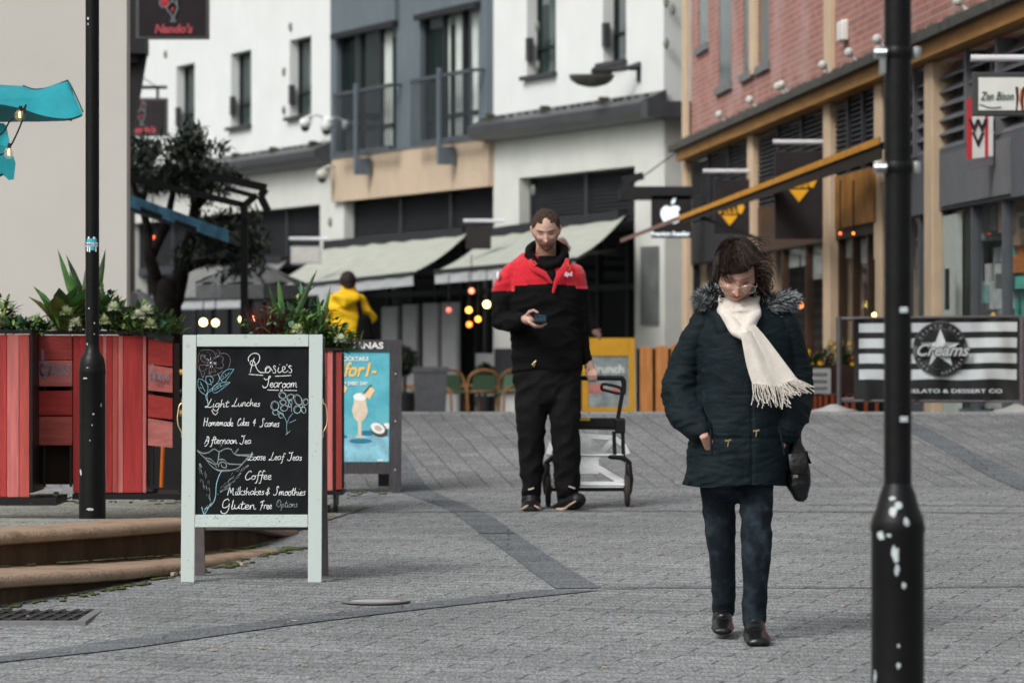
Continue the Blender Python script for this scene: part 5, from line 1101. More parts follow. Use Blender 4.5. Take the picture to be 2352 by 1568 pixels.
for pts in ([(1178, 632, .02), (1157, 690, .0), (1156, 738, -.03), (1180, 736, -.15), (1204, 733, -.23)], [(1320, 632, .02), (1331, 700, .04), (1337, 770, .06), (1349, 828, .06)]): L(pts, [(17, 17), (15, 15), (13, 13), (11, 11), (9, 10)][:len(pts)])
for pts in ([(1222, 870, .02), (1221, 960, .0), (1222, 1050, .0), (1220, 1140, .03)], [(1292, 870, .02), (1296, 960, -.03), (1302, 1050, -.02), (1304, 1135, .02)]): L(pts, [(27, 27), (21, 21), (17, 18), (12, 13)])
# right hand round the phone
mb.limb([m(1203, 733, -.23), m(1211, 734, -.27), m(1220, 738, -.29)], [(r_(9), r_(10)), (r_(12), r_(14)), (r_(9), r_(14))], 16)
for i in range(4):
    dy = -.345 + i * .021; k = (3, 0, 1, 3)[i]
    finger(mb, [m(1214, 740 + i * .6, dy + .01), m(1228, 748 + i * 1.0, dy), m(1242, 749.5 + i * .5, dy), m(1253 - k, 744, dy)], .0086)
finger(mb, [m(1208, 726, -.29), m(1215, 717, -.31), m(1225, 713.5, -.33), m(1234, 718.5, -.335)], .0098)
# left hand on the trolley handle
mb.limb([m(1349, 826, .05), m(1354, 840, .05), m(1359, 852, .05)], [(r_(9), r_(9)), (r_(12), r_(9)), (r_(11), r_(9))], 14)
for i in range(4):
    u0 = 1352 + i * 5.4; finger(mb, [m(u0, 851 - i * .5, .035), m(u0 + 1, 862, .0), m(u0 + .5, 872, .01), m(u0, 875, .045)], .0082)
finger(mb, [m(1350, 842, .03), m(1347, 854, .01), m(1349, 864, .02), m(1354, 869, .02)], .0088)
remesh(mb, 'body', SKIN_M, man, .0042, 1, keepcol=face_colour(Hm.inverted(), True))
# jacket
mb = MB()
L([(1252, 614, .04), (1250, 616, .04), (1248, 620, .03), (1247, 640, .02), (1248, 690, .0), (1252, 750, .0), (1255, 800, .0), (1256, 848, .0)], [(30, 30), (62, 38), (84, 42), (92, 48), (85, 50), (80, 48), (80, 48), (82, 50)], 32)
L([(1176, 632, .02), (1160, 660, .01), (1152, 700, .0), (1155, 736, -.03), (1176, 741, -.13), (1199, 735, -.22)], [(26, 28), (28, 28), (25, 26), (26, 26), (22, 22), (15, 16)])
L([(1318, 630, .02), (1328, 665, .03), (1332, 720, .05), (1337, 780, .06), (1347, 826, .06)], [(25, 28), (23, 26), (20, 23), (18, 20), (12, 14)])
def jp(co, no):
    w = 1 - np.abs(vnoise(co, 16, 3, (1, 1, 2.2))) * 2; w2 = vnoise(co, 38, 5, (1, 1, 1.8))
    z655 = zpix(655, Dm); low = (co[:, 2] < z655)
    return co + no * (w * .0055 * np.where(low, 1, .6) + w2 * .0015)[:, None]
m_red = M('red_fleece', (.55, .006, .020), .9, .22, 60, bump=.5, bscale=300, sheen=.3); m_blk = M('black_fleece', (.0045, .0045, .005), .92, .4, 40, bump=.4, bscale=200, spec=.12)
jk = remesh(mb, 'jacket', [m_red, m_blk], man, .006, 3, post=jp)
off = np.array(man.location)
for p in jk.data.polygons:
    c = p.center; u = 1176 + (c.x + off[0]) * F / Dm; z = c.z + off[2]; v = 784 - (z - 1.55) * F / Dm
    arm = u < 1182 or u > 1322
    p.material_index = 1 if v > (663 + (6 if u < 1182 else 0) if arm else 652 + abs(u - 1258) * .06) else 0
# black hood and high neck
mb = MB()
L([(1232, 560, .06), (1218, 572, .03), (1216, 588, -.01), (1232, 606, -.05), (1254, 614, -.07), (1278, 607, -.05), (1296, 588, -.01), (1294, 572, .03), (1276, 558, .06)], [(10, 16), (12, 18), (12, 18), (11, 16), (11, 15), (11, 16), (12, 18), (12, 18), (10, 16)], 16)
L([(1254, 572, .12), (1254, 595, .10), (1254, 625, .08)], [(46, 16), (50, 24), (50, 20)])
L([(1254, 614, .0), (1258, 624, -.045), (1266, 640, -.085), (1268, 652, -.10)], [(32, 18), (26, 17), (13, 12), (4, 8)])
mb.limb([m(1254, 590, .015), m(1254, 604, .012), m(1255, 625, .0), m(1257, 640, -.02)], [(r_(29), r_(29)), (r_(32), r_(31)), (r_(36), r_(30)), (r_(30), r_(26))], 24, ends=False)
remesh(mb, 'hood', m_blk, man, .005, 3, post=wrinkle(.0014, 30, 9))
# collar flaps, placket, drawstrings, emblem
mb = MB()
def strip(mb, pts, w, t=.004, fr=(0, -1, 0)):
    pts = [Vector(p) for p in pts]; mb.tube(catmull(pts, 4), (w, t) if not isinstance(w, list) else w, 8)
mb.limb([m(1217, 598, -.075), m(1222, 612, -.105), m(1236, 624, -.122), m(1252, 632, -.13), m(1266, 650, -.134)], [(r_(5), .006), (r_(6), .007), (r_(6), .007), (r_(5), .006), (r_(3), .005)], 12)
mb.limb([m(1303, 596, -.075), m(1300, 612, -.10), m(1288, 628, -.122), m(1276, 648, -.132), m(1270, 672, -.136)], [(r_(5), .006), (r_(8), .007), (r_(8), .007), (r_(5), .006), (r_(3), .005)], 12)
mb.build('collar', m_red, man, 'all')
mb = MB(); mb.tube(catmull([m(1303, 603, -.10), m(1307, 612, -.118), m(1309, 622, -.12)], 3), .0035); mb.build('drawstring', M('cord_orange', (.6, .06, .02), .7), man); mb = MB(); mb.tube(catmull([m(1226, 600, -.10), m(1231, 608, -.118), m(1224, 613, -.12), m(1234, 606, -.12)], 3), .0035); mb.build('drawstring', M('cord_orange', (.6, .06, .02), .7), man)
mb = MB(); c = m(1289, 630, -.120); mb.ball(c, (.0125, .004, .016), 14, 8); mb.build('emblem', M('emblem_white', (.68, .66, .72), .6), man)
mb = MB(); text_mesh(mb, 'dpd', m(1304, 630, -.119), .036, bold=.0012, sx=.9); mb.build('lettering', M('emblem_white2', (.6, .5, .6), .6), man)
mb = MB(); mb.ball(m(1144, 634, -.05), (.010, .016, .026), 12, 8); mb.build('sleeve_badge', MATS['emblem_white'], man)
# trousers
mb = MB()
L([(1256, 842, .0), (1256, 872, .0), (1256, 905, .0)], [(79, 46), (78, 48), (72, 46)], 28)
L([(1220, 880, .0), (1220, 940, -.01), (1221, 1010, .0), (1221, 1070, .02), (1221, 1126, .03)], [(37, 40), (36, 38), (31, 32), (28, 30), (24, 27)])
L([(1294, 880, .0), (1297, 940, -.03), (1300, 1010, -.02), (1302, 1070, .0), (1303, 1122, .02)], [(38, 40), (36, 38), (33, 34), (31, 31), (28, 29)])
m_trs = M('black_twill', (.0055, .0058, .0065), .85, .35, 30, bump=.3, bscale=160, spec=.15)
remesh(mb, 'trousers', m_trs, man, .006, 2, post=wrinkle(.006, 17, 21, (1, 1, 1.9)))
mb = MB(); mb.bar(m(1213, 1123, -.07), m(1226, 1119, -.07), .004, .008); mb.bar(m(1306, 1115, -.075), m(1320, 1120, -.06), .004, .008); mb.build('reflective_tab', M('reflector', (.6, .55, .45), .4), man)
mb = MB(); mb.tube([m(1222, 838, -.13), m(1226, 832, -.13), m(1231, 828, -.13)], .003); mb.tube([m(1225, 842, -.13), m(1229, 834, -.135)], .003); mb.build('key_ring', m_brass, man)
m_shoe = M('shoe_black', (.006, .006, .007), .5, .3, 20); m_trim = M('shoe_trim', (.42, .30, .22), .6)
gy = lambda y: gza(y) + .004
for nm, pts, rs, tr in (('shoe', [(1220, 1128, .05), (1219, 1145, .03)], None, 0), ('shoe', [(1303, 1122, .06), (1306, 1142, .03)], None, 1)):
    mb = MB()
    if tr == 0:
        L([(1220, 1122, .06), (1220, 1140, .05), (1220, 1152, .03)], [(21, 22), (22, 26), (23, 28)]); L([(1220, 1158, .10), (1220, 1160, .0), (1219, 1163, -.10), (1218, 1166, -.17)], [(18, 16), (22, 14), (23, 9), (19, 7)], 20, (0, 0, 1))
        remesh(mb, 'shoe', m_shoe, man, .005, 2, post=clipz(gy))
        mb = MB(); mb.limb([m(1198, 1166, -.19), m(1205, 1161, -.21), m(1212, 1157, -.19)], [.006, .007, .005], 8); mb.limb([m(1228, 1158, -.19), m(1236, 1162, -.21), m(1241, 1167, -.18)], [.005, .007, .006], 8); mb.build('shoe_trim', m_trim, man, 'all')
    else:
        L([(1302, 1118, .06), (1304, 1136, .05), (1306, 1148, .04)], [(24, 22), (26, 26), (26, 28)]); L([(1284, 1164, .06), (1300, 1160, .02), (1318, 1152, -.05), (1327, 1146, -.10)], [(22, 8), (26, 13), (25, 17), (19, 17)], 20, (0, 0, 1))
        remesh(mb, 'shoe', m_shoe, man, .005, 2, post=clipz(lambda y: gy(y) + .004 + 0 * y))
        mb = MB(); mb.limb([m(1279, 1168, -.055), m(1292, 1168, -.10), m(1299, 1164, -.14)], [.008, .011, .007], 8); mb.limb([m(1299, 1163, -.14), m(1308, 1156, -.165), m(1320, 1148, -.185)], [.006, .006, .005], 8); mb.build('shoe_trim', m_trim, man, 'all')
# hair: short crop
mb = MB()
hh = lambda x, y, z: Hm @ Vector((x, y, z))
mb.ball(hh(0, .012, .030), (.083, .098, .098), 40, 28, rot=Hm.to_3x3())
m_hair = M('hair_brown', (.055, .034, .022), .75, .5, 60, bump=.8, bscale=300, stretch=(1, 1, .4)); Ai = np.array(Hm.inverted())
def hair_cut(co, no):
    q = co @ Ai[:3, :3].T + Ai[:3, 3]; X, Y, Z = q.T
    line = .062 - .008 * np.exp(-(X / .03) ** 2) + np.clip((np.abs(X) - .03) / .02, 0, 1) * .012 - np.clip((np.abs(X) - .050) / .022, 0, 1) * .045   # widow's peak
    front = (Y < -.02); side = np.where(np.abs(X) > .05, 1, 0)
    inward = np.zeros(len(co)); inward = np.where(front & (Z < line), 1.0, 0); inward = np.where((~front) & (Y > -.004) & (Y < .035) & (Z < .028), 1.0, inward); inward = np.where((~front) & (Y <= -.004) & (Z < .004), 1.0, inward); inward = np.where((Y >= .03) & (Z < -.05), 1, inward)
    co = co + no * ((vnoise(co, 160, 4) * .0022 + vnoise(co, 50, 6) * .002) * (1 - inward))[:, None]
    c = np.array(Hm.translation); return np.where(inward[:, None] > 0, c + (co - c) * .86, co)
remesh(mb, 'hair', m_hair, man, .004, 1, post=hair_cut)
# phone (held: its own thing)
ph = thing('phone', 'dark smartphone held flat in the hand of the person in red', 'phone', m(1240, 731, -.31))
mb = MB(); mb.box(m(1240, 733, -.31), (.075, .15, .010), rx=R(14), ry=R(4), bev=.004); mb.build('case', M('phone_black', (.012, .014, .017), .3), ph, True)
mb = MB(); mb.box(m(1240, 730.3, -.312), (.066, .138, .003), rx=R(14), ry=R(4)); mb.build('screen', M('phone_glass', (.03, .06, .08), .1, spec=.6), ph)
# ---------------------------------------------------------------- hand trolley
Dt = 22.62; tz = gz(Dt)
def t_(u, v, dy=0): return P(u, v, Dt) + Vector((0, dy, 0))
tr = thing('hand_trolley', 'folding hand trolley with an aluminium toe plate and two wheels behind the person in red', 'trolley', Vector((px(1350, Dt), Dt, tz)))
m_tb = M('trolley_black', (.007, .007, .008), .4, .2, 20); m_al = M('brushed_aluminium', (.84, .86, .85), .35, .15, 30, metal=.75, stretch=(1, 1, 6)); sc_ = Dt / F
mb = MB(); mb.tube(catmull([t_(1272, 905), t_(1270, 885), t_(1272, 870), t_(1284, 868), t_(1350, 868), t_(1418, 868), t_(1430, 871), t_(1433, 884), t_(1431, 905)], 4), .015, 10); mb.build('handle', m_tb, tr, True)
for su, a in ((1, 1382), (-1, 1322)):
    mb = MB(); e = a + su * 42; mb.tube(catmull([t_(a, 884), t_(a + su * 8, 882), t_(e, 890), t_(e, 903), t_(a + su * 8, 896), t_(a, 893), t_(a, 884)], 3), .009, 8); mb.build('inner_grip', m_tb, tr, True)
for u0, u1 in ((1430, 1418), (1271, 1283)): mb = MB(); mb.bar(t_(u0, 900), t_(u1, 968), .024, .02, up=(0, 1, 0)); mb.build('upper_tube', m_tb, tr)
mb = MB(); mb.box(t_(1352, 971), (166 * sc_, .035, 24 * sc_), bev=.008); mb.bar(t_(1268, 982, -.01), t_(1434, 985, -.01), .02, .012); mb.box(t_(1424, 978, -.005), (24 * sc_, .05, 34 * sc_), bev=.008); mb.box(t_(1281, 978, -.005), (24 * sc_, .05, 34 * sc_), bev=.008); mb.build('cross_plate', m_tb, tr)
mb = MB(); mb.box(t_(1342, 962, -.022), (26 * sc_, .006, 7 * sc_)); mb.build('sticker', M('sticker_yellow', (.75, .5, .04), .6), tr)
for u in (1410, 1430, 1275, 1294): mb = MB(); mb.bar(t_(u, 990), t_(u + (2 if u > 1350 else -2), 1046), .022, .02, up=(0, 1, 0)); mb.build('lower_tube', m_tb, tr)
for su in (1, -1):
    U = lambda k: 1350 + su * k
    mb = MB(); mb.limb([t_(U(52), 1048), t_(U(80), 1050), t_(U(96), 1062), t_(U(98), 1085)], [(.016, .016), (.018, .02), (.014, .018), (.012, .02)], 12); mb.limb([t_(U(93), 1068, .02), t_(U(96), 1100, .02), t_(U(95), 1130, .02)], [(.018, .04), (.026, .06), (.018, .03)], 12); mb.build('wheel_bracket', m_tb, tr, 'all')
    c = Vector((t_(U(91), 0).x, Dt + .02, tz + .100))
    mb = MB(); n = 28
    prof = [(.018, -.017), (.072, -.017), (.094, -.013), (.100, 0), (.094, .013), (.072, .017), (.018, .017)]; vs = [c + Vector((a, rr * math.cos(2 * math.pi * i / n), rr * math.sin(2 * math.pi * i / n))) for i in range(n) for rr, a in prof]; k = len(prof)
    mb.add(vs, [(i * k + j, ((i + 1) % n) * k + j, ((i + 1) % n) * k + (j + 1) % k, i * k + (j + 1) % k) for i in range(n) for j in range(k)]); wh = mb.build('wheel', M('rubber_grey', (.045, .035, .03), .8, .2, 30), tr, True)
    mb = MB(); mb.tube([c + Vector((-.022, 0, 0)), c + Vector((.022, 0, 0))], .022, 14); mb.build('hub', m_tb, wh, True)
mb = MB(); mb.tube([t_(1268, 1045), t_(1432, 1045)], .011, 10); mb.tube([t_(1262, 1113, .0), t_(1438, 1113, .0)], .009, 8); mb.build('axle_bar', m_al, tr, True)
mb = MB(); y_ = .0
t0f = t_
def t_(u, v, dy=0): p = t0f(u, v); return p + Vector((0, .03 + (p.z - tz) * .45, 0))
def beam(pts, w): 
    for a, b in zip(pts, pts[1:]): mb.bar(t_(*a, y_), t_(*b, y_), w * sc_, .012, up=(0, 1, -.45))
mb2 = mb
beam([(1268, 1020), (1290, 1008), (1350, 1004), (1412, 1008), (1434, 1024), (1444, 1045)], 12); beam([(1268, 1020), (1260, 1045)], 12); beam([(1258, 1114), (1442, 1114)], 14)
beam([(1330, 1072), (1262, 1114)], 15); beam([(1366, 1072), (1440, 1114)], 15); beam([(1330, 1060), (1290, 1010)], 13); beam([(1366, 1060), (1410, 1012)], 13)
mb.box(t_(1348, 1066, y_), (56 * sc_, .014, 54 * sc_), rx=R(-24)); mb.box(t_(1348, 1030, y_), (22 * sc_, .0135, 50 * sc_), rx=R(-24)); mb.build('toe_plate', m_al, tr)
t_ = t0f
mb = MB(); mb.bar(t_(1262, 1124, .02), t_(1438, 1124, .02), .008, .02); mb.build('edge_strip', m_tb, tr)
# ---------------------------------------------------------------- the woman in the dark parka
Dw = 15.1; sw = Dw / F
def w_(u, v, dy=0): return P(u, v, Dw) + Vector((0, dy, 0))
wom = thing('person', 'person in a dark parka with a cream scarf and glasses walking with head bowed', 'person', Vector((px(1700, Dw), Dw, gz(Dw))))
Hw = Matrix.Translation(w_(1690, 625, -.05)) @ Matrix.Rotation(R(34), 4, 'X') @ Matrix.Rotation(R(3), 4, 'Y') @ Matrix.Scale(1.02, 4)
def LW(pts, rs, n=24, fr=(0, -1, 0)): mb.limb([w_(*p) for p in pts], [(a * sw, b * sw) for a, b in rs], n, front=fr)
mb = MB(); add_head(mb, Hw, False)
LW([(1693, 650, .02), (1697, 700, .04), (1700, 740, .06)], [(30, 32), (32, 34), (60, 45)])
LW([(1702, 740, .06), (1704, 860, .04), (1700, 920, .05), (1696, 990, .05)], [(88, 50), (84, 60), (84, 62), (80, 60)])
for pts in ([(1618, 760, .04), (1578, 830, .05), (1566, 905, .04), (1594, 965, -.06)], [(1800, 760, .04), (1824, 830, .05), (1826, 900, .04), (1812, 965, -.06)]): LW(pts, [(24, 24), (22, 22), (20, 20), (15, 16)])
LW([(1594, 965, -.06), (1606, 983, -.12), (1614, 1000, -.135), (1626, 1025, -.10)], [(12, 12), (11, 10), (11, 9), (11, 8)]); LW([(1812, 965, -.04), (1802, 990, -.06), (1790, 1025, -.06)], [(12, 12), (12, 10), (11, 9)])
for i in range(4): finger(mb, [w_(1620 + i * 4, 1012, -.11), w_(1624 + i * 4, 1024, -.09), w_(1628 + i * 4, 1036, -.08), w_(1630 + i * 4, 1046, -.08)], .008); finger(mb, [w_(1796 - i * 4, 1012, -.06), w_(1792 - i * 4, 1024, -.06), w_(1788 - i * 4, 1036, -.06), w_(1786 - i * 4, 1046, -.06)], .008)
for pts in ([(1650, 1050, .05), (1656, 1230, .06), (1665, 1400, .13)], [(1735, 1050, .03), (1736, 1130, .01), (1731, 1410, -.085)]): LW(pts, [(27, 28), (17, 18), (12, 13)])
remesh(mb, 'body', SKIN_W, wom, .0042, 1, keepcol=face_colour(Hw.inverted(), False))
# parka
mb = MB()
LW([(1703, 712, .06), (1704, 728, .05), (1706, 748, .04), (1710, 780, .02), (1712, 850, .02), (1710, 930, .02), (1702, 1010, .02), (1693, 1070, .02), (1690, 1112, .02)], [(60, 50), (92, 62), (106, 74), (110, 84), (108, 92), (108, 96), (112, 98), (116, 100), (118, 102)], 40)
LW([(1612, 745, .04), (1590, 795, .05), (1572, 850, .06), (1562, 905, .04), (1576, 950, -.02), (1600, 978, -.07), (1608, 985, -.09)], [(30, 44), (34, 42), (39, 42), (44, 44), (40, 42), (32, 34), (27, 29)])
LW([(1806, 745, .04), (1822, 795, .05), (1828, 850, .06), (1826, 905, .04), (1820, 950, -.02), (1812, 985, -.08)], [(30, 44), (32, 42), (37, 42), (40, 44), (37, 40), (28, 32)])
LW([(1640, 700, .06), (1650, 720, .0), (1660, 760, -.07)], [(18, 26), (26, 30), (18, 20)]); LW([(1760, 705, .06), (1758, 725, .0), (1750, 765, -.07)], [(24, 30), (28, 30), (18, 20)])
LW([(1700, 660, .16), (1702, 700, .15), (1704, 740, .12)], [(62, 26), (70, 36), (80, 30)])
hemz = zpix(1113, Dw)
def cp(co, no):
    u = 1176 + co[:, 0] * F / Dw; v = 784 - (co[:, 2] - 1.55) * F / Dw
    slv = (u < 1618) | (u > 1800); lo = v > 960
    a = (1 - np.abs(vnoise(co, 15, 31, (1.0, 1, 2.0))) * 2); b = (1 - np.abs(vnoise(co, 30, 33, (1.2, 1, 2.6))) * 2)
    amp = np.where(slv & (v > 840), .008, np.where(slv, .004, np.where(lo, .0045, .003)))
    co = co + no * (a * amp + b * amp * .45)[:, None]
    # centre placket and quilting seams
    fr = no[:, 1] < -.3; pl = np.exp(-((u - 1722) / 3.0) ** 2); co = co + no * (np.where(fr & (v > 760), -.006, 0) * pl)[:, None]
    for sv in (905, 1005): co = co + no * (np.where(fr & ~slv, -.003, 0) * np.exp(-((v - sv) / 3.5) ** 2))[:, None]
    co[:, 2] = np.where(~slv | (v > 1050), np.maximum(co[:, 2], hemz + .006 * np.sin(u * .03)), co[:, 2])
    return co
m_coat = M('parka_navy', (.0042, .0098, .0128), .7, .35, 12, bump=.25, bscale=120, spec=.14)
remesh(mb, 'parka', m_coat, wom, .006, 2, post=cp)
mb = MB(); k = w_(1655, 990, 0)
mb.limb([w_(1627, 985, -.165), w_(1629, 1040, -.18)], [(.004, .003), (.004, .003)], 8); mb.build('pocket_edge', m_coat, wom, 'all'); mb = MB(); mb.limb([w_(1785, 985, -.165), w_(1794, 1040, -.18)], [(.004, .003), (.004, .003)], 8); mb.build('pocket_edge', m_coat, wom, 'all')
for u, v in ((1666, 1010), (1730, 988)): mb = MB(); mb.bar(w_(u - 7, v - 1, -.185), w_(u + 7, v - 3, -.185), .005, .006); mb.bar(w_(u + 1, v, -.187), w_(u - 1, v + 12, -.187), .004, .005); mb.build('toggle', m_brass, wom)
mb = MB()
for u, v in ((1605, 734), (1620, 707), (1655, 783), (1698, 962)): mb.ball(w_(u, v, -.15 if u > 1640 else -.06), .0025, 6, 4)
# fur trim
m_fur = M('fur_grey', (.34, .38, .40), .9, .7, 60); m_furd = M('fur_dark', (.05, .05, .052), .9, .5, 60)
rn = random.Random(17); mb = MB(); 
def fur(mb, c, r, n, L_, wind=(.3, 0, .1), cur=None):
    for i in range(n):
        d = Vector((rn.gauss(0, 1), rn.gauss(0, 1), rn.gauss(0, 1))).normalized(); p = c + Vector((d.x * r[0], d.y * r[1], d.z * r[2])); q = (d + Vector(wind)).normalized()
        mb.cur = (1 if rn.random() < .42 else 0) if cur is None else cur; l = L_ * rn.uniform(.5, 1.2); b = Vector((rn.gauss(0, .004), rn.gauss(0, .004), -.004)); mb.tube([p - q * .004, p + q * l * .5 + b * .5, p + q * l + b], [.0016, .0012, .0003], 3, cap=False)
for (u, v, dy, a, b) in ((1608, 690, .0, 11, 14), (1622, 676, .02, 14, 14), (1636, 668, .05, 10, 12), (1630, 695, -.01, 12, 10)): fur(mb, w_(u, v, dy), (a * sw, .03, b * sw), 330, .024, (-.5, -.2, .2))
for (u, v, dy, a, b) in ((1768, 706, -.01, 14, 16), (1785, 692, .0, 20, 16), (1805, 688, .02, 20, 16), (1822, 692, .04, 12, 14)): fur(mb, w_(u, v, dy), (a * sw, .03, b * sw), 400, .027, (.7, -.1, .15))
mb.build('fur_trim', [m_fur, m_furd], wom)
mb = MB()
for (u, v, dy, a, b) in ((1642, 690, -.02, 14, 26), (1756, 690, -.01, 18, 26), (1745, 660, .08, 20, 20)): mb.ball(w_(u, v, dy + .03), (a * sw, .03, b * sw)); fur(mb, w_(u, v, dy), (a * sw, .03, b * sw), 160, .02, (0, -.2, -.2), 0)
mb.build('hood_lining', M('lining_dark', (.008, .008, .009), .95), wom)
# scarf
m_scf = M('cream_wool', (.60, .56, .50), .95, .1, 25, bump=.35, bscale=240, sheen=.4)
mb = MB()
mb.limb([w_(*p) for p in [(1694, 696, -.050), (1694, 719, -.034), (1695, 730, -.046), (1698, 739, -.07), (1703, 754, -.105), (1706, 768, -.135)]], [(a * sw, b * sw) for a, b in [(46, 48), (49, 50), (44, 47), (36, 40), (24, 26), (14, 17)]], 32, ends=False)
LW([(1650, 672, .03), (1651, 700, -.01), (1664, 728, -.10), (1688, 760, -.16), (1702, 772, -.18)], [(5, 12), (7, 14), (12, 12), (14, 12), (9, 10)], 16)
LW([(1739, 672, .03), (1739, 700, -.01), (1731, 725, -.10), (1716, 750, -.16), (1704, 768, -.18)], [(5, 12), (7, 14), (13, 12), (15, 12), (10, 10)], 16)
def sp(co, no):
    u = 1176 + co[:, 0] * F / Dw; v = 784 - (co[:, 2] - 1.55) * F / Dw
    t = (u - 1650) * .75 + (v - 690) * .1 ; cz = np.sin((v - 690 - np.abs(u - 1700) * -.5) * .16) 
    return co + no * (.0035 * cz + .0025 * vnoise(co, 25, 8))[:, None]
sc1 = remesh(mb, 'scarf', m_scf, wom, .005, 3, post=sp)
def tail(L_, Rr, y0, y1, seed, name='scarf_tail'):
    mb = MB(); n = 22; k = 12; rg = random.Random(seed); L_ = catmull([Vector((a, b, 0)) for a, b in L_], 6); Rr = catmull([Vector((a, b, 0)) for a, b in Rr], 6)
    g = lambda A, t: A[min(int(t * (len(A) - 1)), len(A) - 2)].lerp(A[min(int(t * (len(A) - 1)), len(A) - 2) + 1], t * (len(A) - 1) - min(int(t * (len(A) - 1)), len(A) - 2))
    rows = []
    for i in range(n + 1):
        t = i / n; a, b = g(L_, t), g(Rr, t); row = []
        for j in range(k + 1):
            s = j / k; p = a.lerp(b, s); y = y0 + (y1 - y0) * t - .010 * math.sin(s * math.pi) + .007 * math.sin(s * 7 + t * 3 + seed) * t; row.append(w_(p.x, p.y, y))
        rows.append(row)
    for i in range(n):
        for j in range(k): mb.quad(rows[i][j], rows[i][j + 1], rows[i + 1][j + 1], rows[i + 1][j])
    for i in range(n):
        for j in range(k): mb.quad(*[q + Vector((0, .007, 0)) for q in (rows[i + 1][j], rows[i + 1][j + 1], rows[i][j + 1], rows[i][j])])
    for row_i in range(n):
        for j in (0, k): mb.quad(rows[row_i][j], rows[row_i + 1][j], rows[row_i + 1][j] + Vector((0, .007, 0)), rows[row_i][j] + Vector((0, .007, 0)))
    mb.build(name, m_scf, sc1, 'all'); return rows[-1]
e2 = tail([(1706, 752), (1726, 800), (1752, 850), (1768, 884)], [(1726, 745), (1752, 775), (1786, 820), (1822, 868)], -.19, -.20, 2)
e1 = tail([(1694, 765), (1700, 800), (1708, 840), (1720, 879)], [(1716, 760), (1736, 800), (1757, 840), (1790, 885)], -.205, -.215, 5)
mb = MB(); rn = random.Random(4)
for row, dr, L_ in ((e1, Vector((.18, -.05, -1)), .085), (e2, Vector((.75, -.05, -.62)), .075)):
    for i in range(34):
        t = i / 33 * (len(row) - 1.001); j = int(t); p = row[j].lerp(row[j + 1], t - j); d = (dr + Vector((rn.gauss(0, .16) + (i / 33 - .3) * .35, rn.gauss(0, .15), rn.gauss(0, .12)))).normalized(); L = L_ * rn.uniform(.75, 1.15); b = Vector((rn.gauss(0, .008), 0, -.006 + rn.gauss(0, .006)))
        mb.tube(catmull([p, p + d * L * .4 + b, p + d * L * .75 + b * .5, p + d * L], 3), .0018, 5)
mb.build('scarf_fringe', m_scf, sc1)['kind'] = 'stuff'
# jeans and boots
m_jean = M('dark_denim', (.006, .010, .015), .85, .3, 10, bump=.4, bscale=300, col2=(.034, .050, .066), thr=(.48, .75), spec=.15)
mb = MB(); LW([(1652, 1080, .04), (1650, 1130, .04), (1655, 1200, .05), (1660, 1270, .07), (1665, 1340, .10), (1666, 1404, .13)], [(46, 48), (40, 42), (35, 37), (31, 34), (28, 31), (26, 29)]); LW([(1735, 1080, .02), (1737, 1130, .0), (1734, 1200, -.06), (1734, 1270, -.09), (1731, 1340, -.09), (1729, 1420, -.08)], [(44, 46), (39, 42), (36, 38), (34, 36), (28, 31), (27, 30)]); LW([(1692, 1060, .03), (1692, 1098, .03)], [(84, 60), (80, 58)])
def jn(co, no):
    v = 784 - (co[:, 2] - 1.55) * F / Dw; f = np.exp(-((v - 1205) / 55) ** 2) + np.exp(-((v - 1385) / 35) ** 2) + .3
    return co + no * ((1 - np.abs(vnoise(co, 17, 41, (1.6, 1, 1.6))) * 2) * .0035 * f + vnoise(co, 60, 3) * .0008)[:, None]
remesh(mb, 'jeans', m_jean, wom, .0055, 2, post=jn)
m_boot = M('boot_leather', (.005, .0055, .006), .3, .3, 20, bump=.15, bscale=50, spec=.4)
for tr_ in (0, 1):
    mb = MB()
    if tr_ == 0: LW([(1666, 1392, .14), (1664, 1415, .13), (1662, 1432, .10)], [(24, 26), (23, 28), (24, 30)]); LW([(1664, 1438, .20), (1662, 1436, .08), (1660, 1441, .0), (1658, 1446, -.06)], [(20, 20), (25, 18), (27, 14), (22, 9)], 20, (0, 0, 1))
    else: LW([(1729, 1408, -.08), (1730, 1432, -.09), (1730, 1448, -.12)], [(25, 26), (24, 28), (26, 30)]); LW([(1728, 1455, -.0), (1729, 1452, -.14), (1730, 1455, -.24), (1731, 1461, -.31)], [(22, 20), (27, 22), (31, 18), (27, 13)], 20, (0, 0, 1))
    remesh(mb, 'boot', m_boot, wom, .005, 2, post=clipz(gy))
    mb = MB()
    for i in range(4): y = (.02, -.22)[tr_] + i * .022; z = 1420 + (i * -5) + tr_ * 14; c = w_((1660, 1730)[tr_], z, y - .02); mb.bar(c + Vector((-.018, 0, -.003)), c + Vector((.018, 0, .003)), .003)
    mb.build('laces', m_black, wom)
# glasses
mb = MB(); g0 = lambda u, v, dy: w_(u, v, dy)
m_gold = M('gold_wire', (.72, .60, .40), .25, metal=.8)
yg = -.155
for a, b in ((1652, 1685), (1698, 1731)):
    mb.tube(catmull([g0(a, 661, yg + (.012 if a < 1660 else 0)), g0((a + b) / 2, 657, yg - .004), g0(b, 660, yg + (0 if a < 1660 else .012))], 4), .0013, 6)
    mb.tube(catmull([g0(a, 661, yg + (.012 if a < 1660 else 0)), g0(a + 4, 671, yg), g0((a + b) / 2, 675, yg), g0(b - 4, 671, yg), g0(b, 660, yg + (0 if a < 1660 else .012))], 4), .0006, 5)
mb.tube(catmull([g0(1685, 660, yg), g0(1691, 663, yg - .004), g0(1698, 660, yg)], 3), .0012, 6)
for a, s in ((1652, -1), (1731, 1)): mb.tube([g0(a, 661, yg + .012), g0(a + s * 3, 657, yg + .02), g0(a + s * 4, 636, yg + .10)], .0013, 6)
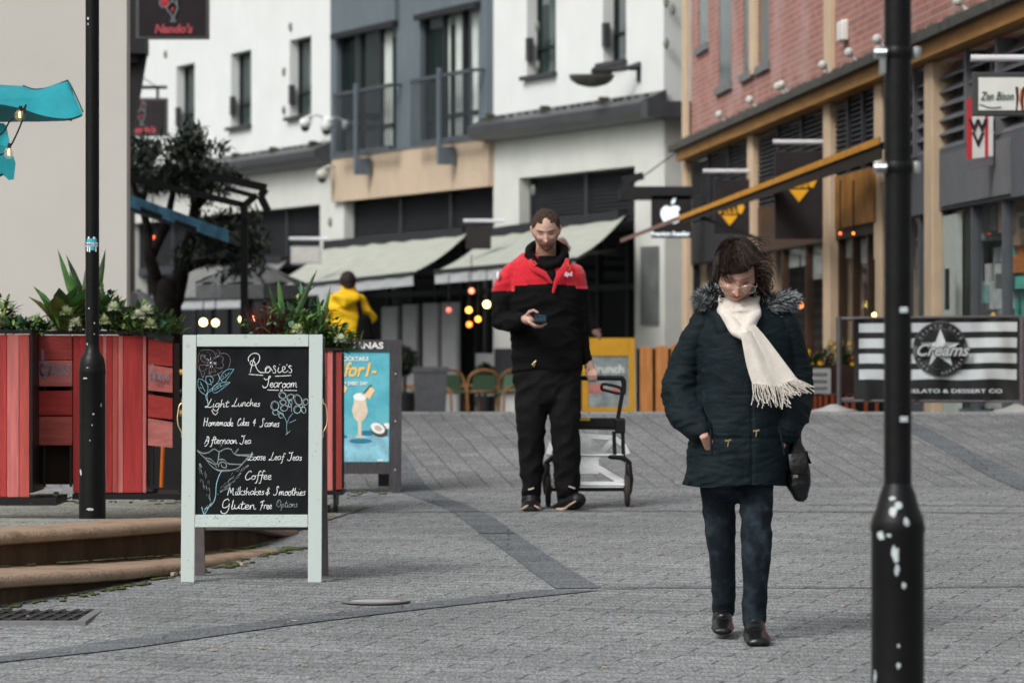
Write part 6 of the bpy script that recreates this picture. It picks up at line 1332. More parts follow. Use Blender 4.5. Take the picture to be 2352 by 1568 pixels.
gl = mb.build('glasses', m_gold, wom, 'all')
for a, b in ((1652, 1685), (1698, 1731)):
    mb = MB(); mb.slab([g0(a + 1, 661, yg + .004), g0(b - 1, 660, yg + .004), g0(b - 4, 671, yg), g0((a + b) / 2, 674, yg), g0(a + 4, 671, yg)], (0, .001, 0)); mb.build('lens', glassmat('spectacle_lens', (.3, .3, .3), .03, .05), gl)
# hair
m_hw = M('hair_dark_brown', (.016, .0095, .0065), .55, .5, 50, bump=.6, bscale=200, stretch=(1, 1, .3), spec=.25); m_hl = M('hair_light_brown', (.075, .042, .026), .55, .4, 50, spec=.3)
hw = lambda x, y, z: Hw @ Vector((x, y, z))
mb = MB(); mb.ball(hw(0, .006, .024), (.091, .112, .112), 44, 32, rot=Hw.to_3x3())
for pts, rs in (([hw(-.074, -.03, .06), hw(-.082, -.026, .03), hw(-.084, -.012, -.01), hw(-.08, .0, -.04)], [(.014, .022), (.010, .024), (.009, .022), (.008, .018)]),
                ([hw(.07, -.01, .06), hw(.100, -.0, .02), hw(.115, .02, -.03), hw(.10, .04, -.07)], [(.026, .04), (.026, .04), (.026, .036), (.02, .03)])):
    mb.limb(pts, rs, 16, front=Hw.to_3x3() @ Vector((0, -1, 0)))
Aw = np.array(Hw.inverted())
def wcut(co, no):
    q = co @ Aw[:3, :3].T + Aw[:3, 3]; X, Y, Z = q.T
    inn = (Y < -.035) & (Z < .062 + .26 * X) & (np.abs(X) < .074); co = co + no * (vnoise(co, 60, 12, (1, 1, .5)) * .003 + (1 - np.abs(vnoise(co, 110, 13, (1, 1, .4)))) * .0015)[:, None]
    c = np.array(Hw.translation); k = np.clip((.062 + .26 * X - Z) / .012, 0, 1)[:, None] * .2
    return np.where(inn[:, None], c + (co - c) * (1 - k), co)
remesh(mb, 'hair', m_hw, wom, .004, 1, post=wcut)
mb = MB(); rn = random.Random(23)
for i in range(620):
    ph = rn.uniform(-math.pi, math.pi); dirx, diry = math.sin(ph), -math.cos(ph); pts = []; lift = rn.uniform(1.005, 1.035); tl = rn.uniform(1.3, 1.9) if abs(ph) > .95 else rn.uniform(.95, 1.28); sw_ = rn.uniform(.1, .5)
    for k in range(7):
        t = .12 + (tl - .12) * k / 6; a2 = ph + sw_ * t * (1 if diry < 0 else 0)
        q = Vector((.092 * math.sin(t) * math.sin(a2) - .010 * (1 - t), .006 - .113 * math.sin(t) * math.cos(a2), .024 + .112 * math.cos(t))) * 1; q = Vector((q.x * lift, .006 + (q.y - .006) * lift, .022 + (q.z - .022) * lift)); pts.append(hw(*q))
    if rn.random() < .3: pts[-1] += Vector((.02 * rn.random(), 0, .006 * rn.random()))
    mb.cur = 1 if rn.random() < .16 else 0; mb.tube(pts, [.0016] * 6 + [.0004], 3, cap=False)
for i in range(170):    # strands blown out to the right
    z = rn.uniform(-.07, .07); y = rn.uniform(-.06, .06); p0 = hw(.085 + rn.uniform(-.02, .01), y, z + .02); L = rn.uniform(.02, .06) * (1.1 - abs(z) * 5); d = Vector((1, rn.uniform(-.4, .3), rn.uniform(-.45, .2))); mb.cur = 1 if rn.random() < .5 else 0
    p1 = p0 + d * L * .5 + Vector((0, 0, rn.gauss(0, .005))); p2 = p1 + Vector((d.x * .45, d.y, d.z - .1 + rn.gauss(0, .12))) * L; mb.tube(catmull([p0, p1, p2, p2 + Vector((rn.uniform(-.01, .02), 0, rn.uniform(-.03, .01)))], 3), .0012, 3, cap=False)
for i in range(60): p0 = hw(rn.uniform(-.06, .05), rn.uniform(-.03, .03), .128); p1 = p0 + Vector((rn.uniform(.0, .05), 0, rn.uniform(0, .022))); mb.tube(catmull([p0, p1, p1 + Vector((rn.uniform(.01, .05), 0, rn.uniform(-.03, .0)))], 4), .0008, 3, cap=False)
for i in range(60): p0 = w_(rn.uniform(1628, 1642), rn.uniform(640, 668), .02); mb.tube(catmull([p0, p0 + Vector((-.01 * rn.random(), 0, -.02)), p0 + Vector((-.025 * rn.random(), 0, -.04))], 3), .001, 3, cap=False)
mb.build('hair_strands', [m_hw, m_hl], wom)['kind'] = 'stuff'
# shoulder bag
bag = thing('shoulder_bag', 'small black leather shoulder bag hanging beside the dark parka', 'bag', w_(1833, 1150, .0))
m_lea = M('bag_leather', (.005, .005, .006), .35, .3, 20, bump=.2, bscale=60, spec=.4)
mb = MB(); LWb = lambda pts, rs: mb.limb([w_(*p) for p in pts], [(a * sw, b * sw) for a, b in rs], 20)
LWb([(1826, 1012, .0), (1829, 1045, .0), (1832, 1080, .0), (1834, 1115, .0), (1838, 1136, .0)], [(12, 10), (24, 14), (28, 20), (27, 22), (18, 15)])
remesh(mb, 'pouch', m_lea, bag, .005, 2, post=wrinkle(.004, 26, 77))
mb = MB(); mb.limb([w_(1828, 1040, -.05), w_(1832, 1070, -.058), w_(1833, 1085, -.056)], [(22 * sw, .004), (23 * sw, .005), (19 * sw, .004)], 12); mb.build('flap', m_lea, bag, 'all')
mb = MB(); mb.bar(w_(1850, 1036, -.01), w_(1861, 1064, -.0), .012, .005); mb.bar(w_(1836, 1020, 0), w_(1833, 985, .02), .02, .006); mb.tube(catmull([w_(1835, 990, .03), w_(1838, 900, .09), w_(1815, 800, .14), w_(1790, 735, .13)], 5), (.010, .003), 6); mb.build('strap', m_lea, bag)
mb = MB(); mb.box(w_(1825, 1092, -.058), (.018, .004, .012)); mb.tube([w_(1850, 1034, -.02), w_(1856, 1038, -.02)], .004); mb.build('buckle', M('buckle', (.3, .28, .25), .3, metal=.8), bag)

# ---------------------------------------------------------------- simpler distant figures
def figure(name_label, D, uc, parts, skin=True):
    pass
# person behind the man in red
Db = 37.0
def b_(u, v, dy=0): return P(u, v, Db) + Vector((0, dy, 0))
pb2 = thing('person', 'bald person in dark clothes mostly hidden behind the person in red', 'person', Vector((px(1288, Db), Db, gz(Db))))
sb = Db / F; Hb = Matrix.Translation(b_(1289, 573, -.02)) @ Matrix.Rotation(R(-22), 4, 'Z') @ Matrix.Rotation(R(8), 4, 'X')
def LB(pts, rs, n=16): mb.limb([b_(*p) for p in pts], [(a * sb, b * sb) for a, b in rs], n)
mb = MB(); add_head(mb, Hb, True); LB([(1289, 585, .02), (1289, 610, .02), (1289, 760, .02)], [(14, 14), (20, 16), (36, 24)]); LB([(1322, 640, .0), (1335, 700, .02), (1352, 745, -.05), (1370, 768, -.12)], [(12, 12), (11, 11), (9, 9), (7, 8)])
for i in range(4): finger(mb, [b_(1370, 763 + i * 3, -.12 - i * .01), b_(1376, 764 + i * 3, -.16), b_(1379, 768 + i * 3, -.17), b_(1376, 772 + i * 3, -.15)], .009)
finger(mb, [b_(1370, 762, -.12), b_(1373, 757, -.14), b_(1378, 757, -.16)], .010)
for u in (1272, 1306): LB([(u, 760, .02), (u, 850, .0), (u, 935, .02)], [(16, 16), (12, 12), (9, 10)])
remesh(mb, 'body', M('skin_pale2', (.42, .26, .22), .55, .1, 20, attr='Col'), pb2, .007, 1, keepcol=face_colour(Hb.inverted(), True))
mb = MB(); LB([(1289, 606, .02), (1289, 618, .02), (1289, 650, .0), (1289, 720, .0), (1289, 790, .0)], [(24, 20), (42, 24), (54, 28), (50, 30), (50, 32)], 24); LB([(1330, 630, .0), (1340, 680, .02), (1352, 735, -.03), (1362, 756, -.09)], [(15, 16), (15, 16), (13, 14), (10, 11)]); LB([(1250, 630, .0), (1238, 690, .02), (1240, 760, .0)], [(15, 16), (15, 16), (12, 13)])
remesh(mb, 'coat', M('coat_black', (.006, .006, .007), .85, .4, 10), pb2, .012, 2, post=wrinkle(.008, 10, 3))
mb = MB(); LB([(1289, 780, .0), (1289, 800, .0)], [(44, 30), (42, 28)]); 
for u in (1270, 1308): LB([(u, 790, .0), (u, 870, .0), (u, 945, .0)], [(24, 24), (18, 18), (14, 16)]); LB([(u, 944, .06), (u, 946, -.12)], [(12, 8), (12, 7)])
remesh(mb, 'trousers', m_trs, pb2, .012, 2)
# person in the yellow jacket, back view
Dy = 46.0; sy_ = Dy / F
def y_(u, v, dy=0): return P(u, v, Dy) + Vector((0, dy, 0))
yel = thing('person', 'person in a bright yellow hooded jacket seen from behind near the awning', 'person', Vector((px(800, Dy), Dy, gz(Dy))))
def LY(pts, rs, n=16): mb.limb([y_(*p) for p in pts], [(a * sy_, b * sy_) for a, b in rs], n)
Hy = Matrix.Translation(y_(800, 649, .02)) @ Matrix.Rotation(R(165), 4, 'Z') @ Matrix.Scale(.97, 4)
mb = MB(); add_head(mb, Hy, True); LY([(800, 660, 0), (798, 685, .0), (800, 800, .0), (800, 840, 0)], [(12, 12), (18, 14), (26, 18), (26, 18)]); LY([(765, 690, 0), (752, 720, .0), (760, 760, .1)], [(8, 8), (7, 7), (6, 6)]); LY([(830, 688, 0), (852, 725, .0), (838, 745, .15)], [(8, 8), (7, 7), (6, 6)])
for u in (786, 814): LY([(u, 840, 0), (u, 900, 0), (u, 948, 0)], [(12, 12), (9, 9), (7, 8)])
for k_ in range(5): finger(mb, [y_(836 - k_ * 2, 746, .16), y_(834 - k_ * 2, 750, .19), y_(832 - k_ * 2, 754, .2)], .009); finger(mb, [y_(760 + k_ * 2, 762, .12), y_(762 + k_ * 2, 768, .14), y_(763 + k_ * 2, 773, .15)], .009)
remesh(mb, 'body', MATS['skin_pale2'], yel, .009, 1, keepcol=face_colour(Hy.inverted(), True))
mb = MB(); mb.ball(y_(799, 644, .0), (.100, .115, .115), 20, 14); mb.ball(y_(801, 654, -.02), (.085, .09, .08), 16, 12); remesh(mb, 'hair', M('hair_black_brown', (.022, .015, .012), .7, .4, 30), yel, .01, 2, post=wrinkle(.004, 50, 2))
mb = MB(); LY([(799, 668, 0), (798, 682, 0), (797, 705, 0), (800, 750, 0), (806, 790, 0), (808, 815, 0)], [(20, 18), (34, 24), (41, 28), (38, 28), (40, 29), (41, 30)], 24); LY([(768, 690, 0), (755, 715, -.02), (752, 745, .06)], [(14, 16), (13, 15), (10, 12)]); LY([(826, 690, 0), (842, 712, .0), (853, 730, .05), (850, 735, .12)], [(14, 16), (13, 14), (12, 13), (9, 10)])
LY([(778, 683, -.09), (795, 692, -.13), (815, 685, -.10)], [(14, 14), (18, 16), (14, 14)])
def yp(co, no): return co + no * ((1 - np.abs(vnoise(co, 9, 5, (1, 1, 1.5))) * 2) * .012)[:, None]
remesh(mb, 'jacket', M('yellow_jacket', (.78, .48, .008), .7, .12, 6, bump=.2, bscale=20), yel, .011, 2, post=yp)
mb = MB(); LY([(804, 810, 0), (804, 830, 0)], [(36, 26), (34, 24)]); [LY([(u, 830, 0), (u, 890, 0), (u, 955, 0)], [(17, 18), (13, 14), (11, 12)]) for u in (787, 821)]; remesh(mb, 'trousers', m_trs, yel, .012, 2)
bg_ = thing('shoulder_bag', 'dark bag slung on the back of the person in yellow', 'bag', y_(838, 800, -.15))
mb = MB(); mb.limb([y_(838, 735, -.15), y_(840, 775, -.16), y_(842, 812, -.15)], [(16 * sy_, 14 * sy_), (24 * sy_, 18 * sy_), (20 * sy_, 14 * sy_)], 16); remesh(mb, 'pouch', m_blk, bg_, .012, 2)
mb = MB(); mb.tube(catmull([y_(815, 678, -.10), y_(824, 695, -.15), y_(829, 720, -.17), y_(834, 745, -.17)], 4), (.03, .01), 8); mb.build('strap', m_blk, bg_)
# ================================================================== BACKGROUND CLUTTER
# ---------------- tree behind the planters
Dt2 = 40.0
def a_(u, v, dy=0, D=Dt2): return P(u, v, D) + Vector((0, dy, 0))
tree = thing('olive_tree', 'dark bushy olive tree with a forked trunk beside the beige wall', 'tree', Vector((px(395, Dt2), Dt2, gz(Dt2))))
m_bark = M('bark_dark', (.018, .015, .013), .95, .4, 10, bump=.8, bscale=40); S2 = Dt2 / F
mb = MB()
mb.limb([a_(398, 960), a_(394, 840), a_(390, 760), a_(386, 700), a_(384, 660)], [.14, .12, .12, .14, .11], 14)
for pts, r in (([(372, 690), (356, 640), (345, 590), (336, 530), (330, 470), (338, 400)], .085), ([(400, 690), (412, 640), (424, 590), (436, 540), (452, 470), (440, 400), (430, 340)], .10), ([(436, 545), (470, 520), (520, 500), (560, 490)], .06), ([(420, 620), (470, 600), (530, 600), (580, 590)], .05), ([(330, 480), (310, 440), (300, 400)], .05), ([(452, 470), (480, 440), (500, 400)], .06), ([(345, 590), (380, 520), (400, 440), (390, 370)], .06)):
    n = len(pts); mb.limb([a_(u, v, (i * .07 if i % 2 else -i * .05)) for i, (u, v) in enumerate(pts)], [r * (1 - .75 * i / (n - 1)) for i in range(n)], 10)
mb.build('trunk', m_bark, tree, 'all')
rn = random.Random(31); mb = MB()
clumps = [(400, 350, 70, 34, 650), (450, 335, 40, 26, 260), (425, 312, 22, 20, 110), (335, 365, 44, 28, 380), (310, 395, 30, 30, 260), (420, 390, 90, 34, 800), (480, 405, 52, 30, 400), (360, 410, 60, 24, 380), (500, 440, 40, 24, 220), (520, 550, 70, 40, 520), (575, 590, 40, 34, 360), (560, 520, 40, 28, 230), (470, 520, 60, 30, 260), (470, 580, 70, 34, 330), (600, 560, 18, 22, 90), (430, 450, 60, 20, 140), (540, 620, 50, 16, 150), (455, 300, 14, 12, 30)]
for (u, v, a, b, n) in clumps:
    subs = [(rn.gauss(0, .5) * a, rn.gauss(0, .5) * b, rn.gauss(0, .35)) for _ in range(9)]
    for i in range(n):
        s_ = subs[rn.randrange(9)]; c = a_(u + s_[0] + rn.gauss(0, a * .22), v + s_[1] + rn.gauss(0, b * .26), s_[2] + rn.gauss(0, .22)); mb.cur = rn.choice((0, 0, 1)); d = Vector((rn.gauss(0, 1), rn.gauss(0, 1), rn.gauss(.3, .8))); mb.leaf(c, d, rn.uniform(.06, .14), rn.uniform(.02, .05), .3, seg=2)
mb.build('crown', [M('olive_leaf_dark', (.026, .038, .026), .6, .5, 10), M('olive_leaf_grey', (.09, .11, .085), .6, .4, 10)], tree)
# ---------------- terrace canopy frame with blue cloth
Dc = 37.0
def k_(u, v, dy=0): return P(u, v, Dc) + Vector((0, dy, 0))
can = thing('terrace_canopy', 'black framed terrace canopy with a light blue cloth edge behind the tree', 'canopy', Vector((px(300, Dc), Dc, gz(Dc))))
mb = MB(); mb.bar(k_(250, 398), k_(556, 470), .05, .06); mb.bar(k_(250, 455), k_(470, 535), .04, .05); mb.bar(k_(516, 410), k_(612, 432), .10, .075); mb.bar(k_(610, 434), k_(598, 452), .08, .07); mb.bar(k_(598, 450), k_(616, 486), .09, .07); mb.bar(k_(516, 432), k_(590, 452), .09, .045); mb.bar(k_(590, 448), k_(560, 472), .07, .06); mb.bar(k_(556, 468), k_(560, 500), .05, .05); mb.bar(k_(480, 404), k_(520, 412), .07, .08)
mb.build('frame', m_dark, can)
for u in (262, 556): mb = MB(); mb.bar(k_(u, 470, .3), Vector((px(u, Dc), Dc + .3, gz(Dc + .3))), .07, up=(0, 1, 0)); mb.build('post', m_dark, can)
mb = MB(); n = 22
for i in range(n):
    p = k_(250 + 275 * i / n, 430 + 99 * i / n, .05 * math.sin(i)); q = k_(250 + 275 * (i + 1) / n, 430 + 99 * (i + 1) / n, .05 * math.sin(i + 1)); h = Vector((0, 0, -.12)); mb.slab([p, q, q + h, p + h], (0, .01, 0))
mb.build('blue_cloth', M('blue_cloth', (.11, .30, .44), .8, .35, 9, stretch=(2, 1, 1)), can)
mb = MB(); mb.slab([k_(250, 442, .6), k_(520, 540, .6), k_(520, 556, 2.4), k_(250, 470, 2.4)], (0, 0, .01)); mb.build('roof_cloth', M('roof_cloth', (.20, .21, .21), .9), can)
# parasols and pale bits under the tree
for (u, v, R_, hh_, D, lab, col) in ((575, 588, 128, 66, 43, 'charcoal parasol with a wide grey canopy behind the olive tree', (.10, .105, .11)), (318, 664, 66, 44, 41, 'small grey parasol low beside the beige wall corner', (.14, .15, .155))):
    c = P(u, v, D); root = thing('parasol', lab, 'parasol', Vector((c.x, D, gz(D)))); s = D / F; n = 8; mb = MB(); rim = [c + Vector((math.cos(2 * math.pi * i / n + .3) * R_ * s, math.sin(2 * math.pi * i / n + .3) * R_ * s, -hh_ * s)) for i in range(n)]
    for i in range(n):
        a, b = rim[i], rim[(i + 1) % n]; m_ = (a + b) / 2 + Vector((0, 0, .03)); mb.add([c, a, m_, b], [(0, 1, 2), (0, 2, 3)]); mb.slab([a, b, b - Vector((0, 0, .16)), a - Vector((0, 0, .16))], (0, .004, 0))
    mb.build('canopy', M('parasol_grey_%d' % u, col, .85, .3, 6), root); mb = MB(); mb.tube([c, Vector((c.x, D, gz(D)))], .025, 8); mb.build('pole', m_dark, root); mb = MB(); [mb.bar(c - Vector((0, 0, .05)), (p + Vector((0, 0, .02))), .02) for p in rim]; mb.build('rib', m_dark, root)
# white moulded chair back at the wall corner
c0 = thing('moulded_chair', 'white moulded chair whose rounded back peeps past the beige wall corner', 'chair', Vector((px(304, 30), 30, gz(30))))
D = 30; mb = MB(); mb.prism([(px(288, D), zpix(742, D)), (px(288, D), zpix(690, D)), (px(292, D), zpix(674, D)), (px(303, D), zpix(668, D)), (px(314, D), zpix(674, D)), (px(318, D), zpix(690, D)), (px(318, D), zpix(742, D))], D - .01, D + .02); mb.build('backrest', M('moulded_white', (.33, .34, .35), .5), c0)
mb = MB(); mb.box((px(303, D), D - .2, zpix(742, D) - .02), (.12, .4, .04), bev=.01); mb.build('seat', MATS['moulded_white'], c0)
for sx in (-1, 1): mb = MB(); mb.tube([(px(303, D) + sx * .05, D, zpix(742, D)), (px(303, D) + sx * .06, D, gz(D))], .012); mb.build('leg', m_dark, c0)
# ---------------- projecting shop signs
def proj_sign(name, label, D, u0, u1, v0, v1, frame=m_dark, face=None, bar=None, th=.1, group=None, fw=.035, hook=None):
    root = thing(name, label, 'sign', P((u0 + u1) / 2, v1, D), group=group)
    a, b = P(u0, v1, D), P(u1, v0, D); mb = MB(); mb.bb((a.x, D, a.z), (b.x, D + th, b.z), bev=.008); o = mb.build('panel', frame, root)
    if face: mb = MB(); mb.bb((a.x + fw, D - .006, a.z + fw), (b.x - fw, D - .001, b.z - fw)); mb.build('face', face, root)
    if bar:
        ub0, ub1, vb = bar; p, q = P(ub0, vb, D), P(ub1, vb, D); mb = MB(); mb.tube([p + Vector((0, .05, 0)), q + Vector((0, .05, 0))], .028, 10); mb.build('light_bar', M('bar_white', (.62, .63, .66), .5), root)
        mb = MB()
        for t in ((.25, .75) if hook is None else hook): x = p.x + (q.x - p.x) * t; mb.bar((x, D + .05, p.z), (x, D + .05, b.z), .015)
        mb.build('hanger', m_dark, root)
    return root
m_signblk = M('sign_black', (.022, .018, .020), .5, .3, 4); m_signfr = M('sign_frame', (.10, .10, .105), .5); m_redl = M('sign_red', (.50, .03, .04), .6); m_outl = M('sign_outline', (.22, .24, .26), .6)
def bird(root, cx, cy, D, k, full=True):
    q = lambda x, y: P(cx + x * k, cy + y * k, D) + Vector((0, -.012, 0))
    mb = MB()
    for s_ in ([(-2, -22), (8, -14), (10, -4), (4, 10), (2, 22), (7, 25), (-7, 25), (-2, 22), (-4, 10), (-12, 0), (-14, -8), (-6, -18), (-2, -22)], [(-14, -8), (-26, -8), (-31, -20), (-22, -30), (-10, -24)], [(-2, -22), (0, -34), (6, -42), (12, -36), (9, -28), (8, -14)]):
        mb.tube(catmull([q(*p) for p in s_], 3), .009 * k, 5)
    mb.build('emblem_outline', m_outl, root)
    mb = MB(); mb.ball(q(-19, -18), (9.5 * k * D / F, .006, 9 * k * D / F)); mb.ball(q(-1, -2), (3.5 * k * D / F, .006, 4.5 * k * D / F)); 
    if full: mb.ball(q(3, -42), (4 * k * D / F, .006, 3.5 * k * D / F))
    mb.build('emblem_red', m_redl, root)
s1 = proj_sign('hanging_sign', 'large black sign with red lettering, cut off by the top edge of the view', 42, 312, 480, -75, 90, m_signfr, m_signblk, None, group='black chicken restaurant signs')
bird(s1, 398, 25, 42, 1.0); mb = MB(); text_mesh(mb, "Nando's", P(398, 68, 42) + Vector((0, -.012, 0)), .13, shear=.2, bold=.006, sx=.95); mb.build('lettering', M('sign_pink', (.45, .08, .10), .6), s1)
mb = MB(); mb.bar(P(200, -80, 42.05), P(480, -80, 42.05), .05); mb.build('bracket', m_dark, s1)
s2 = proj_sign('hanging_sign', 'smaller black sign with red lettering on a bracket, just right of the beige wall', 59, 258, 385, 225, 313, m_signfr, m_signblk, None, group='black chicken restaurant signs')
bird(s2, 326, 268, 59, .78); mb = MB(); text_mesh(mb, "Nando's", P(326, 299, 59) + Vector((0, -.012, 0)), .13, shear=.2, bold=.006, sx=.95); mb.build('lettering', MATS['sign_pink'], s2)
mb = MB(); mb.bar(P(230, 201, 59.05), P(384, 201, 59.05), .05); mb.bar(P(362, 201, 59.05), P(362, 226, 59.05), .04); mb.bar(P(318, 172, 59.05), P(362, 201, 59.05), .015); mb.build('bracket', m_dark, s2)
m_ora = M('sign_orange', (.85, .42, .02), .6, .1)
def diamond(root, cx, cy, D, k):
    q = lambda x, y: (px(cx + x * k, D), zpix(cy + y * k, D)); y0, y1 = D - .014, D - .004; mb = MB()
    mb.prism([q(-24, 4), q(24, 4), q(0, 34)], y0, y1); mb.prism([q(-38, -10), q(-30, -20), q(-22, -10), q(-28, 0)], y0, y1); mb.prism([q(24, -4), q(22, -22), q(34, -38), q(44, -20), q(34, 0)], y0, y1)
    for x, h in ((-14, 10), (-8, 6), (-2, 16), (4, 9), (12, 20), (18, 12)): mb.prism([q(x - 2, 0), q(x + 2, 0), q(x + 2, -h), q(x - 2, -h)], y0, y1)
    mb.build('emblem', m_ora, root)
sA = proj_sign('hanging_sign', 'black sign with an orange diamond emblem, the larger of the pair under white light bars', 42.0, 1780, 1893, 348, 548, m_signblk, None, (1776, 1905, 326), group='black signs with orange diamonds'); diamond(sA, 1835, 432, 42.0, .95)
sB = proj_sign('hanging_sign', 'black sign with an orange diamond emblem, the farther and smaller of the pair', 48.0, 1640, 1724, 412, 536, m_signblk, None, (1615, 1730, 393), group='black signs with orange diamonds'); diamond(sB, 1676, 492, 48.0, .78)
mb = MB(); text_mesh(mb, 'MENU', P(1712, 541, 47.9), .09, bold=.002); 
sP = proj_sign('hanging_sign', 'black illuminated sign with a white fruit logo at the corner of the white building', 53.0, 1496, 1588, 448, 546, m_signblk, None, None)
def ap(x, y): return (px(1540 + x, 53), zpix(490 + y, 53))
mb = MB(); pts = [(-2, -14), (8, -18), (18, -16), (22, -10), (17, -3), (20, 6), (25, 9), (18, 20), (8, 24), (0, 21), (-8, 24), (-17, 18), (-23, 4), (-22, -8), (-14, -17), (-6, -17)]; mb.prism([ap(*p) for p in pts], 52.985, 52.99); mb.prism([ap(1, -20), ap(3, -30), ap(12, -36), ap(10, -24)], 52.985, 52.99); mb.build('fruit_logo', M('logo_lit', (.75, .85, .9), .5, emis=.55), sP)
mb = MB(); text_mesh(mb, 'Premium Reseller', P(1540, 537, 52.98), .078, bold=.003, sx=.95); mb.build('lettering', MATS['logo_lit'], sP)
mb = MB(); mb.bb((px(1422, 53.2), 53.0, zpix(458, 53)), (px(1592, 53.2), 53.4, zpix(428, 53))); mb.bar(P(1424, 440, 53.1), P(1450, 412, 53.1), .12, .1); mb.bar(P(1430, 414, 53.1), P(1478, 404, 53.1), .10, .1); mb.bar(P(1450, 425, 53.1), P(1560, 345, 53.3), .015); mb.build('bracket', m_dark, sP)
sL = proj_sign('hanging_sign', 'pale boxed sign under a light bar above the cream awning', 66, 668, 738, 566, 606, M('pale_box', (.40, .41, .40), .6), M('pale_box_face', (.45, .44, .42), .6), (664, 752, 548), group='signs above the cafe awnings')
sM = proj_sign('hanging_sign', 'small dark sign under a light bar between the two cream awnings', 61, 1070, 1128, 519, 572, m_signblk, None, (1064, 1158, 507), group='signs above the cafe awnings')
Dz = 30.0; sZ = proj_sign('hanging_sign', 'white boxed noodle bar sign with chopsticks at the right edge of the view', Dz, 2235, 2420, 166, 266, M('sign_frame_dark', (.05, .052, .05), .5), M('sign_face_white', (.66, .68, .64), .5, .05), (2232, 2420, 133), fw=.042)
mb = MB(); text_mesh(mb, 'Zen Bison', P(2289, 222, Dz) + Vector((0, -.012, 0)), .092, shear=.35, bold=.0005, sx=.68); mb.tube(catmull([P(2250, 240, Dz - .01), P(2275, 248, Dz - .01), P(2300, 246, Dz - .01)], 3), .004); mb.build('lettering', M('ink_green', (.05, .08, .06), .7), sZ)
mb = MB(); mb.tube([P(2335, 200, Dz - .01), P(2337, 226, Dz - .01), P(2334, 254, Dz - .01)], [.010, .009, .004]); mb.tube([P(2352, 200, Dz - .01), P(2347, 228, Dz - .01), P(2350, 256, Dz - .01)], [.010, .009, .004]); mb.build('chopsticks', m_signblk, sZ)
mb = MB(); mb.tube([P(2346, 204, Dz - .012), P(2343, 230, Dz - .012), P(2347, 254, Dz - .012)], [.007, .007, .003]); mb.build('chopstick_edge', M('ink_orange', (.6, .15, .04), .6), sZ)
sR = thing('hanging_sign', 'red and white striped sign with dark letters below the white boxed sign', 'sign', P(2250, 372, 32.5))
def rs(u, v, dy=0): return P(u, v, 32.5) + Vector((0, dy, 0))
for (u0, u1, mt) in ((2222, 2233, m_redl), (2233.3, 2262, M('sign_face_white2', (.62, .62, .60), .6)), (2262.3, 2270, m_redl), (2270.3, 2281, MATS['sign_face_white2'])):
    mb = MB(); mb.slab([rs(u0, 366 - (u0 - 2222) * .12), rs(u1, 366 - (u1 - 2222) * .12), rs(u1, 226 - (u1 - 2222) * .1), rs(u0, 226 - (u0 - 2222) * .1)], (0, .06, 0)); mb.build('stripe', mt, sR)
mb = MB(); mb.slab([rs(2226, 392, .01), rs(2281, 378, .01), rs(2281, 360, .01), rs(2226, 372, .01)], (0, .08, 0)); mb.bar(rs(2281, 240, .07), rs(2352, 240, .3), .03); mb.build('lower_edge', M('sign_grey_edge', (.12, .11, .12), .6), sR)
mb = MB(); text_mesh(mb, 'W', rs(2246, 290, -.008), .14, bold=.006); text_mesh(mb, 'V', rs(2246, 322, -.008), .16, bold=.004); mb.build('lettering', m_signblk, sR)
# ---------------- ochre awning rail in front of the diamond signs
Aa, Ab = P(1425, 549, 51), P(2020, 314, 36.5)
aw = thing('awning', 'ochre edged awning reaching over the dark shopfronts on the right', 'awning', Aa)
mb = MB(); n = 24
for i in range(n):
    t0_, t1_ = i / n, (i + 1) / n; p, q = Aa.lerp(Ab, t0_), Aa.lerp(Ab, t1_); h = Vector((0, 0, -.045 - .025 * t0_)); mb.slab([p, q, q + h, p + h], (.012, .03, 0)); mb.cur = 0
mb2 = MB(); mb2.v = mb.v; k = 7
mb.mi = [1 if f_i // 6 < k else 0 for f_i in range(len(mb.f))]
mb.build('front_rail', [M('ochre_canvas', (.55, .25, .03), .6, .2, 5), M('weathered_rail', (.20, .12, .10), .7, .3, 5)], aw)
mb = MB(); p0, p1 = Aa.lerp(Ab, .3) + Vector((.02, .02, -.03)), Ab + Vector((.02, .02, -.05)); mb.slab([p0, p1, p1 + Vector((.22, .1, .02)), p0 + Vector((.10, .1, .01))], (0, 0, -.02)); mb.slab([p0, p1, p1 + Vector((0, 0, -.16)), p0 + Vector((0, 0, -.07))], (.01, .02, 0)); mb.build('canopy', M('awning_dark', (.030, .024, .018), .9), aw)
mb = MB()
for t in (.35, .62, .9): p = Aa.lerp(Ab, t) + Vector((.03, .03, -.05)); mb = MB(); mb.bar(p, p + Vector((.8, .1, -.3)), .04); mb.build('arm', m_dark, aw)
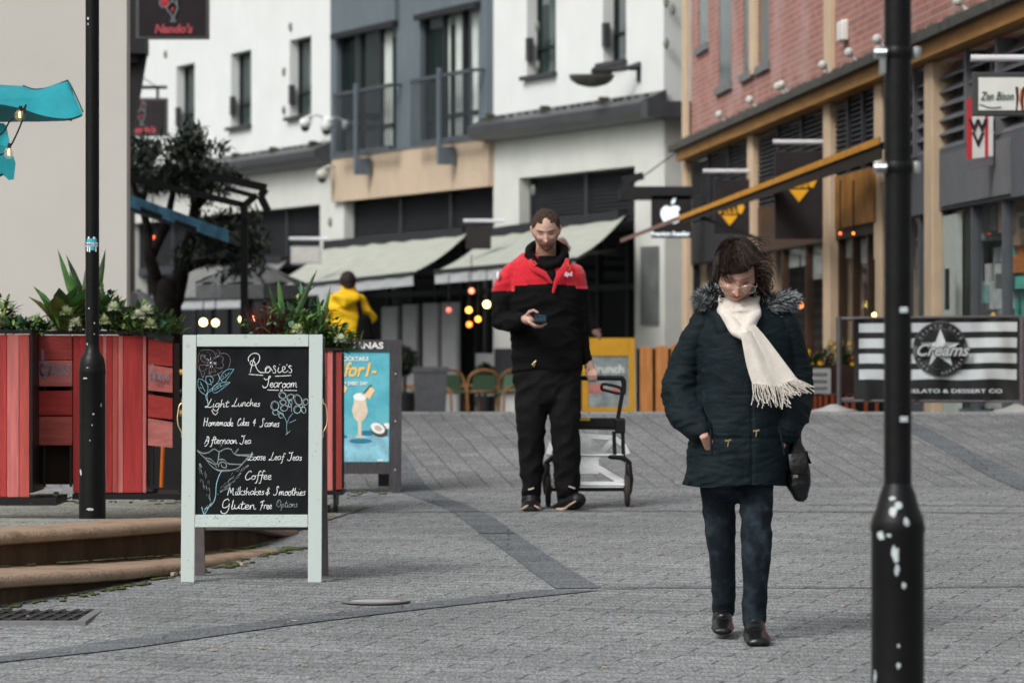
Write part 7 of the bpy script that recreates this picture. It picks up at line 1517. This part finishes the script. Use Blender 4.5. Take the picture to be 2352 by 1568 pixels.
# ---------------- cctv cameras and wall lamp on the white building
for (u, v, p_, lab, col) in ((701, 290, .45, 'white dome security camera, the left one above the dark cornice', (.62, .64, .64)), (750, 298, .4, 'white dome security camera, the one nearer the grey bay above the cornice', (.55, .57, .56)), (740, 408, .35, 'pale dome camera under the dark cornice beside the tan band', (.42, .43, .38))):
    w0 = WF.w(u, v, p_); root = thing('security_camera', lab, 'camera', w0, group='dome cameras on the white building')
    mb = MB(); mb.ball(w0 + Vector((0, 0, .06)), (.12, .12, .10), 16, 10); mb.build('housing', M('camera_%d' % u, col, .4), root, 'all'); mb = MB(); mb.ball(w0 + Vector((0, 0, -.02)), (.085, .085, .09), 14, 10); mb.build('dome', M('camera_dome', (.03, .035, .035), .15, spec=.6), root, 'all')
    mb = MB(); mb.tube(catmull([w0 + Vector((0, 0, .15)), w0 + Vector((.05, 0, .22)) - WF.n * (p_ * .4), w0 + Vector((0, 0, .12)) - WF.n * (p_ - .02)], 4), .028, 8); mb.box(w0 + Vector((0, 0, .1)) - WF.n * (p_ - .03), (.12, .12, .16)); mb.build('bracket', MATS['camera_%d' % u], root, 'all')
p0 = WF.w(1468, 160, .02); root = thing('wall_lamp', 'dark bowl shaped wall lamp on an arm high on the white building', 'lamp', p0)
end = WF.w(1406, 161, .45); shd = WF.w(1362, 186, .75); mb = MB(); mb.bb(P(1462, 188, p0.y) - Vector((0, .02, 0)), P(1472, 143, p0.y) + Vector((0, .06, 0))); mb.tube([p0 + Vector((0, 0, .05)), P(1440, 157, p0.y), P(1400, 162, p0.y)], [.07, .035, .03]); mb.build('arm', m_dark, root)
cL = P(1382, 164, p0.y); mb = MB(); mb.box(cL, (.32, .28, .10), bev=.03); mb.build('gear_box', m_dark, root)
cS = P(1359, 172, p0.y); mb = MB(); n = 20; prof = [(.345, 0), (.345, -.02), (.31, -.09), (.22, -.15), (.08, -.185), (.01, -.19)]; vs = [cS + Vector((math.cos(2 * math.pi * i / n) * r, math.sin(2 * math.pi * i / n) * r * .6, z)) for r, z in [(.01, .0)] + prof for i in range(n)]
mb.add(vs, [(k * n + i, k * n + (i + 1) % n, (k + 1) * n + (i + 1) % n, (k + 1) * n + i) for k in range(len(prof)) for i in range(n)]); mb.build('shade', M('lamp_shade_dark', (.06, .06, .055), .5, .3, 5), root, 'all')
# grey panel on the white pier
mb = MB(); a, b = WF.q(1472, 560, .02), WF.q(1512, 742, .02); mb.bb((a.x, -.03, 1.80), (b.x, -.004, 2.98)); mb.build('poster_case', M('case_grey', (.13, .14, .14), .4, .3, 3), white, off=Z0)
# ---------------- glowing lamps
def bulb(u, v, D, r, col, st, lab, cord=.5):
    c = P(u, v, D); root = thing('pendant_lamp', lab, 'lamp', c, group='warm lamps glowing under the awnings'); mb = MB(); mb.ball(c, r, 12, 8); mb.build('bulb', M('glow_%d_%d' % (u, v), col, .5, emis=st), root, 'all'); mb = MB(); mb.tube([c + Vector((0, 0, r)), c + Vector((0, 0, r + cord))], .008, 5); mb.build('cord', m_cab, root)
Y_, O_, P_ = (1, .72, .28), (1, .36, .05), (1, .30, .18)
for a in ((467, 740, 47, .045, Y_, 11, 'warm lamp, leftmost of the pair low beside the tree trunk'), (495, 741, 47, .042, (1, .6, .25), 9, 'warm lamp, right one of the pair low beside the tree trunk'), (556, 733, 50, .042, Y_, 9, 'warm lamp just left of the wine-red heather'), (582, 732, 50, .028, P_, 7, 'small pink-orange lamp touching the wine-red heather'),
          (1118, 699, 57, .05, (1, .80, .22), 10, 'bright yellow lamp beside the black sleeve of the person in red'), (1077, 712, 57, .045, O_, 6, 'orange lamp, the topmost in the cluster under the second awning'), (1098, 733, 57, .042, O_, 4.5, 'orange lamp, the middle one in the cluster under the second awning'), (1078, 745, 57, .042, (1, .25, .04), 3.5, 'dim red-orange lamp lowest in the cluster under the second awning'),
          (1083, 668, 57, .042, P_, 2.0, 'faint pink lamp just under the awning edge'), (1031, 712, 58, .04, (1, .2, .15), 1.2, 'faint pink lamp before the pale folding doors'), (351, 546, 48, .03, (1, .15, .05), 3, 'tiny red lamp in the dark left of the tree trunk'), (1838, 701, 40, .032, (1, .22, .04), 5, 'orange lamp beside the grey fur trim'), (2008, 723, 36, .022, (1, .6, .2), 6, 'small warm lamp just above the striped banner'),
          (1930, 536, 37, .014, (1, .12, .03), 4, 'tiny red lamp under the ochre awning, left one'), (1960, 536, 37, .012, (1, .25, .03), 4, 'tiny red lamp under the ochre awning, right one')): bulb(*a)
# ---------------- cafe furniture beyond the crest
m_rat = M('rattan', (.22, .11, .045), .7, .35, 30, bump=.5); m_wv = M('green_weave', (.045, .09, .05), .7, .35, 60)
def lounge(label, u, rz):
    D = 60; root = thing('rattan_chair', label, 'chair', Vector((px(u, D), D, gz(D))), rz, group='low rattan chairs outside the cafe', local=True)
    mb = MB(); mb.tube(catmull([(-.24, .2, .0), (-.25, .22, .38), (-.2, .28, .6), (0, .30, .67), (.2, .28, .6), (.25, .22, .38), (.24, .2, .0)], 5), .024, 8); mb.tube([(-.22, .24, .34), (.22, .24, .34)], .02); mb.tube(catmull([(-.25, .22, .42), (-.3, -.05, .42), (-.26, -.22, .34), (-.24, -.24, 0)], 4), .02, 6); mb.tube(catmull([(.25, .22, .42), (.3, -.05, .42), (.26, -.22, .34), (.24, -.24, 0)], 4), .02, 6); mb.build('frame', m_rat, root, 'all')
    mb = MB(); mb.slab([(-.19, .235, .36), (.19, .235, .36), (.17, .28, .6), (-.17, .28, .6)], (0, .012, 0)); mb.build('backrest', m_wv, root); mb = MB(); mb.box((0, 0, .32), (.46, .44, .035), bev=.01); mb.build('seat', m_wv, root)
lounge('low rattan chair with a green back, leftmost of the three beside the grey planter', 1052, .5); lounge('low rattan chair with a green back, middle one of the three', 1106, 3.3); lounge('low rattan chair, nearest the leg of the person in red', 1152, -.7); lounge('low rattan chair mostly hidden behind the grey planter box', 936, 1.2)
def planter_sq(label, u0, u1, vt, D, mat, ball=None):
    root = thing('square_planter', label, 'planter', Vector((px((u0 + u1) / 2, D), D, gz(D)))); a, b = px(u0, D), px(u1, D); z = zpix(vt, D); w = b - a
    mb = MB(); mb.add([(a + w * .06, D, gz(D)), (b - w * .06, D, gz(D)), (b - w * .06, D + w * .9, gz(D)), (a + w * .06, D + w * .9, gz(D)), (a, D, z), (b, D, z), (b, D + w, z), (a, D + w, z)], [(0, 1, 5, 4), (1, 2, 6, 5), (2, 3, 7, 6), (3, 0, 4, 7), (0, 3, 2, 1), (4, 5, 6, 7)]); mb.build('box', mat, root); mb = MB()
    for q in ((a, D - .01, b, D + .02), (a, D + w - .02, b, D + w + .01)): mb.bb((q[0] - .01, q[1], z - .05), (q[2] + .01, q[3], z + .02))
    mb.build('rim', mat, root)
planter_sq('tapered grey square planter standing beyond the paved crest', 949, 1027, 846, 52, M('zinc_grey', (.105, .11, .12), .6, .2, 8))
m_top = M('topiary_leaf', (.018, .032, .014), .8, .6, 20)
for (u, v, r, D, lab) in ((930, 828, .19, 53.5, 'clipped dark topiary ball beside the cocktail poster board'), (1114, 858, .16, 61.5, 'small clipped topiary ball by the white pier')):
    c = P(u, v, D); root = thing('topiary', lab, 'plant', Vector((c.x, D, gz(D)))); mb = MB(); rn = random.Random(u)
    for i in range(900): d = Vector((rn.gauss(0, 1), rn.gauss(0, 1), rn.gauss(0, 1))).normalized(); mb.leaf(c + d * r * rn.uniform(.75, 1.0), d + Vector((rn.gauss(0, .5), rn.gauss(0, .5), rn.gauss(0, .5))), .045, .025, .2, seg=2)
    mb.ball(c, r * .8); mb.build('foliage', m_top, root); mb = MB(); mb.tube([c, Vector((c.x, D, gz(D) + .25))], .025, 8); mb.lathe((c.x, D, gz(D)), [(.13, 0), (.17, .28), (.15, .28), (.14, .24)], 16); mb.build('pot', m_dark, root)
# yellow framed menu board
Do = 42.0; mo_ = thing('menu_board', 'orange-yellow framed menu board behind the trolley handle', 'sign', Vector((px(1395, Do), Do, gz(Do))))
m_yel = M('amber_paint', (.62, .32, .015), .5, .12, 6)
def oo(u, v, f=0): z = zpix(v, Do); return Vector((px(u, Do), Do - .25 + (z - gz(Do)) * .2 - f, z))
def orr(name, u0, u1, v0, v1, mat, f=0, th=.04): mb = MB(); mb.slab([oo(u0, v1, f), oo(u1, v1, f), oo(u1, v0, f), oo(u0, v0, f)], (0, th, 0)); return mb.build(name, mat, mo_)
orr('stile', 1336, 1350, 776, 946, m_yel); orr('stile', 1443, 1457, 776, 946, m_yel); orr('header', 1350.4, 1442.6, 776, 817, m_yel); orr('foot_rail', 1350.4, 1442.6, 934, 944, m_yel)
bp2 = orr('poster', 1350, 1443, 817, 934, M('poster_slate', (.16, .21, .23), .5, .5, 7, col2=(.42, .47, .46), thr=(.4, .7)), -.012, .02)
mb = MB(); text_mesh(mb, 'Brunch', oo(1394, 848, -.010), .13, ydir=(0, .2, 1), bold=.003); mb.build('lettering', m_pw, bp2)
mb = MB(); mb.slab([oo(1368 + a, 892 + b, -.008) for a, b in ell(22, 12)], (0, .001, 0)); mb.slab([oo(1420 + a, 896 + b, -.007) for a, b in ell(18, 10)], (0, .001, 0)); mb.build('poster_food', M('poster_pink', (.5, .2, .17), .6, .3, 20), bp2)
mb = MB(); mb.bar(oo(1345, 790) + Vector((0, .06, 0)), Vector((px(1345, Do), Do + .3, gz(Do))), .03); mb.bar(oo(1450, 790) + Vector((0, .06, 0)), Vector((px(1450, Do), Do + .3, gz(Do))), .03); mb.build('rear_leaf', m_dark, mo_)
# orange slatted screen
Df = 44.0; sc2 = thing('slatted_screen', 'orange vertical plank screen beside the amber menu board', 'screen', Vector((px(1560, Df), Df, gz(Df))))
for i in range(9):
    u = 1470 + i * 36; mb = MB(); mb.bb((px(u, Df), Df, gz(Df)), (px(u + 29, Df), Df + .03, zpix(797 - min(i, 3) * 3, Df)), bev=.004); o = mb.build('plank', M('orange_plank', (.52, .22, .07), .6, .25, 6, stretch=(4, 4, .5)), sc2)
mb = MB(); mb.bb((px(1462, Df), Df + .05, gz(Df)), (px(1795, Df), Df + .09, zpix(800, Df))); mb.build('backing', m_black, sc2)
# flower trough with a white notice (right of the parka)
Dg = 38.0; tg = thing('flower_trough', 'dark brown trough with orange slats and a white notice beside the striped banner', 'planter', Vector((px(1900, Dg), Dg, gz(Dg))))
mb = MB(); mb.bb((px(1780, Dg), Dg, zpix(905, Dg)), (px(1985, Dg), Dg + .4, zpix(838, Dg))); mb.build('box', M('trough_brown', (.035, .014, .01), .7, .4, 6), tg)
for u in (1790, 1816, 1842, 1868, 1880, 1893, 1908, 1925, 1940, 1956, 1985, 2010): mb = MB(); mb.bb((px(u, Dg), Dg - .01, gz(Dg)), (px(u + 8, Dg), Dg + .01, zpix(908, Dg))); mb.build('slat', M('slat_red', (.30, .06, .02), .6), tg)
mb = MB(); mb.bb((px(1780, Dg), Dg + .02, gz(Dg)), (px(2060, Dg), Dg + .06, zpix(906, Dg))); mb.build('backing', m_black, tg)
mb = MB(); mb.bb((px(1852, Dg), Dg - .012, zpix(903, Dg)), (px(1908, Dg), Dg - .002, zpix(846, Dg))); nt_ = mb.build('notice', M('notice_white', (.50, .52, .52), .7), tg)
mb = MB(); [mb.bb((px(1862, Dg), Dg - .016, zpix(v + 7, Dg)), (px(1900, Dg), Dg - .013, zpix(v, Dg))) for v in (856, 872, 888)]; mb.build('notice_print', M('notice_grey', (.2, .21, .21), .8, .6, 60), nt_)
fl = thing('flower_bed', 'mixed green bedding plants with yellow blooms behind the parka', 'plant', P(1900, 838, Dg + .15)); mb = MB(); rn = random.Random(9)
for i in range(1300): u = rn.uniform(1790, 1985); h = rn.random(); mb.cur = rn.choice((0, 0, 1, 2)); mb.leaf(P(u, 846 - h * (38 + 14 * math.sin(u * .05)), Dg + .15 + rn.uniform(-.12, .15)), (rn.gauss(0, 1), rn.gauss(0, .7), rn.gauss(.3, .8)), rn.uniform(.04, .08), .025, .3, seg=2)
mb.build('foliage', [m_lf, m_ol, m_lr], fl)
for (u, v, r, c_) in ((1858, 808, .035, 'y'), (1867, 836, .03, 'o'), (1884, 836, .05, 'y'), (1918, 800, .06, 'p'), (1908, 790, .05, 'p'), (1928, 785, .06, 'p'), (1922, 818, .045, 'p'), (1926, 845, .03, 'y'), (1958, 838, .045, 'y'), (1952, 790, .05, 'p'), (1968, 793, .05, 'p'), (1975, 815, .045, 'p'), (1958, 822, .03, 'r')):
    mb = MB(); c = P(u, v, Dg + .02)
    for i in range(16): a = i * 2.4; mb.leaf(c, (math.cos(a), -.3, math.sin(a)), r, r * .5, .2, seg=2)
    mb.ball(c, r * .55, 8, 6); mb.build('bloom', M('bloom_' + c_, {'y': (.80, .50, .01), 'o': (.4, .35, .05), 'p': (.58, .45, .17), 'r': (.45, .12, .03)}[c_], .6), fl)
# ---------------- striped cafe banner barrier
Dn = 31.0; bn = thing('cafe_barrier', 'black and white striped fabric barrier with a star roundel between steel posts', 'barrier', Vector((px(2140, Dn), Dn, gz(Dn))))
for u in (1927, 2347): 
    mb = MB(); mb.tube([P(u, 728, Dn), Vector((px(u, Dn), Dn, gz(Dn) + .02))], .022, 12); mb.tube([P(u, 731, Dn), P(u + (34 if u < 2000 else -6), 733, Dn)], .014, 8); mb.tube([P(u, 917, Dn), P(u + (34 if u < 2000 else -6), 916, Dn)], .014, 8); mb.build('post', M('steel_post', (.14, .13, .14), .35, metal=.6), bn, True)
    mb = MB(); mb.lathe((px(u, Dn) - .04, Dn, gz(Dn)), [(.19, 0), (.19, .012), (.1, .03), (.03, .06)], 24); mb.build('base', M('steel_base', (.55, .56, .55), .35, metal=.4), bn, True)
nx, nz_ = 60, 10; U0, U1, V0, V1 = 1962, 2343, 734, 921
def bnp(s, t, f=0):
    u = U0 + (U1 - U0) * s; v = V0 + (V1 - V0) * t - 4 * s * (1 - t) ; return P(u, v, Dn) + Vector((0, .018 * math.sin(s * 19 + t * 3) * (.3 + t * (1 - t) * 3) + .01 * math.sin(s * 43 - t * 5) - f, .006 * math.sin(s * 17) * t))
def bquads(s0, s1, t0_, t1_, f, mb, n=40, k=5):
    for i in range(n):
        for j in range(k):
            a, b = s0 + (s1 - s0) * i / n, s0 + (s1 - s0) * (i + 1) / n; c, d = t0_ + (t1_ - t0_) * j / k, t0_ + (t1_ - t0_) * (j + 1) / k; mb.quad(bnp(a, d, f), bnp(b, d, f), bnp(b, c, f), bnp(a, c, f))
mb = MB(); bquads(0, 1, 0, 1, 0, mb, 60, 12); bquads(0, 1, 0, 1, -.006, mb, 60, 4); cl = mb.build('banner', M('banner_black', (.014, .015, .016), .7, .2, 5), bn, 'all')
m_bw = M('banner_white', (.50, .54, .56), .75, .08, 5)
for v0, v1 in ((743, 764), (778, 800), (813, 835), (849, 872)):
    t0_, t1_ = (v0 - V0) / (V1 - V0), (v1 - V0) / (V1 - V0); mb = MB(); bquads((1973 - U0) / (U1 - U0), (2336 - U0) / (U1 - U0), t0_, t1_, .004, mb, 50, 3); mb.build('stripe', m_bw, cl, 'all')
def disc(r, f, mat, name, n=40, star=False):
    c = (2159 - U0) / (U1 - U0), (803 - V0) / (V1 - V0); mb = MB(); rw, rh = r / (U1 - U0), r / (V1 - V0); N2 = 10 if star else n; ring = []
    for i in range(N2):
        a = 2 * math.pi * i / N2 + math.pi / 2; rr = (1 if i % 2 == 0 else .42) if star else 1; ring.append(bnp(c[0] + math.cos(a) * rw * rr, c[1] - math.sin(a) * rh * rr, f))
    o = bnp(c[0], c[1], f); mb.add([o] + ring, [(0, 1 + i, 1 + (i + 1) % N2) for i in range(N2)]); return mb.build(name, mat, cl)
disc(63, .022, M('banner_grey', (.10, .105, .11), .7), 'roundel_rim'); disc(61, .024, MATS['banner_black'], 'roundel'); disc(47, .026, MATS['banner_grey'], 'roundel_ring'); disc(45.5, .028, MATS['banner_black'], 'roundel_field'); disc(46, .031, m_bw, 'star', star=True)
cc = P(2160, 805, Dn) + Vector((0, -.055, 0)); mb = MB(); text_mesh(mb, 'Creams', cc + Vector((0, .006, 0)), .135, shear=.4, bold=.010, sx=1.0); mb.build('lettering_shadow', MATS['banner_black'], cl)
mb = MB(); text_mesh(mb, 'Creams', cc, .135, shear=.4, bold=.003, sx=1.0); mb.build('lettering', M('banner_silver', (.42, .44, .45), .6), cl)
mb = MB()
for txt, a0, a1, up in (('GELATO CAFE', 150, 30, 1), ('CAKES  COFFEES', 205, 335, -1)):
    for i, ch in enumerate(txt):
        a = R(a0 + (a1 - a0) * i / (len(txt) - 1)); c = P(2159 + math.cos(a) * 54, 803 - math.sin(a) * 54, Dn) + Vector((0, -.036, 0)); t_d = Vector((math.sin(a), 0, -math.cos(a))) * up; n_d = Vector((math.cos(a), 0, math.sin(a))) * up
        if ch != ' ': text_mesh(mb, ch, c, .034, xdir=t_d, ydir=n_d, bold=.001)
mb.build('ring_lettering', M('banner_silver_dim', (.22, .23, .24), .7), cl)
mb = MB(); text_mesh(mb, 'THE GELATO & DESSERT CO', P(2168, 898, Dn) + Vector((0, -.04, 0)), .043, bold=.001, sx=1.7); mb.build('small_lettering', m_bw, cl)
mb = MB(); mb.tube([P(1935, 731, Dn), P(2347, 727, Dn)], .012, 8); mb.tube([P(1935, 920, Dn), P(2347, 922, Dn)], .012, 8); mb.build('rail', MATS['steel_post'], bn)
